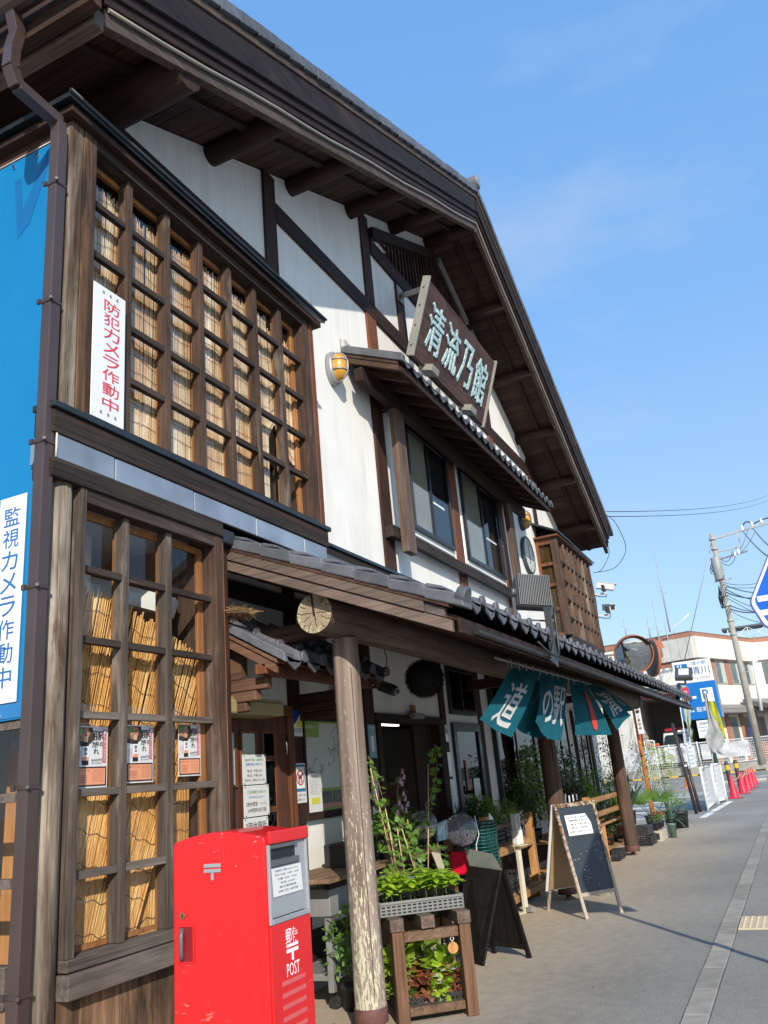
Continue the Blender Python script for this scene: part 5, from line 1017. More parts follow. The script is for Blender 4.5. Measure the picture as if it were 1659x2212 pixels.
# cameras on the far bay corner
CAMW = plain('camera_cream', (.56, .55, .50), .45)
for k, (cx, cy, cz, ad, lb) in enumerate(((19.15, 3.2, 5.22, V((.2, -.9, -.25)), 'upper cream security camera with a black lamp on the far corner arm'), (19.15, 3.2, 4.72, V((-.7, -.5, -.18)), 'lower cream security camera pointing back along the wall at the far corner'))):
    g = thing('security_camera', lb, 'security camera', 'security cameras at the far corner'); c = V((cx, cy, cz+.16)); ad.normalize(); r_ = ad.cross(Z).normalized(); u_ = r_.cross(ad)
    MB().obox(c, r_*.075, ad*.20, u_*.07).build('housing', CAMW, g, bev=.01); MB().obox(c+u_*.078+ad*.03, r_*.085, ad*.22, u_*.006).build('sun_shield', CAMW, g); MB().obox(c+ad*.202, r_*.05, ad*.004, u_*.045).build('lens_window', INK, g)
    MB().bar((18.5, 3.45, cz-.10), (cx, cy, cz), .05, .04).cyl((cx, cy, cz), (cx, cy, cz+.10), .02, n=8).build('arm', CAMW, g); MB().obox(V((cx-.28, cy, cz+.07)), X*.09, Y*.03, Z*.07).build('infrared_lamp', INK, g, bev=.01)
    MB().tube([V((cx, cy, cz-.02)), V((cx-.1, cy, cz-.10)), V((cx-.35, cy+.1, cz-.12)), V((18.5, 3.4, cz-.1))], .01).build('cable', BLKM, g)
cb_ = MB(); ce = at(1308, 1106, 'y', 2.85)
lp = [at(1304, 1110, 'y', 2.86), at(1330, 1130, 'y', 2.9), at(1352, 1185, 'y', 3.0), at(1330, 1225, 'y', 3.2), at(1285, 1237, 'y', 3.35)]
cb_.tube(lp, .009, 6, sm=6); cb_.tube([at(1308, 1170, 'y', 2.9), at(1316, 1195, 'y', 3.0), at(1300, 1230, 'y', 3.2), at(1280, 1238, 'y', 3.35)], .007, 6, sm=6)
cb_.tube([V((18.55, 3.38, 5.6)), V((18.56, 3.36, 5.0)), V((18.54, 3.38, 4.4)), V((18.56, 3.36, 3.8))], .012, 5)
tag(cb_.build('service_cable', BLKM), 'thin black service cables looping from the roof corner to the far bay', 'cable')
wr = MB(); a0 = at(1306, 1107, 'y', 2.83)
for k, (u_, v_) in enumerate(((1659, 1070), (1659, 1081))):
    b0 = at(u_, v_, 'x', 60); pts = []
    for i in range(13): t_ = i/12; p_ = (a0+V((0, 0, .02-.12*k))).lerp(b0, t_); p_.z -= 1.2*4*t_*(1-t_)*.25; pts.append(p_)
    wr.tube(pts, .010, 5)
tag(wr.build('overhead_wire', BLKM), 'pair of thin overhead wires running right from the roof corner', 'wire')
it = thing('wire_insulator', 'small white wire insulators on the right end of the roof edge', 'insulator'); MB().cyl(a0+V((0, 0, -.03)), a0+V((.12, 0, .03)), .03, n=8).build('insulator', WHT, it)
# ================================================================ things on the ground in front of the shop
RED = plain('post_red', (.64, .010, .012), .32, var=.05, nscale=2, coat=.35); REDF = plain('post_red_faded', (.52, .03, .025), .45, var=.1)
def scratch_red():
    nt = RED.node_tree; N, L = nt.nodes, nt.links; P = N['Principled BSDF']; src = P.inputs['Base Color'].links[0].from_socket
    a = noise(N, L, mapping(N, L, (9, 9, 30)), 1, 6, .75, 1.2); b = noise(N, L, mapping(N, L, (3, 3, 3)), 1.7, 2)
    f = mix(N, L, 1, ramp(N, L, a, [(.625, (0, 0, 0)), (.645, (.8, .8, .8))]), ramp(N, L, b, [(.5, (0, 0, 0)), (.56, (1, 1, 1))]), 'MULTIPLY')
    L.new(mix(N, L, f, src, (.62, .22, .19)), P.inputs['Base Color'])
scratch_red()
PG = plain('post_grey', (.34, .355, .37), .4, metal=.25, var=.06); PGD = plain('post_grey_dark', (.10, .105, .11), .4)
pb = thing('postbox', 'square red Japanese postbox with grey slot panel and white lettering', 'postbox')
x0, x1, y0, y1 = 3.264, 3.600, 2.205, 2.723
prof = [(y0, 0), (y0, 1.30)]+[(y0+.018-.018*math.cos(a), 1.30+.018*math.sin(a)) for a in (.6, 1.2)]+[(y0+(y1-y0)*t, 1.318+.034*math.sin(math.pi*t)) for t in (.12, .25, .4, .55, .7, .85)]+[(y1-.012, 1.318), (y1, 1.30), (y1, 0)]
mw = MB(); mw.prism([(x0, y, z) for y, z in prof], (x1-x0, 0, 0))
bod = mw.build('body', RED, pb, bev=.012)
# front recess built as panels proud of the body
bx('cap_lip', (x0+.012, x1+.006, y0-.022, y0-.001, 1.283, 1.338), RED, pb, bev=.006)
bx('front_skin', (x0+.004, x1-.002, y0-.012, y0-.001, .02, .955), RED, pb, bev=.003)
m = MB(); za, zb_ = .957, 1.281; fy = y0-.016
m.box(x0+.006, x0+.020, fy, y0-.001, za, zb_).box(x1-.018, x1-.002, fy, y0-.001, za, zb_).box(x0+.021, x1-.019, fy, y0-.001, za, za+.022)
m.build('panel_rim', PG, pb, bev=.003)
bx('slot_panel', (x0+.021, x1-.019, y0-.004, y0-.001, za+.023, zb_-.001), PG, pb)
MB().prism([(x0+.024, y0-.015, .985), (x0+.024, y0-.0045, .985), (x0+.024, y0-.0045, 1.185), (x0+.024, y0-.007, 1.185)], (.26, 0, 0)).build('door_plate', PG, pb)
MB().prism([(x0+.024, y0-.018, 1.192), (x0+.024, y0-.005, 1.185), (x0+.024, y0-.005, 1.215), (x0+.024, y0-.018, 1.215)], (.23, 0, 0)).build('slot_lip', PGD, pb)
bx('slot', (x0+.03, x0+.235, y0-.006, y0-.0042, 1.217, 1.262), INK, pb); bx('slot_hood', (x0+.024, x0+.24, y0-.02, y0-.005, 1.264, 1.279), PGD, pb)
MB().prism([(x0+.03, y0-.0165, 1.065), (x0+.03, y0-.0155, 1.065), (x0+.03, y0-.0085, 1.18), (x0+.03, y0-.0095, 1.18)], (.245, 0, 0)).build('times_label', LAMIN, pb)
t = MB(); nn = V((0, -1, .06)); 
for i, (s_, w_) in enumerate((('収集時刻のご案内 Collection Times', .19), ('平日 10:20  14:30  16:40', .20), ('土曜 10:20  14:00', .16), ('休日 10:20', .12), ('厚木郵便局', .14), ('046-221-8708', .16))):
    z_ = 1.168-.017*i; text_into(t, s_, (x0+.15, y0-.0175+.0068*(z_-1.065)/.115, z_), X, Z, w_, .0085)
t.build('lettering', INK, pb)
text('郵便', (x0+.166, y0-.0135, .895), X, Z, .105, .062, INKW, pb, .03)
m = MB(); m.box(x0+.118, x0+.214, y0-.0136, y0-.0128, .850, .862).box(x0+.118, x0+.214, y0-.0136, y0-.0128, .828, .842).box(x0+.158, x0+.174, y0-.0136, y0-.0128, .795, .828); m.build('post_mark', INKW, pb)
text('POST', (x0+.166, y0-.0136, .762), X, Z, .105, .052, INKW, pb, .012)
STR = plain('stripe_faded', (.58, .10, .10), .5)
for k in range(10): z_ = .718-.045*k; bx('stripe', (x0+.072, x0+.262, y0-.0135, y0-.0127, z_-.010, z_+.008), STR, pb)
m = MB(); m.box(x1-.115, x1-.07, y0-.0232, y0-.0222, 1.318, 1.322).box(x1-.115, x1-.07, y0-.0232, y0-.0222, 1.310, 1.315).box(x1-.096, x1-.089, y0-.0232, y0-.0222, 1.293, 1.310); m.build('post_mark', REDF, pb)
# side with raised mark, lock and handle
xs_ = x0-.001
m = MB(); m.box(xs_-.004, xs_, 2.446, 2.539, 1.203, 1.219).box(xs_-.004, xs_, 2.446, 2.539, 1.182, 1.197).box(xs_-.004, xs_, 2.486, 2.500, 1.150, 1.182); m.build('raised_mark', PG, pb, bev=.001)
bx('door_seam', (xs_-.0012, xs_, 2.426, 2.430, 1.10, 1.30), REDF, pb)
m = MB(); m.cyl((xs_, 2.663, 1.006), (xs_-.006, 2.663, 1.006), .014, n=16); m.build('lock', plain('brass_dull', (.30, .24, .14), .4, metal=.7), pb); bx('key_slot', (xs_-.0075, xs_-.006, 2.660, 2.666, .998, 1.014), INK, pb)
m = MB(); m.box(xs_-.004, xs_, 2.600, 2.608, .812, .968).box(xs_-.004, xs_, 2.680, 2.688, .812, .968).box(xs_-.004, xs_, 2.608, 2.680, .960, .968).box(xs_-.004, xs_, 2.608, 2.680, .812, .820); m.build('handle_rim', RED, pb, bev=.0015)
bx('handle_recess', (xs_-.001, xs_+.0002, 2.608, 2.680, .820, .960), plain('recess_red', (.20, .006, .008), .5), pb)
MB().tube([V((xs_-.003, 2.668, .825)), V((xs_-.013, 2.664, .86)), V((xs_-.015, 2.662, .89)), V((xs_-.013, 2.664, .92)), V((xs_-.003, 2.668, .955))], .010, 8).build('handle', PGD, pb)

# ---------------- plants
def leaf(mb, b, d, up, ln, wd, curl=.25, n=3):
    b = V(b); d = V(d).normalized(); s = d.cross(V(up))
    if s.length < 1e-3: s = d.orthogonal()
    s.normalize(); u = s.cross(d); vs = [b]; pr = [(.3, .85), (.62, 1.0), (1, 0)] if n == 3 else [(.5, 1), (1, 0)]
    for t, w_ in pr[:-1]: c = b+d*ln*t-u*curl*ln*t*t; vs += [c-s*wd*w_/2, c+s*wd*w_/2]
    vs.append(b+d*ln-u*curl*ln); 
    if n == 3: mb.add(vs, [(0, 1, 2), (1, 3, 4, 2), (3, 5, 4)])
    else: mb.add(vs, [(0, 1, 3, 2)])
def lobed(mb, b, d, up, ln):
    b = V(b); d = V(d).normalized(); s = d.cross(V(up)).normalized(); u = s.cross(d)
    P_ = [(0, 0), (.10, .34), (.42, .52), (.45, .30), (.80, .34), (.72, .14), (1.05, 0), (.72, -.14), (.80, -.34), (.45, -.30), (.42, -.52), (.10, -.34)]
    c = b+d*ln*.45; vs = [c]+[b+d*ln*t+s*ln*q-u*ln*.25*(abs(q)+.2*t) for t, q in P_]; mb.add(vs, [(0, i+1, (i+1) % 12+1) for i in range(12)])
def rv(k=1.): return V((random.uniform(-1, 1), random.uniform(-1, 1), random.uniform(-1, 1)))*k
LM = {'lime': leafmat('leaf_lime', (.24, .38, .02), (.44, .58, .06), .4), 'mid': leafmat('leaf_mid', (.075, .16, .025), (.17, .30, .05)), 'dark': leafmat('leaf_dark', (.018, .05, .014), (.05, .10, .028)), 'olive': leafmat('leaf_olive', (.065, .085, .040), (.14, .165, .085)),
      'blue': leafmat('leaf_bluegreen', (.05, .10, .07), (.12, .20, .14)), 'red': leafmat('leaf_bronze', (.13, .035, .02), (.30, .11, .05)), 'purple': leafmat('leaf_purple', (.025, .012, .016), (.06, .03, .035)), 'yellow': leafmat('leaf_yellowgreen', (.20, .30, .025), (.38, .48, .07))}
STEM = plain('stem_green', (.10, .13, .04), .7); BARK = plain('twig_bark', (.16, .11, .07), .85, var=.3); CANE = plain('bamboo_cane', (.50, .36, .17), .5, var=.2, nscale=20)
PET = {'white': leafmat('petal_white', (.65, .65, .62), (.8, .8, .76)), 'red': leafmat('petal_red', (.55, .03, .02), (.7, .06, .04)), 'pink': leafmat('petal_pink', (.50, .26, .40), (.62, .40, .55)), 'orange': leafmat('petal_orange', (.60, .17, .03), (.75, .30, .06)), 'salmon': leafmat('petal_salmon', (.55, .18, .12), (.7, .3, .2))}
POTB = plain('pot_black', (.022, .022, .024), .55, var=.2); POTG = plain('pot_green', (.10, .17, .13), .55); POTW = plain('pot_white', (.62, .62, .60), .5); SOIL = plain('soil', (.05, .035, .025), .95, var=.4, nscale=30); TERRA = plain('pot_terracotta', (.32, .13, .07), .8)
def pot(parent, r, h, mat=POTB, n=20, sq=False):
    prf = [(.001, .002), (r*.78, .002), (r*.95, h*.86), (r*1.04, h*.87), (r*1.05, h), (r*.97, h), (r*.93, h*.9)]
    MB().lathe((0, 0, 0), prf, 4 if sq else n, smooth=not sq).build('pot', mat, parent); m = MB(); disc(m, (0, 0, h*.9), (0, 0, 1), r*.94, 16); m.build('soil', SOIL, parent)
def foliage(mb, n, c, rad, ls, wd=.5, curl=.3, outw=.6, shell=.55, fac=3):
    c = V(c)
    for _ in range(n):
        d = rv().normalized(); k = random.uniform(shell, 1)*(1+.18*math.sin(d.x*5+c.x)*math.cos(d.z*6)); p = c+V((d.x*rad[0], d.y*rad[1], d.z*rad[2]))*k
        l_ = ls*random.uniform(.65, 1.25); leaf(mb, p, d*outw+rv(.6)+V((0, 0, .15)), rv()+V((0, 0, 1.2)), l_, l_*wd, curl, fac)
def plant(name, label, loc, group=None, cat='potted plant'): return thing(name, label, cat, group, loc)
def bush(label, loc, h, r, n, ls, mat, potr=.11, poth=.18, pm=POTB, wd=.5, clumps=5, flowers=None, name='potted_shrub', stems=6):
    g = plant(name, label, loc); pot(g, potr, poth, pm); m = MB(); s = MB()
    for k in range(clumps):
        a = random.random()*6.283; q = random.uniform(.1, .6)*r; c = (q*math.cos(a), q*math.sin(a), poth+h*(.3+.7*(k+.5)/clumps)*.85); foliage(m, n//clumps, c, (r*.62, r*.62, h*.26), ls, wd); s.tube([V((0, 0, poth*.9)), V((c[0]*.5, c[1]*.5, poth+(c[2]-poth)*.5)), V(c)], .006, 5, .003)
    m.build('leaves', LM[mat], g, kind='stuff'); s.build('stems', BARK, g)
    if flowers:
        f = MB()
        for _ in range(flowers[1]):
            d = rv().normalized(); d.z = abs(d.z); p = V((d.x*r*.9, d.y*r*.9, poth+h*.55+d.z*h*.5))
            for j in range(5): a = j*1.2566; leaf(f, p, (math.cos(a), math.sin(a), .4), Z, .02*flowers[2], .018*flowers[2], .2, 2)
        f.build('flowers', PET[flowers[0]], g, kind='stuff')
    return g
def spiky(label, loc, n, ln, wd, mat, potr=.11, poth=.18, pm=POTB, droop=.5, spread=.8, name='potted_grass', up=.9):
    g = plant(name, label, loc); pot(g, potr, poth, pm); m = MB()
    for i in range(n):
        a = i*2.39996+random.uniform(-.3, .3); sp = random.uniform(.15, 1)*spread; L_ = ln*random.uniform(.7, 1.1); d = V((math.cos(a)*sp, math.sin(a)*sp, up)).normalized(); s = d.cross(Z).normalized()*wd/2; p = V((0, 0, poth*.9)); vs = [p-s*.6, p+s*.6]; N_ = 6
        for k in range(1, N_+1): t = k/N_; q = p+d*L_*t-Z*droop*L_*t*t*sp; w_ = s*(1-t**2.5); vs += [q-w_, q+w_]
        m.add(vs, [(2*k, 2*k+1, 2*k+3, 2*k+2) for k in range(N_)])
    m.build('leaves', LM[mat], g, kind='stuff'); return g
random.seed(21)
# seedling stand
e_ = V((.835, .55, 0)); f_ = V((.55, -.835, 0)); Q1 = V((5.415, 2.635, 0)); Q2 = V((5.70, 2.265, 0)); f_ = (Q2-Q1).normalized(); e_ = V((-f_.y, f_.x, 0)); fwid = (Q2-Q1).length; dep_ = .50
st = thing('plant_stand', 'low brown wooden plant stand beside the flaking pillar', 'stand')
for a in (Q1+e_*.04, Q2+e_*.04, Q1+e_*dep_, Q2+e_*dep_): MB().bar(a, a+Z*.548, .088, .078, up=f_).build('leg', W_STAND, st, bev=.004)
for q in (Q1, (Q1+Q2)/2-f_*.02, Q2): MB().bar(q-e_*.005+Z*.59, q+e_*(dep_+.06)+Z*.59, .095, .078).build('top_beam', wood('stand_top', (.05, .035, .025), (.17, .12, .09), 'x', across=22), st, bev=.005)
MB().bar(Q1+f_*.045+e_*.04+Z*.51, Q2-f_*.045+e_*.04+Z*.51, .05, .06).build('cross_rail', W_STANDX, st, bev=.003); MB().bar(Q1+f_*.045+e_*dep_+Z*.51, Q2-f_*.045+e_*dep_+Z*.51, .05, .06).build('cross_rail', W_STANDX, st, bev=.003)
MB().bar(Q1+f_*.045+e_*.04+Z*.07, Q2-f_*.045+e_*.04+Z*.07, .04, .05).build('cross_rail', W_STANDX, st, bev=.003)
# tray with holes
TRG = plain('tray_grey', (.17, .17, .16), .5, var=.08)
tr = thing('seedling_tray', 'grey slotted plastic tray full of lime green seedlings on the stand', 'tray'); To = Q1+V((.10, .10, 0))-f_*.06-e_*.02; TW, TD = .585, .42; z0, z1 = .632, .705
def traypt(u, v, z): return To+f_*u+e_*v+Z*z
def slotted(mb, a, b, z0, z1, n, rows):
    a = V(a); b = V(b); d = (b-a).normalized(); L_ = (b-a).length; t = .003; th = (z1-z0)/(rows*2+1)
    for r_ in range(rows+1): zc = z0+th*(2*r_+.5); mb.bar(a+Z*zc, b+Z*zc, t, th)
    for i in range(n+1):
        p = a+d*L_*i/n; mb.bar(p+Z*z0, p+Z*z1, t*.98, .012, up=d)
m = MB(); c4_ = [traypt(0, 0, 0), traypt(TW, 0, 0), traypt(TW, TD, 0), traypt(0, TD, 0)]
for i in range(4): slotted(m, c4_[i], c4_[(i+1) % 4], z0, z1, 16, 3)
m.build('slotted_side', TRG, tr); m = MB()
for i in range(4): m.bar(c4_[i]+Z*(z1+.008), c4_[(i+1) % 4]+Z*(z1+.008), .018, .018)
m.build('rim', TRG, tr, bev=.004); MB().prism([c+Z*z0 for c in c4_], Z*.004).build('base', TRG, tr); MB().prism([traypt(.01, .01, z0+.005), traypt(TW-.01, .01, z0+.005), traypt(TW-.01, TD-.01, z0+.005), traypt(.01, TD-.01, z0+.005)], Z*.05).build('black_cells', POTB, tr)
prot = []
for k in range(4):
    g = plant('seedling', 'one of the lime green basil seedlings in the grey slotted tray', (0, 0, 0), 'seedlings in the grey tray', 'seedling'); s = MB(); m = MB(); hh = random.uniform(.10, .14)
    s.tube([V((0, 0, 0)), V((.004, .002, hh*.6)), V((0, 0, hh))], .0022, 5); s.build('stem', STEM, g)
    for lv, (nn_, L_, zz) in enumerate(((4, .052, .62), (5, .066, .82), (5, .050, 1.0))):
        for j in range(nn_): a = j*6.283/nn_+lv*.8+random.uniform(-.3, .3); L2 = L_*random.uniform(.8, 1.2); leaf(m, (0, 0, hh*zz), (math.cos(a), math.sin(a), random.uniform(.1, .5)), Z, L2, L2*.55, .45)
    m.build('leaves', LM['lime'], g, kind='stuff'); prot.append(g)
first = set()
for i in range(9):
    for j in range(6):
        k = random.randrange(4); u = .04+i*(TW-.08)/8+random.uniform(-.012, .012); v = .03+j*(TD-.06)/5+random.uniform(-.012, .012)
        if 4 <= i <= 5 and j < 2 and random.random() < .6: continue
        q = prot[k] if k not in first else copy_tree(prot[k]); first.add(k); q.location = traypt(u, v, z0+.045); q.rotation_euler = (random.uniform(-.1, .1), random.uniform(-.1, .1), random.random()*6.28); sc_ = random.uniform(1.15, 1.55); q.scale = (sc_, sc_, sc_)
for k in range(4):
    if k not in first: prot[k].location = traypt(.1+.1*k, .1, z0+.045)
# flower crate and pots under the stand
cr = thing('flower_crate', 'black mesh crate of bedding flowers on the ground under the brown stand', 'crate'); m = MB(); Co = Q1+e_*.10+f_*(-.03); cc_ = [Co, Co+f_*(fwid+.05), Co+f_*(fwid+.05)+e_*.36, Co+e_*.36]
for i in range(4): slotted(m, cc_[i], cc_[(i+1) % 4], .02, .125, 14, 3)
m.build('mesh_side', POTB, cr); m = MB()
for i in range(4): m.bar(cc_[i]+Z*.13, cc_[(i+1) % 4]+Z*.13, .014, .012)
m.build('rim', POTB, cr); MB().prism([c+Z*.01 for c in cc_], Z*.004).build('base', POTB, cr)
def small(label, p, mat, fl, nl=60, ls=.05, r=.08, h=.13, pm=POTW, fs=1.0, group=None):
    g = plant('bedding_plant', label, p, group, 'flower'); pot(g, .045, .08, pm); m = MB(); foliage(m, nl, (0, 0, .08+h*.5), (r, r, h*.55), ls, .75, .3, .9, .3)
    m.build('leaves', LM[mat], g, kind='stuff')
    if fl:
        f = MB()
        for _ in range(fl[1]):
            a = random.random()*6.283; q = random.uniform(0, r); p_ = V((q*math.cos(a), q*math.sin(a), .08+h*random.uniform(.75, 1.15)))
            for j in range(5): b_ = j*1.2566; leaf(f, p_, (math.cos(b_), math.sin(b_), .35), Z, .016*fs, .014*fs, .2, 2)
        f.build('flowers', PET[fl[0]], g, kind='stuff')
    return g
small('green leaved plant with small red flowers at the left of the crate under the stand', Co+f_*.07+e_*.08+Z*.02, 'mid', ('red', 9), 70)
small('bronze red begonia with red flowers in the middle of the crate under the stand', Co+f_*.20+e_*.07+Z*.02, 'red', ('red', 6), 90, .06, .085, .15)
small('bright green bedding plant with white flowers in the crate under the stand', Co+f_*.32+e_*.07+Z*.02, 'lime', ('white', 8), 90, .055, .08, .12, fs=1.4)
small('dark bronze begonia with white flowers at the right of the crate under the stand', Co+f_*.43+e_*.10+Z*.02, 'red', ('white', 12), 100, .05, .09, .18, fs=1.4)
small('second row begonia with salmon flowers behind the bronze one under the stand', Co+f_*.12+e_*.24+Z*.02, 'red', ('salmon', 12), 90, .05, .09, .20)
small('white flowering begonia in the back row of the crate under the stand', Co+f_*.30+e_*.25+Z*.02, 'red', ('white', 14), 100, .05, .10, .22, fs=1.3)
small('blue green leaved plant at the back right of the crate under the stand', Co+f_*.44+e_*.27+Z*.02, 'blue', ('white', 4), 90, .06, .09, .24)
g = plant('hosta', 'broad leaved bright green plant with orange leaf behind the crate under the stand', Q1+f_*.20+e_*.52+Z*.02); pot(g, .13, .16); m = MB()
for i in range(120): a = i*2.4; r_ = random.uniform(.02, .24); L_ = random.uniform(.10, .16); leaf(m, (r_*math.cos(a), r_*math.sin(a), .18+random.uniform(0, .22)*(1.15-r_*3)), (math.cos(a), math.sin(a), random.uniform(.2, 1.1)), Z, L_, L_*.6, .4)
m.build('leaves', LM['yellow'], g, kind='stuff'); m = MB(); [m.tube([V((random.uniform(-.1, .1), random.uniform(-.1, .1), .15)), V((random.uniform(-.12, .12), random.uniform(-.1, .1), .62))], .003, 5) for _ in range(14)]; m.build('stems', STEM, g)
m = MB(); leaf(m, (-.21, -.05, .30), (-.5, -.3, .3), Z, .09, .07); m.build('orange_leaf', PET['orange'], g)
small('tall lime green bedding plant behind the front crate row under the stand', Co+f_*.08+e_*.20+Z*.05, 'yellow', None, 150, .075, .10, .30)
small('second lime green bedding plant behind the front crate row, by the right leg', Co+f_*.38+e_*.18+Z*.05, 'lime', None, 130, .07, .09, .24)
g = bush('leafy green plant standing on the ground at the left rear leg of the stand', Q1+e_*.62-f_*.22, .55, .18, 260, .055, 'mid', .10, .16, stems=4)
g = bush('purple flowered herb in a grey trough behind the stand', Q2+e_*.72-f_*.05+Z*.38, .22, .16, 160, .045, 'olive', .10, .12, flowers=('pink', 24, .8))
tg = thing('wood_price_tag', 'small oval wooden tag hanging by a cord from the stand', 'tag'); c_ = Q2-f_*.09+e_*.03+Z*.41; MB().cyl(c_-e_*.006, c_+e_*.006, .036, n=18).build('tag', W_PINE, tg); MB().tube([c_+Z*.035, c_+Z*.055+f_*.012, c_+Z*.075, c_+Z*.055-f_*.012, c_+Z*.035], .0025, 5).build('cord', WHT, tg)
s = [o for o in tg.children if o.name.startswith('tag')]; s[0].scale = (1, 1, 1)
# long plank table on a grey steel cart
ct = thing('display_cart', 'long plank topped grey steel cart against the porch wall', 'table')
for k in range(3): bx('plank', (5.47+.02*k, 7.75, 3.16+.19*k, 3.345+.19*k, .855, .885), wood('table_plank', (.10, .06, .035), (.30, .19, .11), 'x', across=18), ct, bev=.003)
bx('drawer_box', (5.66, 7.0, 3.28, 3.70, .615, .80), STEEL, ct, bev=.004); bx('apron', (5.60, 7.7, 3.24, 3.28, .80, .853), W_DX, ct)
for x_ in (5.68, 6.95):
    for y_ in (3.30, 3.66): bx('leg', (x_, x_+.045, y_, y_+.045, .12, .613), STEEL, ct, bev=.003)
bx('lower_shelf', (5.70, 7.0, 3.30, 3.70, .19, .235), STEEL, ct, bev=.003)
m = MB()
for x_ in (5.75, 6.9): m.cyl((x_, 3.34, .045), (x_+.03, 3.34, .045), .045, n=14); m.box(x_-.01, x_+.05, 3.33, 3.35, .05, .12)
m.build('castor', POTB, ct)
tag(bx('white_green_box', (6.05, 6.35, 3.35, 3.55, .237, .37), plain('box_green', (.10, .25, .12), .5), bev=.006), 'small green and white box on the lower shelf of the cart', 'box')
tag(bx('black_box', (6.2, 6.9, 3.4, 3.62, .887, 1.06), POTB, bev=.005), 'low black box at the back of the plank table', 'box'); 
# climbers in pots on the table
def climber(label, pts, h_leaf, mat, canes, potp, n=26, fl=None, lobe=True, ls=.05):
    g = plant('climbing_plant', label, potp); pot(g, .075, .12, POTG if 'grey green' in label else POTB); o = V(potp); m = MB(); s = MB(); q = MB()
    for c in canes: s.cyl(V(c[0])-o, V(c[1])-o, .0055, .0045, 6)
    if canes: s.build('bamboo_cane', CANE, g)
    for path in pts:
        P_ = [V(p)-o for p in path]; q.tube(P_, .0035, 5, .002)
        for i in range(n):
            t = (i+random.random())/n*(len(P_)-1); k = min(int(t), len(P_)-2); p = P_[k].lerp(P_[k+1], t-k); d = rv(); d.z *= .5; d.normalize()
            q.tube([p, p+d*.02], .0012, 4)
            (lobed(m, p+d*.02, d+V((0, 0, -.2)), rv(.5)+V((-.3, -.6, .8)), ls*random.uniform(.7, 1.35)) if lobe else leaf(m, p+d*.02, d, rv(.5)+Z, ls*random.uniform(.8, 1.5), ls*.5, .3))
    m.build('leaves', LM[mat], g, kind='stuff'); q.build('vine', plain('vine_stem', (.34, .24, .13), .7), g); 
    if fl:
        f = MB()
        for p in fl: p = V(p)-o; f.lathe(p, [(.004, .03), (.010, .02), (.013, .0), (.018, -.012)], 8, (random.uniform(-.3, .3), random.uniform(-.5, 0), 1))
        f.build('flowers', PET['pink'], g, kind='stuff')
    return g
A3 = lambda u, v, y=3.05: at(u, v, 'y', y)
climber('tall lobed leaf vine on two leaning canes beside the pillar, in a grey green pot', [[A3(868, 1905), A3(852, 1830), A3(832, 1745), A3(812, 1670), A3(795, 1632)], [A3(855, 1880), A3(836, 1800), A3(808, 1720), A3(800, 1650)]], .05, 'mid', [(A3(862, 1925), A3(800, 1660)), (A3(868, 1925), A3(830, 1735)), (A3(880, 1925), A3(858, 1790))], tuple(at(878, 1930, 'y', 3.05)), 34)
climber('tall vine with lobed leaves climbing one straight cane to the right', [[A3(925, 1880), A3(926, 1800), A3(924, 1740), A3(936, 1700), A3(945, 1660), A3(940, 1625), A3(938, 1610)]], .05, 'mid', [(A3(925, 1920), A3(925, 1650))], tuple(at(925, 1915, 'y', 3.05)), 52, ls=.055)
climber('pink foxglove spike between the two vines', [[A3(897, 1880, 3.12), A3(888, 1780, 3.12), A3(866, 1745, 3.12)], [A3(870, 1870, 3.12), A3(864, 1780, 3.12), A3(858, 1710, 3.12), A3(868, 1660, 3.12)]], .05, 'olive', [], tuple(at(885, 1915, 'y', 3.12)), 16, [tuple(A3(u, v, 3.1)) for u, v in ((864, 1688), (868, 1694), (872, 1680), (869, 1668), (875, 1727), (862, 1735), (880, 1738), (868, 1745), (858, 1757), (877, 1752), (872, 1716))], False, .07)
climber('tangle of dry canes and lobed leaves low behind the seedling tray', [[A3(905, 1900), A3(893, 1840), A3(880, 1795), A3(862, 1780)], [A3(912, 1905), A3(902, 1850), A3(885, 1800)], [A3(850, 1890), A3(866, 1840), A3(905, 1810)], [A3(935, 1890), A3(955, 1860), A3(945, 1820)]], .05, 'mid', [(A3(905, 1930), A3(880, 1770)), (A3(912, 1930), A3(868, 1790)), (A3(865, 1925), A3(835, 1760))], tuple(at(905, 1935, 'y', 3.0)), 34, ls=.06)
bush('broad green clump hanging over the plank table edge beside the pillar', tuple(at(842, 1865, 'y', 3.3)), .38, .26, 220, .10, 'mid', .09, .10, wd=.42)
bush('dark leafy pot behind the climbing vines', tuple(at(885, 1880, 'y', 3.35)), .42, .22, 260, .06, 'dark', .09, .10)
m = MB(); a = at(966, 1880, 'y', 2.95); m.obox(a+Z*.07, X*.004+Y*.0, Y*.05, Z*.085); 
cdd = thing('price_card', 'tilted beige card with an orange leaf beside the right vine', 'card'); q = at(955, 1885, 'y', 2.98); MB().prism([at(932, 1840, 'y', 2.98), at(950, 1843, 'y', 2.98), at(970, 1905, 'y', 2.9), at(958, 1905, 'y', 2.9)], (.004, .006, 0)).build('card', plain('card_beige', (.45, .38, .25), .7), cdd)
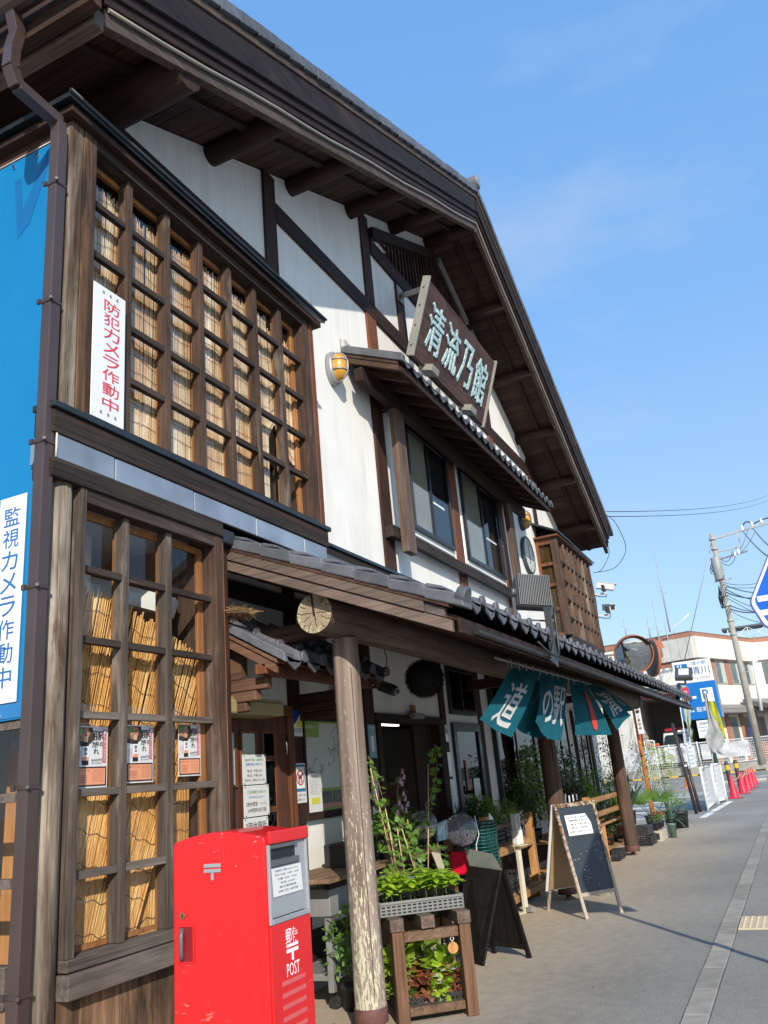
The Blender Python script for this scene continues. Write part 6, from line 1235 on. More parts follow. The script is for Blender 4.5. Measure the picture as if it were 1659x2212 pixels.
# glass globes
GG = glass('globe_glass', (.97, .97, .97), .02, 2.2)
def milky():
    N, L = GG.node_tree.nodes, GG.node_tree.links; out = N['Material Output']; src = out.inputs[0].links[0].from_socket; d = N.new('ShaderNodeBsdfDiffuse'); d.inputs[0].default_value = (.75, .76, .76, 1)
    mxs = N.new('ShaderNodeMixShader'); mxs.inputs[0].default_value = .10; L.new(src, mxs.inputs[1]); L.new(d.outputs[0], mxs.inputs[2]); L.new(mxs.outputs[0], out.inputs[0])
milky()
def globe(name, label, c, r, base=None):
    g = thing(name, label, 'glass jar', loc=c); pr = [(r*math.sin(math.pi*(.10+.84*i/14)), -r*math.cos(math.pi*(.94-.84*(14-i)/14 if 0 else .06+.86*i/14))) for i in range(15)]
    pr = [(r*math.sin(math.pi*(.07+.82*i/14)), -r*math.cos(math.pi*(.07+.82*i/14))) for i in range(15)]
    MB().lathe((0, 0, 0), pr, 28).build('glass_globe', GG, g); MB().cyl((0, 0, r*.94), (0, 0, r*1.0), r*.42, n=24).cyl((0, 0, r), (0, 0, r*1.09), r*.12, n=12).build('lid', POTB, g)
    MB().lathe((0, 0, -r*1.12), [(r*.5, 0), (r*.45, r*.1), (r*.36, r*.16)], 20).build('collar', POTB, g)
    m = MB(); random.seed(3)
    for _ in range(420):
        while True:
            p = rv(r*.93)
            if p.length < r*.92 and p.z < -r*.12+random.uniform(-.01, .01): break
        if p.length < r*.62 and p.z < -r*.25: continue
        s_ = .010; a = rv().normalized(); b_ = a.orthogonal().normalized()
        m.add([p+a*s_, p+b_*s_, p-a*s_, p-b_*s_, p+a.cross(b_)*s_, p-a.cross(b_)*s_], [(0, 1, 4), (1, 2, 4), (2, 3, 4), (3, 0, 4), (1, 0, 5), (2, 1, 5), (3, 2, 5), (0, 3, 5)])
    m.build('capsules', plain('clear_pellets', (.66, .58, .57), .2, var=.5, nscale=90), g, kind='stuff'); return g
c1 = at(996, 1793, 'y', 3.05); G1 = globe('globe_machine', 'big clear glass globe half full of pale pellets on a red box', c1, .155)
rb = c1-Z*.155*1.12; MB().prism([(-.10, -.10, -.385), (.10, -.10, -.385), (.10, .10, -.385), (-.10, .10, -.385)], (0, 0, .20)).build('red_box', plain('machine_red', (.55, .006, .03), .35, coat=.3), G1, bev=.012); bx('stand_post', (-.03, .03, -.03, .03, -c1.z+.02, -.39), POTB, G1); MB().cyl((0, 0, -c1.z), (0, 0, -c1.z+.03), .17, n=20).build('stand_foot', POTB, G1)
MB().tube([V((-.02, -.16, .12)), V((-.01, -.17, .03)), V((.03, -.165, -.05)), V((.02, -.13, -.14)), V((.03, -.125, -.30)), V((.025, -.13, -.42))], .004, 5).build('white_cord', WHT, G1)
c2 = at(915, 1782, 'y', 3.35); globe('glass_globe_jar', 'second clear glass globe jar at the back of the plank table', c2, .135)
tag(MB().prism([at(944, 1780, 'y', 3.4), at(966, 1770, 'y', 3.4), at(968, 1812, 'y', 3.4), at(946, 1818, 'y', 3.4)], (.02, .03, 0)).build('pale_blue_bag', plain('bag_print', (.35, .48, .52), .6, var=.6, nscale=16)), 'pale blue printed paper bag between the two glass globes', 'bag')
# green baskets in a stack
BK = plain('basket_green', (.008, .085, .075), .4, var=.15)
m = MB(); 
for zz, rr in ((.12, 1.0), (.085, .97), (.05, .94), (.0, .9)):
    n = 20; pts = []
    for i in range(n+1): a = 6.28318*i/n; ex = lambda c, p: math.copysign(abs(c)**.5, c)*p; pts.append(V((ex(math.cos(a), .20*rr), ex(math.sin(a), .14*rr), zz)))
    m.tube(pts, .0045 if zz < .12 else .008, 4)
for i in range(20): a = 6.28318*i/20; p = lambda rr, zz: V((math.copysign(abs(math.cos(a))**.5, math.cos(a))*.20*rr, math.copysign(abs(math.sin(a))**.5, math.sin(a))*.14*rr, zz)); m.cyl(p(1, .12), p(.9, 0), .003, n=4, cap=False)
m.add([(-.18, -.125, .0), (.18, -.125, .0), (.18, .125, .0), (-.18, .125, .0)], [(0, 1, 2, 3)])
b0 = m.build('shopping_basket', BK); tag(b0, 'one of the dark green shopping baskets nested in the stack by the globe', 'basket', 'stacked green shopping baskets'); bs = at(1046, 1860, 'y', 3.25); bs.z = .02
b0.location = (bs.x, bs.y, .03)
ORD = ['lowest', 'second lowest', 'third lowest', 'fourth lowest', 'fifth lowest', 'sixth lowest', 'seventh lowest', 'eighth lowest', 'ninth lowest', 'tenth lowest', 'eleventh lowest', 'twelfth lowest', 'thirteenth lowest', 'thirteenth from the top', 'twelfth from the top', 'eleventh from the top', 'tenth from the top', 'ninth from the top', 'eighth from the top', 'seventh from the top', 'sixth from the top', 'fifth from the top', 'fourth from the top', 'third from the top', 'second from the top', 'topmost']
b0['label'] = 'dark green shopping basket, lowest in the nested stack by the globe'
for i in range(1, 26): q = b0.copy(); q['label'] = 'dark green shopping basket, '+ORD[i]+' in the nested stack by the globe'; COL.objects.link(q); q.location = (bs.x+random.uniform(-.006, .006), bs.y+random.uniform(-.006, .006), .03+i*.034); q.rotation_euler = (0, 0, random.uniform(-.03, .03))
# black folding board
bb = thing('black_board', 'plain black folding pavement board with grey panel on top, left of the hand gel stand', 'pavement sign')
Fr = [V((7.372, 2.378, 0)), V((7.08, 2.70, 0))]; Bk = [V((7.95, 2.64, 0)), V((7.66, 2.98, 0))]
F0 = at(1038, 2087, 'z', 0); F1 = at(1144, 2070, 'z', 0); M0 = at(1086, 2049, 'z', 0)
nf = V((.82, .57, 0)); tp0 = V((7.22, 2.78, .74)); tp1 = V((7.33, 2.50, .70))
# left leaf faces the viewer, right leaf behind
Lf = [at(1038, 2087, 'z', 0), at(945, 2060, 'z', 0)]
T0 = at(1085, 1881, 'y', 2.60); T1 = at(1015, 1871, 'y', 3.0)
def boardpanel(a, b, c, d, th, mat, nm, frame=None):
    a, b, c, d = map(V, (a, b, c, d)); n = (b-a).cross(d-a).normalized()*th; o = MB().prism([a, b, c, d], n).build(nm, mat, bb, bev=.002); return n
BLKW = wood('black_painted_wood', (.006, .005, .005), (.020, .016, .014), 'z', across=12, bmp=.2, spec=.12)
T0 = V((7.41, 2.56, .70)); T1 = V((7.60, 2.98, .72)); T0 = at(1085, 1881, 'y', 2.56); T1 = at(1015, 1871, 'y', 2.93)
L0_ = at(1047, 2087, 'z', 0); L1_ = at(968, 2062, 'z', 0); R0_ = at(1144, 2070, 'z', 0); 
boardpanel(L1_, L0_, T0, T1, .022, BLKW, 'front_leaf'); R1_ = R0_+(T1-T0)*1.0; R1_.z = 0
fa, fb_, fc_, fd = R0_, R1_, T1+V((.03, .0, 0)), T0+V((.03, 0, 0))
for a, b in ((fa, fd), (fb_, fc_)): MB().bar(a, b, .045, .022, up=(b-a).cross(fb_-fa)).build('frame_leg', BLKW, bb, bev=.002)
MB().bar(fa.lerp(fd, .12), fb_.lerp(fc_, .12), .022, .04).build('frame_rail', BLKW, bb); MB().prism([fa.lerp(fd, .14), fb_.lerp(fc_, .14), fc_, fd], (.006, -.002, 0)).build('back_leaf', BLKW, bb); 
MB().tube([fb_.lerp(fc_, .30)-X*.02, fb_.lerp(fc_, .58)-X*.02], .004, 5).build('stay_cord', WHT, bb)
MB().prism([T0+V((.0, 0, .0)), T1+V((0, 0, 0)), T1+V((-.02, .03, .16)), at(1065, 1845, 'y', 2.62)], (.008, .004, 0)).build('grey_panel', plain('panel_grey_green', (.34, .37, .32), .25, coat=.4), bb)
# hand gel stand
hg = thing('hand_gel_stand', 'slim cream pedal stand with a white hand gel dispenser', 'dispenser', loc=(9.60, 3.07, 0), rz=-.35)
CRM = plain('cream_metal', (.60, .56, .43), .4, var=.05); bx('foot_plate', (-.14, .14, -.02, .06, 0, .012), CRM, hg, bev=.003); bx('column', (-.028, .028, -.02, .02, .012, .70), CRM, hg, bev=.003); bx('pedal', (-.028, .028, -.10, -.02, .01, .06), STEEL, hg, bev=.004)
bx('dispenser_body', (-.058, .058, -.06, .03, .70, .86), plain('dispenser_white', (.66, .65, .60), .4), hg, bev=.018); bx('drip_tray', (-.07, .07, -.09, .03, .69, .70), CRM, hg, bev=.002); MB().box(-.04, .04, .0, .02, .86, 1.02).box(-.04, -.028, -.05, 0, .86, 1.02).box(.028, .04, -.05, 0, .86, 1.02).box(-.04, .04, -.05, .02, 1.02, 1.028).build('holder', MATS['dispenser_white'], hg, bev=.002)
MB().cyl((0, -.02, .86), (0, -.02, .94), .022, .012, 12).build('pump', POTW, hg); bx('screen', (-.02, .02, -.004, -.001, .95, 1.0), INK, hg)
# chalkboard A sign
cbd = thing('chalkboard_sign', 'folding chalkboard with chipped cream frame and an opening hours sticker', 'pavement sign')
F0 = at(1268, 1986, 'z', 0); F1 = at(1343, 1972, 'z', 0); B0 = at(1183, 1967, 'z', 0); 
T0 = at(1197, 1737, 'x', 9.22); T1 = at(1280, 1731, 'x', 9.58); T0.z = T1.z = (T0.z+T1.z)/2; B1 = B0+(F1-F0)
def chip():
    m, N, L, P = nodes_of('chipped_cream'); v = mapping(N, L, (1, 1, 1)); f = ramp(N, L, noise(N, L, v, 26, 6, .7), [(.47, (0, 0, 0)), (.50, (1, 1, 1))]); g = ramp(N, L, noise(N, L, v, 60, 4, .7), [(.5, (0, 0, 0)), (.53, (1, 1, 1))])
    sz = N.new('ShaderNodeSeparateXYZ'); L.new(v, sz.inputs[0]); mr = N.new('ShaderNodeMapRange'); mr.inputs[1].default_value = .1; mr.inputs[2].default_value = .9; L.new(sz.outputs[2], mr.inputs[0])
    fz = N.new('ShaderNodeMath'); fz.operation = 'MULTIPLY'; L.new(f, fz.inputs[0]); L.new(mr.outputs[0], fz.inputs[1])
    col = mix(N, L, fz.outputs[0], (.40, .33, .255), mix(N, L, g, (.03, .02, .018), (.30, .15, .07))); L.new(col, P.inputs['Base Color']); P.inputs['Roughness'].default_value = .8; return m
CHIP = chip(); fn_ = (F1-F0).cross(T0-F0).normalized()
if fn_.y > 0: fn_ = -fn_
for a, b in ((F0, T0), (F1, T1)): MB().bar(a, b, .036, .024, up=fn_).build('frame_leg', CHIP, cbd, bev=.003)
lo_, hi_ = .20, .985
MB().bar(F0.lerp(T0, hi_), F1.lerp(T1, hi_), .024, .04).build('frame_rail', CHIP, cbd, bev=.003); MB().bar(F0.lerp(T0, lo_), F1.lerp(T1, lo_), .024, .036).build('frame_rail', CHIP, cbd, bev=.003)
MB().prism([F0.lerp(T0, lo_), F1.lerp(T1, lo_), F1.lerp(T1, hi_), F0.lerp(T0, hi_)], -fn_*.008).build('chalk_panel', plain('chalkboard', (.022, .030, .036), .38, var=.25, nscale=4), cbd)
bkn = (B1-B0).cross(T0-B0).normalized()
for a, b in ((B0, T0), (B1, T1)): MB().bar(a+V((.03, .0, 0)), b+V((.03, 0, 0)), .034, .022, up=bkn).build('back_leg', CHIP, cbd, bev=.003)
MB().prism([B0.lerp(T0, .2), B1.lerp(T1, .2), T1, T0], bkn*.006).build('back_panel', plain('back_ply', (.36, .24, .12), .7), cbd); wo_ = -(B1-B0)*.10+X*.035+Y*.012; MB().prism([B0.lerp(T0, .19)+wo_, B1.lerp(T1, .19)+wo_, T1+wo_, T0+wo_], bkn*.010).build('white_back_board', MAS, cbd)
MB().tube([F0.lerp(T0, .17), F0.lerp(T0, .17).lerp(B0.lerp(T0, .17), .5)-Z*.02, B0.lerp(T0, .17)], .004, 5).build('stay_cord', BLKM, cbd)
rr_ = (F1-F0).normalized(); uu_ = fn_.cross(rr_); uu_ = uu_ if uu_.z > 0 else -uu_; pc = (F0.lerp(T0, .80)+F1.lerp(T1, .80))/2+fn_*.004-rr_*.01; hw = (F1-F0).length
pap = MB().obox(pc, rr_*hw*.36, fn_*.001, uu_*.105).build('hours_sheet', LAMIN, cbd, bev=.0)
for s_, v, w_, h_, mt in (('道の駅 清川 (販売所)', .075, .60, .022, INKB), ('営業時間のお知らせ', .045, .56, .020, INK), ('開 店: 午前10時', .005, .46, .020, INK), ('閉 店: 午後6時', -.030, .46, .020, INK), ('休館日: 年始(1日~3日)', -.070, .62, .020, INK)): text(s_, pc+fn_*.0025+uu_*v, rr_, uu_, hw*w_, h_, mt, cbd, .015)
random.seed(4); m = MB()
for _ in range(26):
    c = F0.lerp(T0, random.uniform(.25, .7)).lerp(F1.lerp(T1, random.uniform(.25, .7)), random.uniform(.1, .9))+fn_*.002; d = (rr_*random.choice((1, 1, .2))+uu_*random.choice((0, 0, 1))).normalized()*random.uniform(.004, .016); m.bar(c-d, c+d, .003, .001, up=fn_)
m.build('chalk_marks', plain('chalk', (.45, .46, .46), .9), cbd, kind='stuff')
# display rack between the globe and pillar, with crates
rk = thing('plant_rack', 'orange brown wooden plant rack under the shop window behind the gel stand', 'rack')
for x_, y_, zt, mt in ((9.15, 3.25, 1.04, W_PINE), (10.75, 3.22, .985, W_PINE), (9.15, 3.70, .9, W_PINE), (10.75, 3.70, .9, W_PINE)): bx('post', (x_, x_+.10, y_, y_+.09, 0, zt), mt, rk, bev=.006)
bx('rail', (9.26, 10.745, 3.25, 3.31, .88, .925), W_STANDX, rk, bev=.004); bx('rail', (9.26, 10.745, 3.23, 3.31, .60, .69), W_PINEX, rk, bev=.004)
for k in range(3): bx('shelf_plank', (9.15, 10.85, 3.312+.15*k, 3.455+.15*k, .68, .70), W_PINEX, rk, bev=.002)
for k in range(3): bx('shelf_plank', (9.15, 10.85, 3.20+.17*k, 3.365+.17*k, .16, .185), W_PINEX, rk, bev=.002)
bx('foot_rail', (9.1, 10.9, 3.14, 3.196, .10, .17), W_PINEX, rk, bev=.004)
def crate(label, x0, x1, y0, y1, z0, z1, mat=POTB):
    g = thing('crate', label, 'crate', 'black plastic crates'); m = MB()
    for a, b in (((x0, y0, 0), (x1, y0, 0)), ((x1, y0, 0), (x1, y1, 0)), ((x1, y1, 0), (x0, y1, 0)), ((x0, y1, 0), (x0, y0, 0))): slotted(m, a, b, z0, z1, max(4, int((V(b)-V(a)).length/.045)), 3); m.bar(V(a)+Z*z1, V(b)+Z*z1, .014, .014)
    m.build('sides', mat, g); bx('base', (x0, x1, y0, y1, z0, z0+.006), mat, g); return g
crate('black slotted crate on the rack shelf left of the gel dispenser', 9.35, 10.0, 3.33, 3.66, .705, .87); crate('black slotted crate on the rack shelf behind the gel dispenser', 10.05, 10.7, 3.33, 3.66, .705, .87); crate('black crate on the bottom shelf of the orange rack', 9.6, 10.3, 3.22, 3.6, .19, .36)
random.seed(33)
SH = 'leafy pot on the rack under the shop window, '
bush(SH+'leftmost, dark with white flowers', (9.45, 3.48, .72), .38, .17, 320, .05, 'dark', .07, .10, flowers=('white', 14, 1)); bush(SH+'bushy and mid green', (9.78, 3.52, .72), .42, .19, 380, .06, 'mid', .07, .10)
spiky(SH+'a thin grass tuft', (10.05, 3.45, .72), 70, .42, .010, 'mid', .07, .10); bush(SH+'fern like and bright', (10.3, 3.5, .72), .34, .2, 420, .05, 'mid', .07, .10, wd=.25); spiky(SH+'a bright grass tuft in a white pot', (10.62, 3.42, .72), 80, .36, .012, 'yellow', .06, .10, POTW)
spiky('dark strappy plant with a white tag by the left rack post', (9.35, 3.62, .72), 26, .60, .03, 'purple', .07, .10, droop=.3); m = MB()
ph = thing('red_white_card', 'red and white card leaning at the left end of the rack', 'card', loc=(9.42, 3.30, .93)); MB().obox((0, 0, .06), X*.07, Y*.004, Z*.06).build('card', MAS, ph); MB().obox((.03, -.006, .03), X*.05, Y*.002, Z*.035).build('red_patch', INKR, ph); ph.rotation_euler = (0, .5, 0)
# rack between pillars 2 and 3
r3 = thing('plant_fence_rack', 'orange timber rack with two rails running behind the chalkboard to the last pillar', 'rack')
for x_, y_ in ((12.55, 2.86), (15.6, 2.95)): bx('post', (x_, x_+.11, y_, y_+.10, 0, 1.04), W_PINE, r3, bev=.006)
for z_ in (.93, .72): bx('rail', (11.0, 16.0, 2.90, 2.955, z_, z_+.075), W_PINEX, r3, bev=.01)
for k in range(4): bx('shelf_plank', (11.2, 16.0, 3.0+.16*k, 3.15+.16*k, .55, .575), W_PINEX, r3, bev=.002)
for k in range(3): bx('shelf_plank', (11.2, 16.0, 3.0+.17*k, 3.16+.17*k, .17, .19), W_PINEX, r3, bev=.002)
bx('leg', (13.9, 13.95, 2.98, 3.03, 0, .55), W_PINE, r3)
cols = ['dark', 'mid', 'olive', 'mid', 'blue', 'dark', 'mid', 'yellow']
desc = ['round dark green shrub', 'tall mid green shrub', 'airy olive green shrub', 'wide mid green shrub', 'blue green shrub', 'dense dark shrub', 'loose bright shrub', 'yellow green shrub']
where = ['just right of the second pillar', 'second right of the second pillar', 'behind the chalkboard top', 'above the chalkboard corner', 'left of the orange rack post', 'right of the orange rack post', 'halfway to the last pillar', 'just left of the last pillar']
for k in range(8):
    x_ = 11.2+k*.56; hh = (.62, 1.15, .75, .60, .95, .55, .7, .5)[k]
    bush(desc[k]+' on the rack '+where[k], (x_, 3.35+.12*(k % 2), .58), hh, .22+.05*(k % 3), 420, (.05, .07, .04)[k % 3], cols[k], .09, .14, wd=(.5, .45, .3)[k % 3], clumps=6)
spiky('dark purple cordyline with stiff pointed leaves on the rack', (13.35, 3.3, .60), 55, .62, .040, 'purple', .10, .15, droop=.15, spread=.9, name='potted_cordyline')
spiky('strappy leaved lily with an orange bud beside the second pillar', (11.25, 3.05, .60), 22, .55, .030, 'yellow', .08, .12, droop=.25); bud = tag(MB().lathe((11.22, 2.98, 1.33), [(.001, -.05), (.035, -.02), (.03, .03), (.001, .07)], 8).cyl((11.24, 3.02, .7), (11.22, 2.98, 1.30), .006, n=6).build('orange_flower', PET['orange']), 'single orange flower bud on a tall stem right of the second pillar', 'flower')
for k in range(4): tag(MB().obox((11.75+.22*k, 2.99, 1.06), V((.035, 0, .0)), Y*.002, V((.03 if k == 0 else 0, 0, .075 if k == 0 else .045))).build('plant_label', MAS), ('long white price label leaning over the chalkboard top', 'first small white label behind the chalkboard top corner', 'second small white label behind the chalkboard top corner', 'third small white label behind the chalkboard top corner')[k], 'label')
for k in range(7):
    x_ = 12.0+k*.55; (bush if k % 2 else lambda *a, **q: small(a[0], V(a[1]), 'red', ('salmon', 14), 120, .05, .13, .18, POTB))(('low green pot on the bottom shelf of the long rack, ', 'low red flowered pot on the bottom shelf of the long rack, ')[1-k % 2]+['first from left', 'second from left', 'third from left', 'fourth from left', 'fifth from left', 'sixth from left', 'last at right'][k], (x_, 3.12, .195), .30, .18, 240, .055, cols[k], .08, .12)
crate('black crate of pots on the ground under the long rack beside the last pillar', 14.1, 14.6, 2.86, 2.98, .02, .15)
gr_ = MB(); random.seed(77)
for _ in range(1500):
    x_ = random.uniform(4.5, 22); k_ = random.random(); y_ = random.gauss(.92, .10) if k_ < .35 else (random.uniform(1.0, 3.6) if k_ < .6 else random.gauss(3.55, .15))
    if y_ > 3.75: continue
    s_ = random.uniform(.002, .006); a = rv().normalized()*s_; b_ = a.orthogonal().normalized()*s_*.8; c = V((x_, y_, s_*.5+.003)); gr_.add([c+a, c+b_, c-a, c-b_, c+Z*s_*.8], [(0, 1, 4), (1, 2, 4), (2, 3, 4), (3, 0, 4)])
tag(gr_.build('grit', plain('grit_stone', (.30, .27, .22), .9, var=.5, nscale=40), kind='stuff'), 'scattered grit and small stones on the pavement', 'grit')
lf_ = MB()
for _ in range(46): x_ = random.uniform(5, 19); y_ = random.uniform(2.9, 3.7) if random.random() < .7 else random.uniform(.8, 2.9); leaf(lf_, (x_, y_, .008), V((random.uniform(-1, 1), random.uniform(-1, 1), .05)), Z, .03, .018, .1)
tag(lf_.build('fallen_leaves', plain('dead_leaf', (.20, .12, .05), .8, var=.4), kind='stuff'), 'few dry fallen leaves on the pavement by the pots', 'leaves')
# pail beside the chalkboard
pl = thing('paint_pail', 'cream pail with a green lid standing behind the chalkboard legs', 'pail', loc=(10.75, 2.45, 0)); MB().cyl((0, 0, 0), (0, 0, .26), .10, .115, 20).build('body', plain('pail_cream', (.50, .48, .38), .5, var=.3, nscale=14), pl); MB().cyl((0, 0, .262), (0, 0, .29), .122, n=20).build('lid', plain('pail_green', (.10, .28, .22), .5), pl)
# pots at the end of the building
crate('black crate on the ground just past the last pillar', 16.3, 16.95, 2.70, 3.05, .0, .16)
tbk = tag(MB().box(16.35, 16.9, 2.72, 3.0, .17, .33).build('black_tub', POTB, bev=.01), 'black tub stacked on the crate just past the last pillar', 'tub')
cbk = thing('concrete_block', 'pale hollow concrete block under the red flower pots', 'concrete block'); bx('block', (17.0, 18.1, 2.60, 2.85, 0, .19), plain('block_pale', (.42, .37, .30), .9, var=.15, bmp=.4), cbk, bev=.01)
for k in range(2): bx('hollow', (16.995, 16.999, 2.65+.10*k, 2.72+.10*k, .04, .15), INK, cbk)
spiky('large agave like plant with broad blue green leaves just right of the last pillar', (17.0, 3.15, .33), 26, .75, .13, 'blue', .14, .25, droop=.25, spread=.8, name='potted_agave')
spiky('tall grassy clump behind the agave beside the last pillar', (16.6, 3.3, .2), 150, 1.0, .014, 'mid', .14, .2, droop=.45); spiky('second grassy clump hugging the last pillar', (15.9, 3.2, .2), 110, .85, .014, 'olive', .12, .2, droop=.5)
spiky('low strap leaved pot drooping over the block edge', (19.5, 2.75, .0), 22, .60, .06, 'blue', .12, .2, droop=.8, spread=1.0, up=.5)
fp = plant('potted_fan_palm', 'fan palm with bright split leaves in a black pot near the kerb end', (18.6, 2.95, 0)); pot(fp, .16, .28); m = MB(); random.seed(12)
for k in range(8):
    a = k*.8+.3; el = random.uniform(.5, 1.3); d = V((math.cos(a)*math.cos(el), math.sin(a)*math.cos(el), math.sin(el))); c = V((0, 0, .25))+d*random.uniform(.35, .6); m.bar((0, 0, .25), c, .012, .008); s = d.cross(Z).normalized(); u = s.cross(d)
    for j in range(17): b_ = (j-8)*.16; leaf(m, c, d*math.cos(b_)+s*math.sin(b_), u, .40, .022, .12)
m.build('leaves', LM['mid'], fp, kind='stuff')
bush('red flowering pot on the concrete block', (17.5, 2.72, .19), .18, .13, 120, .04, 'mid', .09, .13, flowers=('red', 46, 1.6)); bush('second red and white flowering pot on the concrete block', (17.95, 2.74, .19), .16, .12, 100, .04, 'mid', .08, .12, flowers=('red', 30, 1.6)); bush('black pot of mixed white foliage at the left end of the concrete block', (17.15, 2.75, .19), .16, .12, 90, .05, 'olive', .10, .15, flowers=('white', 8, 1.4))
gp = plant('green_pot', 'tall empty looking green pot in front of the concrete block', (17.7, 2.50, 0), None, 'pot'); pot(gp, .08, .26, POTG)
bush('big black pot with a young sapling at the far end of the plants', (19.95, 2.62, 0), .35, .22, 120, .05, 'mid', .20, .34)
def sapling(label, loc, h, n, mat, spread, ls, wd, cl=9, z0=.35):
    g = plant('potted_tree', label, loc); pot(g, .15, .26); s = MB(); m = MB(); top = V((random.uniform(-.08, .08), random.uniform(-.08, .08), h)); s.tube([V((0, 0, .2)), top*.5, top], .014, 6, .004)
    for k in range(cl):
        z_ = h*(z0+(1-z0)*k/cl); a = k*2.4; c = V((math.cos(a)*spread*random.uniform(.4, 1), math.sin(a)*spread*random.uniform(.4, 1), z_+.08)); s.tube([top*(z_/h), c], .006, 5, .002); foliage(m, n//cl, c, (spread*.55, spread*.55, h*.10), ls, wd, .2, .8, .1)
    s.build('trunk', BARK, g); m.build('leaves', LM[mat], g, kind='stuff'); return g
random.seed(44)
sapling('slim olive tree with narrow grey leaves beside the last pillar', (17.6, 3.45, 0), 2.05, 700, 'olive', .26, .07, .22, 12); sapling('slim bushy sapling right of the last pillar', (16.4, 3.5, 0), 1.35, 700, 'mid', .28, .06, .4, 10)
sapling('young yellow green tree with a thin trunk near the info board', (22.0, 3.1, 0), 1.75, 800, 'yellow', .42, .06, .35, 10, .5); sapling('sparse whitish leaved sapling tied to a tall cane', (20.5, 3.3, 0), 1.9, 260, 'olive', .2, .06, .3, 8, .6); sapling('second slim olive tree behind the orange pole', (19.2, 3.7, 0), 1.6, 500, 'olive', .3, .06, .25, 9)
sapling('dark bushy tree behind the rack near the far wall', (13.9, 3.6, .2), 1.75, 800, 'dark', .34, .06, .45, 10)
tag(MB().cyl((20.45, 3.25, 0), (20.2, 3.35, 2.45), .010, .007, 6).build('bamboo_cane', CANE), 'tall thin bamboo cane leaning among the saplings', 'cane'); tag(MB().cyl((17.3, 3.1, .1), (16.6, 3.2, 2.0), .012, n=6).build('bamboo_cane', CANE), 'second bamboo cane leaning beside the agave', 'cane')
tag(MB().obox((16.9, 2.95, .98), X*.05, Y*.002, Z*.05).build('plant_label', MAS), 'white tag hanging among the grass right of the last pillar', 'label')
# small floodlight on a black post at the roof end
sf = thing('small_floodlight', 'small black floodlight on a post above the right end of the lean-to', 'floodlight'); b0_ = at(1464, 1515, 'y', 1.75); t0_ = at(1467, 1478, 'y', 1.75)
MB().bar(b0_, t0_, .07, .05, up=(1, 0, 0)).build('post', BLKM, sf); c_ = at(1477, 1456, 'y', 1.75); d_ = V((-.45, -.1, .75)).normalized(); r_ = d_.cross(Y).normalized(); q_ = r_.cross(d_); MB().obox(c_, r_*.22, d_*.05, q_*.17).build('housing', plain('flood_black', (.06, .06, .065), .45), sf, bev=.02); MB().obox(c_+d_*.052, r_*.14, d_*.003, q_*.10).build('lens', plain('lens_pale', (.65, .64, .55), .2), sf); MB().tube([c_-d_*.05, c_-Z*.2, t0_], .02, 8).build('yoke', BLKM, sf)
# ================================================================ car park furniture and the far side
ORP = plain('pole_orange', (.66, .16, .015), .45, var=.12, nscale=3); WSTL = plain('white_steel', (.66, .67, .66), .45, var=.05)
def pt(u, v, x): return at(u, v, 'x', x)
# traffic mirrors on an orange pole
mp_ = thing('traffic_mirror', 'pair of round orange rimmed traffic mirrors on an orange pole behind the plants', 'traffic mirror')
b = pt(1410, 1761, 24.6); b.z = 0; tpz = pt(1345, 1420, 24.6).z
MB().cyl(b, b+Z*4.55, .055, n=14).build('pole', ORP, mp_)
def mirror():
    m, N, L, P = nodes_of('mirror_face'); P.inputs['Base Color'].default_value = (.5, .52, .54, 1); P.inputs['Metallic'].default_value = 1; P.inputs['Roughness'].default_value = .03; return m
MIR = mirror(); RIM = plain('rim_orange', (.36, .11, .045), .55); MBK = plain('mirror_back', (.045, .06, .055), .55)
for (cu, cv, nx, ny, rr, nm) in ((1369, 1413, -.94, -.30, .52, 'front'), (1409, 1422, -.55, -.84, .50, 'side')):
    c = pt(cu, cv, 24.3 if nm == 'front' else 24.9); n_ = V((nx, ny, -.30)).normalized()
    if nm == 'side': n_ = V((.52, -.84, -.1)).normalized()
    MB().lathe(c, [(rr*math.sin(a), .16*(math.cos(a)-math.cos(.62))/(1-math.cos(.62))*(1) ) for a in []] or [(rr*t, .10*(1-t*t)) for t in (1, .85, .7, .55, .4, .25, .12, .002)], 40, n_).build('mirror', MIR if nm == 'front' else MIR, mp_)
    MB().lathe(c, [(rr*.99, .012), (rr*1.05, .035), (rr*1.06, -.02), (rr*.98, -.05), (rr*.5, -.09), (.002, -.10)], 40, n_).build('mirror_back', MBK, mp_)
    MB().lathe(c, [(rr*1.0, .01), (rr*1.0, .04), (rr*1.07, .045), (rr*1.075, -.03), (rr*1.03, -.035)], 40, n_).build('rim', RIM, mp_)
    hd = MB(); s = n_.cross(Z).normalized(); u = s.cross(n_); 
    for i in range(14):
        a0 = math.radians(25+130*i/14); a1 = math.radians(25+130*(i+1)/14); p0 = c+(s*math.cos(a0)+u*math.sin(a0))*rr*1.06; p1 = c+(s*math.cos(a1)+u*math.sin(a1))*rr*1.06; hd.add([p0-n_*.03, p1-n_*.03, p1+n_*.18, p0+n_*.18], [(0, 1, 2, 3)], True)
    hd.build('hood', RIM, mp_); MB().bar(c-n_*.09, V((b.x, b.y, c.z)), .04, .04).build('arm', WSTL, mp_)
lb_ = MB().bar(pt(1373, 1512, 24.3), pt(1386, 1585, 24.3), .15, .01, up=(1, 0, 0)).build('white_plate', WSTL, mp_)
q0 = pt(1373, 1512, 24.28); q1 = pt(1386, 1585, 24.28); t = MB()
for i, ch in enumerate('チェーン着脱場'): text_into(t, ch, q0.lerp(q1, (i+.8)/8.2)+V((-.02, 0, 0)), -Y, Z, .09, .08, .01)
t.build('lettering', INK, mp_)
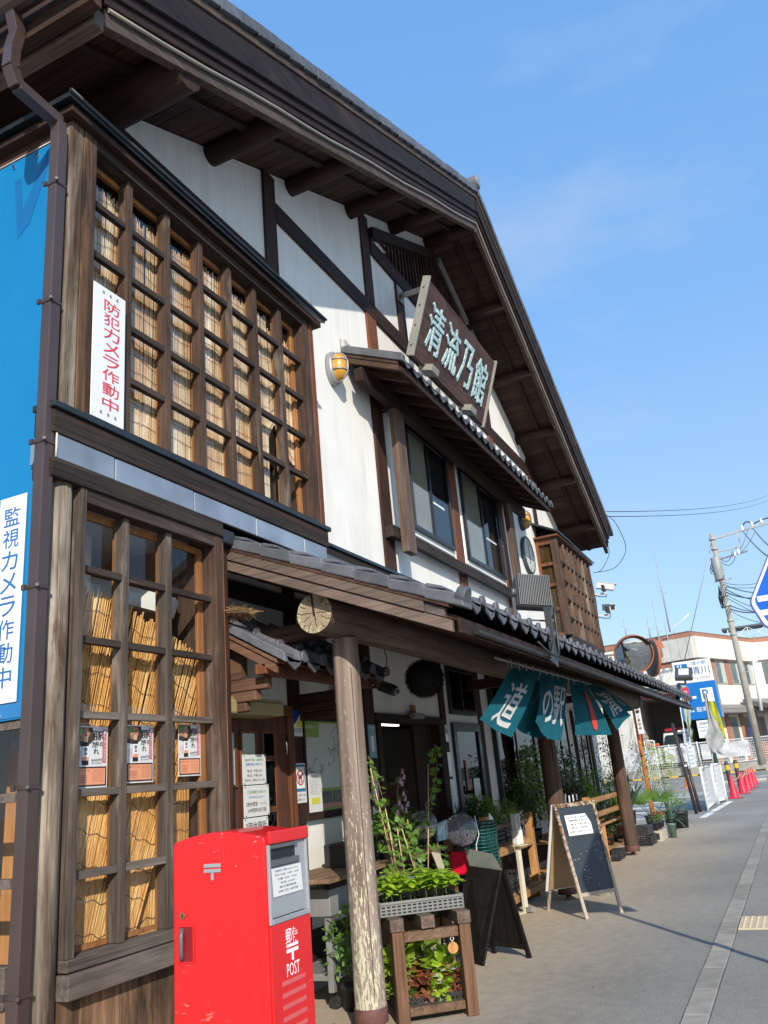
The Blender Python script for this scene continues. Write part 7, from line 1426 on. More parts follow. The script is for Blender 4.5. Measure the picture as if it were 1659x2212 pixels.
# station sign
sgx = 26.0; BLS = plain('sign_blue', (.0, .13, .42), .4, var=.04)
ss = thing('parking_sign', 'tall white and blue roadside station sign with an arrow and a parking symbol', 'sign')
a = pt(1447, 1431, sgx); b = pt(1536, 1424, sgx); c = pt(1558, 1550, sgx); ztop = (a.z+b.z)/2; zmid = (pt(1472, 1478, sgx).z+pt(1543, 1470, sgx).z)/2; zbot = (pt(1473, 1558, sgx).z+c.z)/2; yl = 2.80; yr = 1.72; yc = (yl+yr)/2; W_ = yl-yr
bx('white_panel', (sgx, sgx+.06, yr, yl, zmid+.002, ztop), WSTL, ss, bev=.01); bx('blue_panel', (sgx, sgx+.06, yr-.02, yl-.0, zbot, zmid), BLS, ss, bev=.02)
MB().cyl((sgx+.15, yr+.40, .2), (sgx+.15, yr+.52, ztop), .07, n=14).build('post', plain('post_dark_green', (.03, .06, .045), .5), ss); bx('side_frame', (sgx+.02, sgx+.12, yr-.06, yr-.022, zbot, zmid+.3), STEEL, ss)
H_ = ztop-zmid; bx('logo_tile', (sgx-.004, sgx, yl-.42, yl-.06, zmid+H_*.30, zmid+H_*.88), BLS, ss)
m = MB(); m.add([(sgx-.007, yl-.14, zmid+H_*.84), (sgx-.007, yl-.17, zmid+H_*.84), (sgx-.007, yl-.20, zmid+H_*.46), (sgx-.007, yl-.10, zmid+H_*.46)], [(0, 1, 2, 3)]); m.add([(sgx-.007, yl-.22, zmid+H_*.84), (sgx-.007, yl-.25, zmid+H_*.84), (sgx-.007, yl-.30, zmid+H_*.50), (sgx-.007, yl-.22, zmid+H_*.46)], [(0, 1, 2, 3)]); disc(m, (sgx-.007, yl-.37, zmid+H_*.38), (-1, 0, 0), .05, 12); m.build('logo_print', INKW, ss)
text('道の駅', (sgx-.005, yr+.33, zmid+H_*.86), -Y, Z, .40, H_*.17, INKB, ss); text('清川', (sgx-.005, yr+.33, zmid+H_*.52), -Y, Z, .52, H_*.36, plain('sign_navy', (.02, .08, .22), .5), ss, .004); text('Kiyokawa', (sgx-.005, yr+.33, zmid+H_*.18), -Y, Z, .50, H_*.17, GREYI, ss)
Hb = zmid-zbot; m = MB(); x_ = sgx-.005
m.bar((x_, yl-.50, zbot+Hb*.60), (x_, yl-.12, zbot+Hb*.60), .07, .003, up=(1, 0, 0)); m.add([(x_, yl-.04, zbot+Hb*.60), (x_, yl-.20, zbot+Hb*.74), (x_, yl-.26, zbot+Hb*.74), (x_, yl-.13, zbot+Hb*.60), (x_, yl-.26, zbot+Hb*.46), (x_, yl-.20, zbot+Hb*.46)], [(0, 1, 2, 3), (0, 3, 4, 5)]); m.build('arrow', INKW, ss)
bx('p_tile', (sgx-.004, sgx, yr+.10, yr+.44, zbot+Hb*.46, zbot+Hb*.82), INKW, ss, bev=.001); text('P', (sgx-.007, yr+.31, zbot+Hb*.66), -Y, Z, .17, Hb*.25, BLS, ss, .05); text('2', (sgx-.007, yr+.15, zbot+Hb*.60), -Y, Z, .06, Hb*.10, BLS, ss, .02)
text('第2 駐車場', (sgx-.007, yc+.0, zbot+Hb*.27), -Y, Z, .80, Hb*.13, INKW, ss, .01)
hp = bx('hours_panel', (sgx, sgx+.02, yr+.22, yr+.60+.12, zbot-.52, zbot-.03), WSTL, ss, bev=.008)
for s_, v, w2, h2 in (('営業時間', .09, .34, .075), ('Business hours', .19, .38, .045), ('10:00~18:00', .29, .38, .06), ('道の駅清川', .44, .24, .035)): text(s_, (sgx-.004, yr+.47, zbot-.03-v), -Y, Z, w2, h2, plain('sign_navy', (.02, .08, .22)), ss)
ks_ = 1.135; ss.scale = (1, ks_, ks_); ss.location = (3.4, 0, 1.5*(1-ks_))
# info board on two dark posts
ib = thing('info_board', 'narrow white map panel clipped to a pair of dark posts beside the white barriers', 'information board'); DKB = plain('dark_brown_steel', (.035, .024, .022), .5)
p1 = at(1505, 1758, 'z', 0); p2 = at(1513, 1754, 'z', 0); MB().cyl(p1, p1+V((.0, .18, 2.35)), .045, n=10).build('post', DKB, ib); MB().cyl(p2, p2+V((0, .10, 1.25)), .045, n=10).build('post', DKB, ib)
a = pt(1473, 1573, 24.2); b = pt(1485, 1574, 24.2); c = pt(1506, 1656, 24.2); d = pt(1487, 1660, 24.2); MB().prism([a, b, c, d], (.02, 0, 0)).build('panel', plain('panel_pale', (.55, .60, .66), .4, var=.2, nscale=8), ib)
t = MB()
for i in range(9): q = a.lerp(d, (i+1)/10).lerp(b.lerp(c, (i+1)/10), .5)+V((-.006, 0, 0)); text_into(t, random.choice(['清川村', '宮ヶ瀬湖', '案内図']), q, -Y, Z, .12, .04)
t.build('lettering', INKB, ib)
for z_ in (1.2, 1.75, 2.1): bx('clamp', (24.15, 24.32, 2.62, 2.80, z_, z_+.05), WSTL, ib)
# hanging banners
def banner(label, pts, mat, th=.012, wob=.05, x=24.3, lett=(), lm=None, pole=None):
    g = thing('banner_flag', label, 'banner'); ls = [pt(u, v, x) for u, v, _, _ in pts]; rs = [pt(p, q, x) for _, _, p, q in pts]; m = MB(); N_ = 6; vs = []
    for i in range(len(pts)):
        for k in range(N_+1): q = ls[i].lerp(rs[i], k/N_); q.x += wob*math.sin(k*1.7+i*1.3); vs.append(q)
    m.add(vs, [(i*(N_+1)+k, i*(N_+1)+k+1, (i+1)*(N_+1)+k+1, (i+1)*(N_+1)+k) for i in range(len(pts)-1) for k in range(N_)], True); m.build('cloth', mat, g)
    for s_, u, v, w_, h_, mt in lett: text(s_, pt(u, v, x-.10), -Y, Z, w_, h_, mt, g)
    if pole: MB().cyl(pt(*pole[0], x+.05), pt(*pole[1], x+.05), .014, n=8).build('pole', WSTL, g); 
    MB().bar(ls[0]-Z*.0, rs[0], .014, .014).build('top_rod', WSTL, g); return g
banner('rolled green and white banner with a red patch twisting beside the station sign', [(1469, 1480, 1484, 1483), (1472, 1510, 1488, 1512), (1476, 1540, 1491, 1543), (1480, 1556, 1492, 1558), (1487, 1570, 1491, 1570), (1485, 1580, 1498, 1578), (1492, 1592, 1496, 1592)], cloth('banner_pale', (.44, .50, .40), .3), x=24.0, lett=[('宿', 1480, 1498, .10, .14, INKW)], pole=((1462, 1484), (1491, 1660)))
bpy.data.objects['banner_flag']; bx('red_patch', (23.93, 23.94, *sorted((pt(1474, 1490, 23.9).y, pt(1487, 1490, 23.9).y)), pt(1480, 1512, 23.9).z, pt(1480, 1485, 23.9).z), plain('patch_red', (.55, .03, .04), .5), bpy.data.objects['banner_flag'])
banner('grey white banner with green lettering billowing in front of the station sign', [(1520, 1497, 1527, 1499), (1522, 1520, 1532, 1523), (1527, 1545, 1540, 1548), (1530, 1570, 1552, 1568), (1524, 1592, 1563, 1590), (1528, 1608, 1562, 1612), (1534, 1622, 1555, 1620), (1542, 1626, 1568, 1632)], cloth('banner_grey', (.46, .45, .45), .3), x=25.2, lett=[('きよかわ', 1546, 1577, .28, .10, INKG), ('ブランド', 1548, 1587, .30, .10, INKG)], pole=((1524, 1499), (1545, 1690)))
banner('yellow banner with thin line drawing right of the grey white banner', [(1529, 1514, 1545, 1515), (1533, 1535, 1552, 1537), (1540, 1555, 1559, 1557), (1550, 1580, 1565, 1580), (1558, 1600, 1566, 1596)], cloth('banner_yellow', (.50, .50, .02), .3), x=25.6, lett=[('特選', 1549, 1548, .14, .07, GREYI), ('農産', 1553, 1560, .14, .07, GREYI)])
# white mesh barrier panels
def barrier(label, a, b, h, xs=0):
    g = thing('mesh_barrier', label, 'barrier', 'white barrier panels'); a = V(a); b = V(b); t_ = Z*h; m = MB(); m.cyl(a, a+t_, .03, n=8).cyl(b, b+t_, .03, n=8).cyl(a+t_, b+t_, .03, n=8).cyl(a+Z*.08, b+Z*.08, .022, n=8); m.build('frame', WSTL, g)
    MB().prism([a.lerp(b, .03)+Z*.10, a.lerp(b, .97)+Z*.10, a.lerp(b, .97)+t_*.97, a.lerp(b, .03)+t_*.97], (.004, .001, 0)).build('net_sheet', plain('net_white', (.50, .51, .50), .7, var=.08, nscale=30), g); m = MB()
    for k in range(1, 8): m.cyl(a+t_*k/8, b+t_*k/8, .008, n=5)
    m.build('wires', WSTL, g, kind='stuff')
g1 = at(1530, 1752, 'z', 0); g2 = at(1550, 1737, 'z', 0); g3 = at(1560, 1734, 'z', 0)
barrier('nearer white netted barrier panel beside the broken white line', g1, g2, 1.12); barrier('farther white netted barrier panel overlapping the nearer one', g2+V((.15, -.03, 0)), g3+V((.5, -.12, 0)), 1.14)
# cones and bollards
CONE = plain('cone_red', (.66, .012, .04), .45, var=.05); 
def cone(p, label, grp, mat=CONE):
    g = thing('traffic_cone', label, 'traffic cone', grp, p); MB().lathe((0, 0, 0), [(.17, .025), (.155, .05), (.035, .72), (.02, .745), (.001, .75)], 20).build('cone', mat, g); bx('base', (-.2, .2, -.2, .2, 0, .026), mat, g, bev=.008); return g
ps = [(30.6, 2.16), (33.6, 2.05), (35.8, 1.99), (38.3, 1.97), (41.2, 1.98)]
nms = ['nearest red traffic cone in the row, standing by the first striped bollard', 'second red traffic cone in the row', 'third red traffic cone, middle of the row', 'fourth red traffic cone in the row', 'farthest red traffic cone in the row']
for p, n_ in zip(ps, nms):
    g = cone((p[0], p[1], 0), n_, 'red cones along the lane'); bx('weight', (-.24, .24, -.24, .24, 0, .012), POTB, g, bev=.01); MB().lathe((0, 0, .60), [(.048, 0), (.052, .02), (.044, .04)], 12).build('collar', POTB, g)
cone((43.5, 5.05, 0), 'lone orange cone in the car park left of the info board', 'cones in the car park', ORP)
bh = plain('bar_yellow', (.62, .38, .02), .5)
for x_, y_, n_ in ((31.6, 2.28, 'nearer brown bollard with a yellow band behind the first cone'), (34.0, 2.14, 'farther brown bollard with a yellow band behind the second cone')):
    g = thing('bollard', n_, 'bollard', 'banded bollards', (x_, y_, 0)); MB().lathe((0, 0, 0), [(.075, 0), (.075, 1.08), (.06, 1.14), (.03, 1.17), (.001, 1.175)], 16).build('post', DKB, g); MB().lathe((0, 0, .88), [(.078, 0), (.078, .16)], 16).build('band', bh, g)
ch = MB()
for i in range(4):
    a = V((ps[i][0], ps[i][1], .66)); b = V((ps[i+1][0], ps[i+1][1], .66))
    for k in range(20): t0, t1 = k/20, (k+.8)/20; ch.bar(a.lerp(b, t0)-Z*.22*4*t0*(1-t0)*.5, a.lerp(b, t1)-Z*.22*4*t1*(1-t1)*.5, .02, .02)
tag(ch.build('plastic_chain', plain('chain_pale', (.60, .42, .22), .5), kind='stuff'), 'pale plastic chain strung between the tops of the red cones', 'chain')
wsb = [tag(bx('wheel_stop', (45.0, 45.25, y, y+1.0, 0, .12), plain('wheel_stop_c', (.42, .40, .33), .9), bev=.02), l_, 'wheel stop') for y, l_ in ((1.6, 'pale concrete wheel stop behind the striped bollards'), (3.2, 'pale concrete wheel stop behind the white barrier'))]
bars = thing('striped_bar', 'long low black and yellow bar across the far car park', 'barrier bar')
for i in range(26): bx('black_section' if i % 2 else 'yellow_section', (50, 50.08, 1.2+i*.5, 1.2+i*.5+.498, .35, .43), POTB if i % 2 else bh, bars)
for i in range(5): bx('leg', (50.02, 50.06, 1.5+i*2.9, 1.56+i*2.9, 0, .35), POTB, bars)
# trolley gate of white mesh by the plants
gt = thing('mesh_stand', 'tall white wire mesh stand among the saplings', 'display rack'); a = pt(1391, 1600, 23); b = pt(1412, 1600, 23); c = pt(1431, 1716, 23); d = pt(1410, 1716, 23); m = MB(); m.cyl(b, c, .02, n=6).cyl(a, b, .015, n=6).cyl(a, d, .015, n=6).cyl(d, c, .012, n=6); m.build('frame', WSTL, gt); m = MB()
for k in range(1, 16): m.cyl(a.lerp(d, k/16), b.lerp(c, k/16), .005, n=4)
for k in range(1, 5): m.cyl(a.lerp(b, k/5), d.lerp(c, k/5), .005, n=4)
m.build('wires', WSTL, gt, kind='stuff')
# ---------------- retaining wall, mesh fence and cloths in front of the far yard
FX = 66
tag(bx('retaining_wall', (FX, FX+.4, -14, 24, -.1, .62), plain('retaining_conc', (.30, .285, .24), .9, var=.25, nscale=3)), 'low concrete retaining wall under the far mesh fence', 'wall')
tag(bx('far_yard', (FX+.4, 140, -40, 60, .3, .60), plain('yard_conc', (.26, .25, .23), .9)), kind='structure')
fc = thing('mesh_fence', 'long white steel mesh fence on the far retaining wall', 'fence')
for i in range(19): MB().cyl((FX+.2, -13.5+2*i, .6), (FX+.2, -13.5+2*i, 2.35), .045, n=8).build('post', WSTL, fc)
m = MB()
for i in range(330): y = -13.5+.11*i; m.box(FX+.19, FX+.205, y, y+.014, .72, 2.25)
for k in range(10): m.box(FX+.185, FX+.20, -13.5, 22.5, .72+.168*k, .735+.168*k+.006)
m.build('wires', WSTL, fc, kind='stuff'); bx('top_rail', (FX+.17, FX+.22, -13.5, 22.5, 2.25, 2.29), WSTL, fc)
SHT = cloth('white_sheet', (.66, .66, .66), .3)
def sheet(y0, y1, z0, z1, label):
    m = MB(); n_ = 24; vs = []
    for j in range(9):
        for i in range(n_+1): u = i/n_; v = j/8; vs.append((FX+.12+.035*math.sin(u*9+v*7+y0)+.02*math.sin(v*16), y0+(y1-y0)*u, z1-(z1-z0)*v-.05*math.sin(u*3.14)*(1-v)))
    m.add(vs, [(j*(n_+1)+i, j*(n_+1)+i+1, (j+1)*(n_+1)+i+1, (j+1)*(n_+1)+i) for j in range(8) for i in range(n_)], True); return tag(m.build('cloth_sheet', SHT), label, 'cloth', 'white cloths tied to the far fence')
sheet(3.0, 6.3, 1.05, 2.15, 'rightmost white cloth sheet on the far fence, right of the station sign'); sheet(6.7, 8.7, 1.0, 2.1, 'middle white cloth sheet on the far fence behind the info board'); sheet(9.1, 11.6, 1.0, 2.15, 'left white cloth sheet on the far fence behind the orange pole')
tag(bx('notice_stand', (FX+.6, FX+.65, 1.9, 2.7, .75, 1.9), plain('panel_orange', (.45, .14, .05), .6)), 'orange brown board standing behind the far fence at right', 'board'); nb2 = tag(bx('shop_flag', (FX+.5, FX+.52, 2.62, 2.85, 1.7, 3.0), plain('flag_navy', (.02, .03, .14), .6)), 'small navy upright flag behind the far fence', 'flag'); 
# ---------------- building across the car park
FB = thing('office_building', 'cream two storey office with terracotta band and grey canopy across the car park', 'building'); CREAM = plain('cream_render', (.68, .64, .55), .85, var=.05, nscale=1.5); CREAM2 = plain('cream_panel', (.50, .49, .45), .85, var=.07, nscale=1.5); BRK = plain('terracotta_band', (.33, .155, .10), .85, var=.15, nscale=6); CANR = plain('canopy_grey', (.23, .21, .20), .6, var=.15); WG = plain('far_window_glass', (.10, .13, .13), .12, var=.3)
cs_ = [V((72.5, 18, 0)), V((70.9, 8.9, 0)), V((70, 5.75, 0)), V((80.4, 1.85, 0)), V((82, -1.5, 0)), V((96, -8, 0)), V((104, 12, 0)), V((90, 22, 0))]
MB().prism([V(q) for q in ((70, 5.75, .5), (80.4, 1.85, .5), (82, -1.5, .5), (96, -8, .5), (104, 12, .5), (84, 7.25, .5), (72, 5.86, .5))], Z*7.7).build('wall', CREAM, FB)
MB().prism([c+Z*8.21 for c in cs_], Z*2.24).build('wall', CREAM, FB)
def off(k): 
    cc = V((86, 7, 0)); return [c+(c-cc).normalized()*k for c in cs_]
MB().prism([c+Z*10.46 for c in off(.10)], Z*.42).build('terracotta_band', BRK, FB); MB().prism([c+Z*10.885 for c in off(.16)], Z*.06).build('parapet_cap', CANR, FB)
def onface(a, b, t, z, o=0): p = a.lerp(b, t); n_ = (b-a).cross(Z).normalized(); n_ = n_ if n_.x < 0 else -n_; return p+n_*o+Z*z
def fpanel(nm, a, b, t0, t1, z0, z1, o0, o1, mat, par=FB): 
    q = [onface(a, b, t0, z0, o0), onface(a, b, t1, z0, o0), onface(a, b, t1, z1, o0), onface(a, b, t0, z1, o0)]; d = onface(a, b, 0, 0, o1)-onface(a, b, 0, 0, o0); return MB().prism(q, d).build(nm, mat, par)
A1, A2, A3_, A4 = cs_[1], cs_[2], cs_[3], cs_[4]
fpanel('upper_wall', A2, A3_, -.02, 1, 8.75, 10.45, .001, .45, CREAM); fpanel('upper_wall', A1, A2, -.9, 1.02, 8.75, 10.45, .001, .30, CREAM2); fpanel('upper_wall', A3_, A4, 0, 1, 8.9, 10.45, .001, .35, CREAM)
for k in range(9): fpanel('panel_joint', A1, A2, -.85+.22*k, -.845+.22*k, 8.8, 10.4, .301, .31, CANR)
for t0, t1 in ((.30, .45), (.55, .74), (.80, .93)):
    w_ = fpanel('window', A2, A3_, t0, t1, 6.75, 8.65, .002, .06, plain('alu_frame', (.30, .28, .26), .5)); tm = (t0+t1)/2
    fpanel('pane', A2, A3_, t0+.008, tm-.004, 6.85, 8.55, .061, .07, WG, w_); fpanel('pane', A2, A3_, tm+.004, t1-.008, 6.85, 8.55, .061, .07, plain('far_curtain', (.45, .46, .42), .6), w_)
for t0, t1 in ((.16, .29), (.46, .54), (.745, .795)): fpanel('terracotta_pier', A2, A3_, t0, t1, 6.72, 8.72, .002, .05, BRK)
fpanel('canopy', A2, A3_, -.1, 1.1, 4.3, 4.62, .002, 1.6, CANR); a = A2.lerp(A3_, -.1); MB().prism([onface(A2, A3_, -.1, 4.62, 1.6), onface(A2, A3_, 1.1, 4.62, 1.6), onface(A2, A3_, 1.1, 5.1, .05), onface(A2, A3_, -.1, 5.1, .05)], (0, 0, -.04)).build('canopy_roof', CANR, FB)
for k, t0 in enumerate((.02, .27, .52, .77)):
    w_ = fpanel('window', A2, A3_, t0+.08, t0+.20, .7, 4.1, .002, .06, MATS['alu_frame']); fpanel('pane', A2, A3_, t0+.09, t0+.19, .8, 4.0, .061, .07, WG, w_); fpanel('terracotta_pier', A2, A3_, t0, t0+.06, .6, 4.28, .002, .12, BRK)
fpanel('terracotta_band', A1, A2, -.9, 1, 8.22, 8.7, .002, .1, BRK)
fpanel('window', A3_, A4, .2, .8, 6.8, 8.7, .002, .08, WG)
MB().prism([(76, 3.2, 5.2), (84, -2, 5.2), (80, -3.5, 4.4), (72, 1.0, 4.4)], (0, 0, .3)).build('porch_roof', CANR, FB)
sp_ = thing('solar_panels', 'dark solar panels on a steel frame on the office roof', 'solar panel'); bx('panel', (81.5, 84, -6, 3.9, 12.1, 12.25), plain('solar_dark', (.10, .12, .12), .4), sp_)
for i in range(6): MB().cyl((81.6, 3.4-1.7*i, 10.9), (81.6, 3.4-1.7*i, 12.1), .04, n=6).cyl((81.6, 3.4-1.7*i, 10.9), (81.6, 3.4-1.7*i-1.7, 12.1), .03, n=6).cyl((81.6, 3.4-1.7*i-1.7, 10.9), (81.6, 3.4-1.7*i, 12.1), .03, n=6).build('truss', WSTL, sp_)
# fire station garage wing with open bay
GW = thing('garage_wing', 'pale panelled garage wing with a red trimmed open bay left of the office', 'building'); GX = 69.5
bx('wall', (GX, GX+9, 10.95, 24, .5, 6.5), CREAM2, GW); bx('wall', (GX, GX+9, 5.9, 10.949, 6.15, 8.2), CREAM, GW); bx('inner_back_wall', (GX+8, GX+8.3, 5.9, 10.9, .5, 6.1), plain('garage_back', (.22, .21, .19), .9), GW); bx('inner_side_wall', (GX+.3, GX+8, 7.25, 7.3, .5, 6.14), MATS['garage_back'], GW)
bx('red_trim', (GX-.06, GX, 7.3, 10.9, 6.02, 6.2), plain('trim_red', (.32, .05, .05), .6), GW); bx('red_trim', (GX-.07, GX-.001, 10.78, 10.94, .5, 6.018), MATS['trim_red'], GW); bx('white_pillar', (GX-.05, GX, 10.95, 11.35, .5, 6.2), WSTL, GW)
for i in range(16): bx('panel_joint', (GX-.012, GX-.001, 11.6+.75*i, 11.62+.75*i, .5, 6.4), CANR, GW)
bx('eave', (GX-1.2, GX, 5.0, 24, 6.5, 6.75), CANR, GW); bx('left_block', (GX-.2, GX+6, 10.3, 14.0, 8.2, 9.8), CREAM, GW); bx('block_cap', (GX-.3, GX+6, 10.2, 14.1, 9.8, 9.9), CANR, GW); bx('upper_wall', (GX+.2, GX+8, 5.9, 24, 6.751, 8.2), CREAM, GW)
# white ambulance in the bay
am = thing('ambulance', 'white ambulance with a red roof light bar parked in the open bay', 'van'); AXX = GX+.8
vb_ = MB(); prf_ = [(AXX+0, 1.0), (AXX+.1, 2.05), (AXX+.9, 2.75), (AXX+1.6, 3.35), (AXX+5.2, 3.4), (AXX+5.3, 1.0)]; vb_.prism([(x, 7.55, z) for x, z in prf_], (0, 1.95, 0)); vb_.build('body', plain('van_white', (.68, .68, .66), .3, coat=.5), am, bev=.12)
MB().prism([(AXX+.26, 7.66, 2.2), (AXX+.26, 9.39, 2.2), (AXX+1.22, 9.25, 3.0), (AXX+1.22, 7.8, 3.0)], (-.16, 0, .12)).build('windscreen', plain('van_glass', (.02, .03, .035), .08), am); bx('side_window', (AXX+1.2, AXX+2.6, 9.50, 9.53, 2.2, 2.95), MATS['van_glass'], am)
MB().box(AXX+1.3, AXX+1.7, 7.75, 9.3, 3.42, 3.65).build('light_bar', plain('bar_red', (.35, .01, .02), .25, coat=.4), am, bev=.06); bx('red_stripe', (AXX+.02, AXX+5.2, 9.502, 9.51, 1.75, 1.95), MATS['bar_red'], am)
for x_ in (AXX+1.0, AXX+4.3): MB().cyl((x_, 9.35, .95), (x_, 9.56, .95), .36, n=18).build('wheel', POTB, am)
for y_ in (7.8, 9.25): MB().box(AXX-.02, AXX+.12, y_-.15, y_+.15, 1.55, 1.8).build('headlight', plain('headlight', (.6, .6, .62), .15), am)
rt_ = thing('red_vehicle', 'small red fire vehicle beside the ambulance in the bay', 'vehicle'); bx('body', (GX+2, GX+4, 9.9, 10.7, .9, 2.6), plain('engine_red', (.5, .01, .015), .3, coat=.3), rt_, bev=.1); bx('window', (GX+1.98, GX+2.0, 10.0, 10.6, 1.9, 2.4), MATS['van_glass'], rt_); MB().cyl((GX+2.5, 9.88, .9), (GX+2.5, 9.98, .9), .3, n=14).build('wheel', POTB, rt_); MB().cyl((GX+3.6, 9.88, .9), (GX+3.6, 9.98, .9), .3, n=14).build('wheel', POTB, rt_)
# antennas
ANT = plain('antenna_steel', (.33, .34, .36), .5)
for (u0, v0, u1, v1, r, lb) in ((1411, 1173, 1446, 1366, .07, 'tallest thin mast antenna on the office roof'), (1407, 1296, 1432, 1417, .06, 'second tall mast antenna left of the tallest one'), (1397, 1331, 1405, 1380, .06, 'short white tipped antenna left of the second mast'), (1346, 1335, 1354, 1380, .05, 'lone thin antenna above the round mirror'), (1434, 1340, 1450, 1416, .07, 'wall bracketed mast antenna below the tallest one')):
    g = thing('antenna_mast', lb, 'antenna', 'antennas on the office'); a = pt(u0, v0, 70.3); b = pt(u1, v1, 70.3); a.y = b.y = (a.y+b.y)/2; MB().cyl(b, a, r, r*.45, 6).build('mast', ANT, g); c = b.lerp(a, .42); MB().bar(c, c+V((0, -.35, .05)), .05, .05).build('bracket', ANT, g); MB().bar(c+Z*.3, c+V((0, .3, .3)), .05, .05).build('bracket', ANT, g)
dsh = thing('dish_antenna', 'white curved aerial on the office roof beside the tallest mast', 'antenna'); c = pt(1452, 1358, 70.3); MB().tube([c+V((0, 0, -.7)), c+V((0, -.2, .2)), c+V((0, -.9, .5)), c+V((0, -1.5, 1.0))], .05, 6).build('boom', WSTL, dsh)
# ---------------- utility pole
up = thing('utility_pole', 'concrete utility pole with crossarms and a grey cylinder transformer right of the station sign', 'utility pole'); PX, PY = 58., 2.10; PC = plain('pole_concrete', (.34, .32, .27), .85, var=.15, nscale=2)
MB().cyl((PX, PY, .5), (PX, PY, 15.55), .24, .13, 18).build('pole', PC, up); PO = lambda u, v: pt(u, v, PX)
MB().cyl(PO(1543, 1205)+V((0, -.05, 0)), PO(1556, 1253), .32, .32, 20).build('transformer', plain('transformer_grey', (.27, .285, .28), .5, var=.06), up, bev=.03); m = MB()
m.tube([PO(1538, 1215), PO(1534, 1228), PO(1537, 1240), PO(1544, 1240)], .03, 5).tube([PO(1540, 1218), PO(1537, 1228), PO(1540, 1236)], .03, 5); m.build('lead_cable', BLKM, up)
ARM = plain('crossarm', (.36, .37, .36), .5)
MB().bar(PO(1539, 1165), PO(1598, 1147), .12, .12).build('crossarm', ARM, up); MB().bar(PO(1597, 1147), PO(1662, 1129), .14, .12).build('crossarm', ARM, up); MB().bar(PO(1544, 1193), PO(1602, 1181), .10, .10).build('crossarm', ARM, up); MB().bar(PO(1592, 1150), PO(1601, 1181), .10, .09).build('brace', ARM, up); MB().bar(PO(1552, 1209), PO(1615, 1190), .12, .10).build('crossarm', plain('arm_dark', (.17, .18, .22), .5), up); MB().bar(PO(1542, 1257), PO(1580, 1249), .12, .08).build('crossarm', ARM, up)
for i, (u, v) in enumerate(((1603, 1140), (1624, 1132), (1644, 1125), (1587, 1196), (1595, 1192))):
    c = PO(u, v); MB().lathe(c-Z*.18, [(.05, 0), (.12, .05), (.06, .12), (.12, .18), (.06, .24), (.10, .30), (.03, .36)], 10).build('insulator', WHT, up)
for k in range(12): z_ = 4.5+.85*k; MB().cyl((PX, PY-.15, z_), (PX, PY-.45, z_), .02, n=5).build('step_bolt', ARM, up)
for z_ in (15.1, 14.4, 13.4, 12.5, 11.2, 10.5, 9.5, 8.6): MB().cyl((PX, PY, z_), (PX, PY, z_+.14), .22, n=14).build('clamp_band', ARM, up)
wires = MB(); random.seed(6)
def wire(a, b, sag=.8, r=.022, n=10):
    pts = []
    for i in range(n+1): t = i/n; p = V(a).lerp(V(b), t); p.z -= sag*4*t*(1-t); pts.append(p)
    wires.tube(pts, r, 4)
wire(PO(1605, 1148), pt(1720, 1235, 30), .4, .03); wire(PO(1626, 1141), pt(1740, 1225, 30), .4, .03)
for (u, v, u2, v2) in ((1560, 1258, 1700, 1238), (1562, 1262, 1690, 1280), (1564, 1268, 1700, 1262), (1566, 1272, 1700, 1300), (1568, 1279, 1700, 1275), (1570, 1285, 1700, 1330), (1572, 1292, 1700, 1345), (1575, 1307, 1700, 1312), (1577, 1315, 1700, 1300), (1579, 1320, 1700, 1345)): wire(PO(u, v), pt(u2, v2, 40), random.uniform(.1, .4), random.choice((.02, .03, .04)))
wire(PO(1602, 1142), PO(1625, 1132), -.3, .05); wire(PO(1622, 1136), PO(1665, 1118), -.1, .05); wire(PO(1556, 1212), PO(1590, 1198), .5, .025); wire(PO(1556, 1206), PO(1582, 1190), .45, .025); wire(PO(1596, 1194), PO(1616, 1142), .1, .02); wire(PO(1602, 1192), PO(1630, 1150), .1, .02)
for k in range(6): wire(PO(1556, 1262+7*k), PO(1568, 1268+7*k), random.uniform(.3, .8), .04, 6); wire(PO(1552, 1265+5*k), PO(1560, 1278+5*k), random.uniform(.2, .7), .04, 6)
tag(wires.build('power_line', BLKM, kind='stuff'), 'bundle of black power and phone lines fanning right from the utility pole', 'wire')
gw_ = MB(); gw_.cyl(PO(1538, 1166), pt(1478, 1428, 60), .03, n=5); tag(gw_.build('guy_wire', ANT), 'straight guy wire slanting down left from the top of the utility pole', 'wire')
tag(MB().cyl(pt(1627, 1424, 50), pt(1645, 1535, 50), .09, n=10).build('steel_pole', WSTL), 'slim white steel pole at the right edge before the office', 'pole')
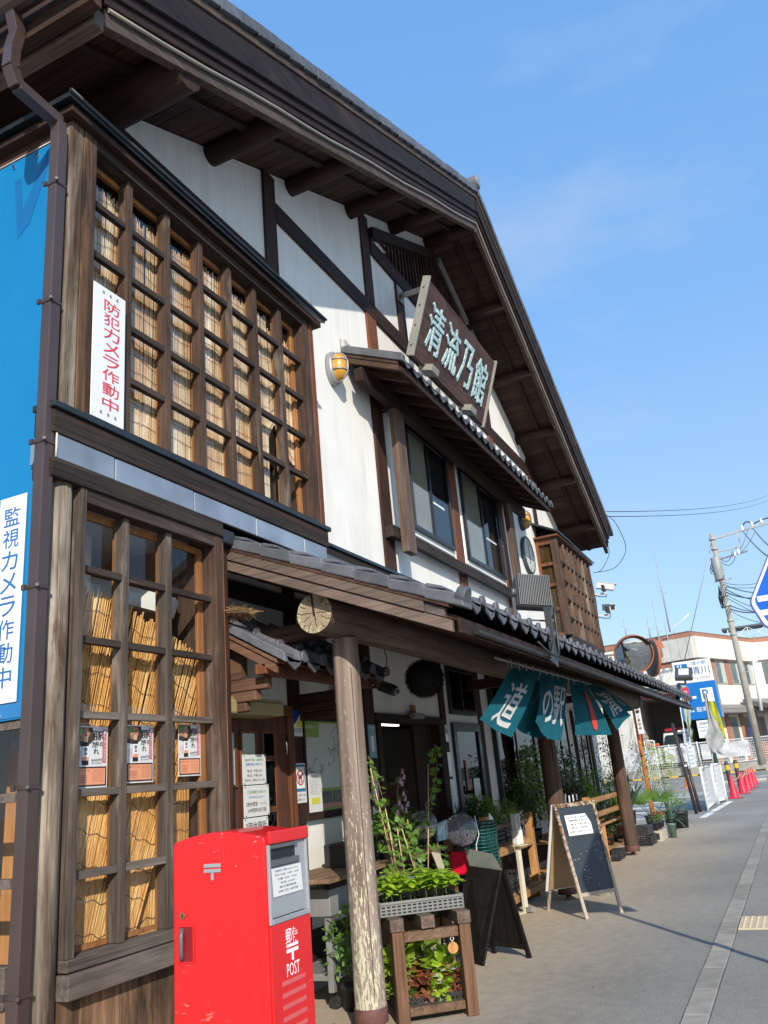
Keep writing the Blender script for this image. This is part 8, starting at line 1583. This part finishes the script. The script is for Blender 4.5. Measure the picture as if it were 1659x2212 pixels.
# ---------------- blue pentagon crossing sign at the right edge
PX2 = 6.05; pc_ = thing('crossing_sign', 'blue five sided pedestrian crossing sign with white border at the right edge', 'road sign'); Lz = at(1617, 1304, 'x', PX2); Bz = at(1637, 1360, 'x', PX2); zc = Lz.z; ycn = Lz.y-.375
def penta(mb, k, x, th):
    pts = [(.375, 0), (.31, -.185), (-.31, -.185), (-.375, 0), (0, .62)]; cc = (0, .13); q = [(cc[0]+(a-cc[0])*k, cc[1]+(b_-cc[1])*k) for a, b_ in pts]; out = []
    for i in range(5):
        p0 = V((*q[i-1], 0)); p1 = V((*q[i], 0)); p2 = V((*q[(i+1) % 5], 0)); r_ = .035
        a_ = p1+(p0-p1).normalized()*r_; b_ = p1+(p2-p1).normalized()*r_
        for t in (0, .33, .66, 1): out.append(a_.lerp(p1, t).lerp(p1.lerp(b_, t), t))
    mb.prism([(x, ycn+p.x, zc+p.y) for p in out], (th, 0, 0)); return mb
penta(MB(), 1.0, PX2, .012).build('back_plate', plain('sign_edge_navy', (.06, .09, .30), .4), pc_); penta(MB(), .965, PX2-.002, .0018).build('white_border', INKW, pc_); penta(MB(), .90, PX2-.004, .0018).build('blue_face', plain('road_sign_blue', (.0, .10, .52), .35), pc_)
m = MB()
for z_ in (zc+.0, zc-.095): m.box(PX2-.0065, PX2-.0045, ycn-.27, ycn+.255+.06, z_-.0, z_+.038)
m.build('crossing_stripe', INKW, pc_); m = MB(); fx_ = PX2-.006; m.bar((fx_, ycn+.02, zc+.30), (fx_, ycn-.03, zc+.16), .07, .002, up=(1, 0, 0)).bar((fx_, ycn-.02, zc+.17), (fx_, ycn+.08, zc+.05), .035, .002, up=(1, 0, 0)).bar((fx_, ycn-.03, zc+.17), (fx_, ycn-.10, zc+.05), .035, .002, up=(1, 0, 0)).bar((fx_, ycn+.02, zc+.28), (fx_, ycn+.17, zc+.20), .025, .002, up=(1, 0, 0)); disc(m, (fx_, ycn+.03, zc+.36), (-1, 0, 0), .04, 14); m.build('walking_figure', INKW, pc_)
MB().cyl((PX2+.05, ycn, 0), (PX2+.05, ycn, zc+.55), .030, n=12).build('post', WSTL, pc_)
# distant wooded hills behind the viewer's left and beyond, seen only in reflections
hm = MB(); random.seed(8)
for i in range(60):
    a0 = math.radians(150+i*4); a1 = math.radians(150+(i+1)*4.); h0 = 16+8*math.sin(i*.5)+5*math.sin(i*1.3); h1 = 16+8*math.sin((i+1)*.5)+5*math.sin((i+1)*1.3); R_ = 330
    if math.degrees(a0) > 345: break
    hm.add([(R_*math.cos(a0), R_*math.sin(a0), -1), (R_*math.cos(a1), R_*math.sin(a1), -1), ((R_+120)*math.cos(a1), (R_+120)*math.sin(a1), h1), ((R_+120)*math.cos(a0), (R_+120)*math.sin(a0), h0)], [(0, 1, 2, 3)], True)
tag(hm.build('hills', plain('hill_green', (.05, .075, .04), .95, var=.4, nscale=.05)), kind='structure')
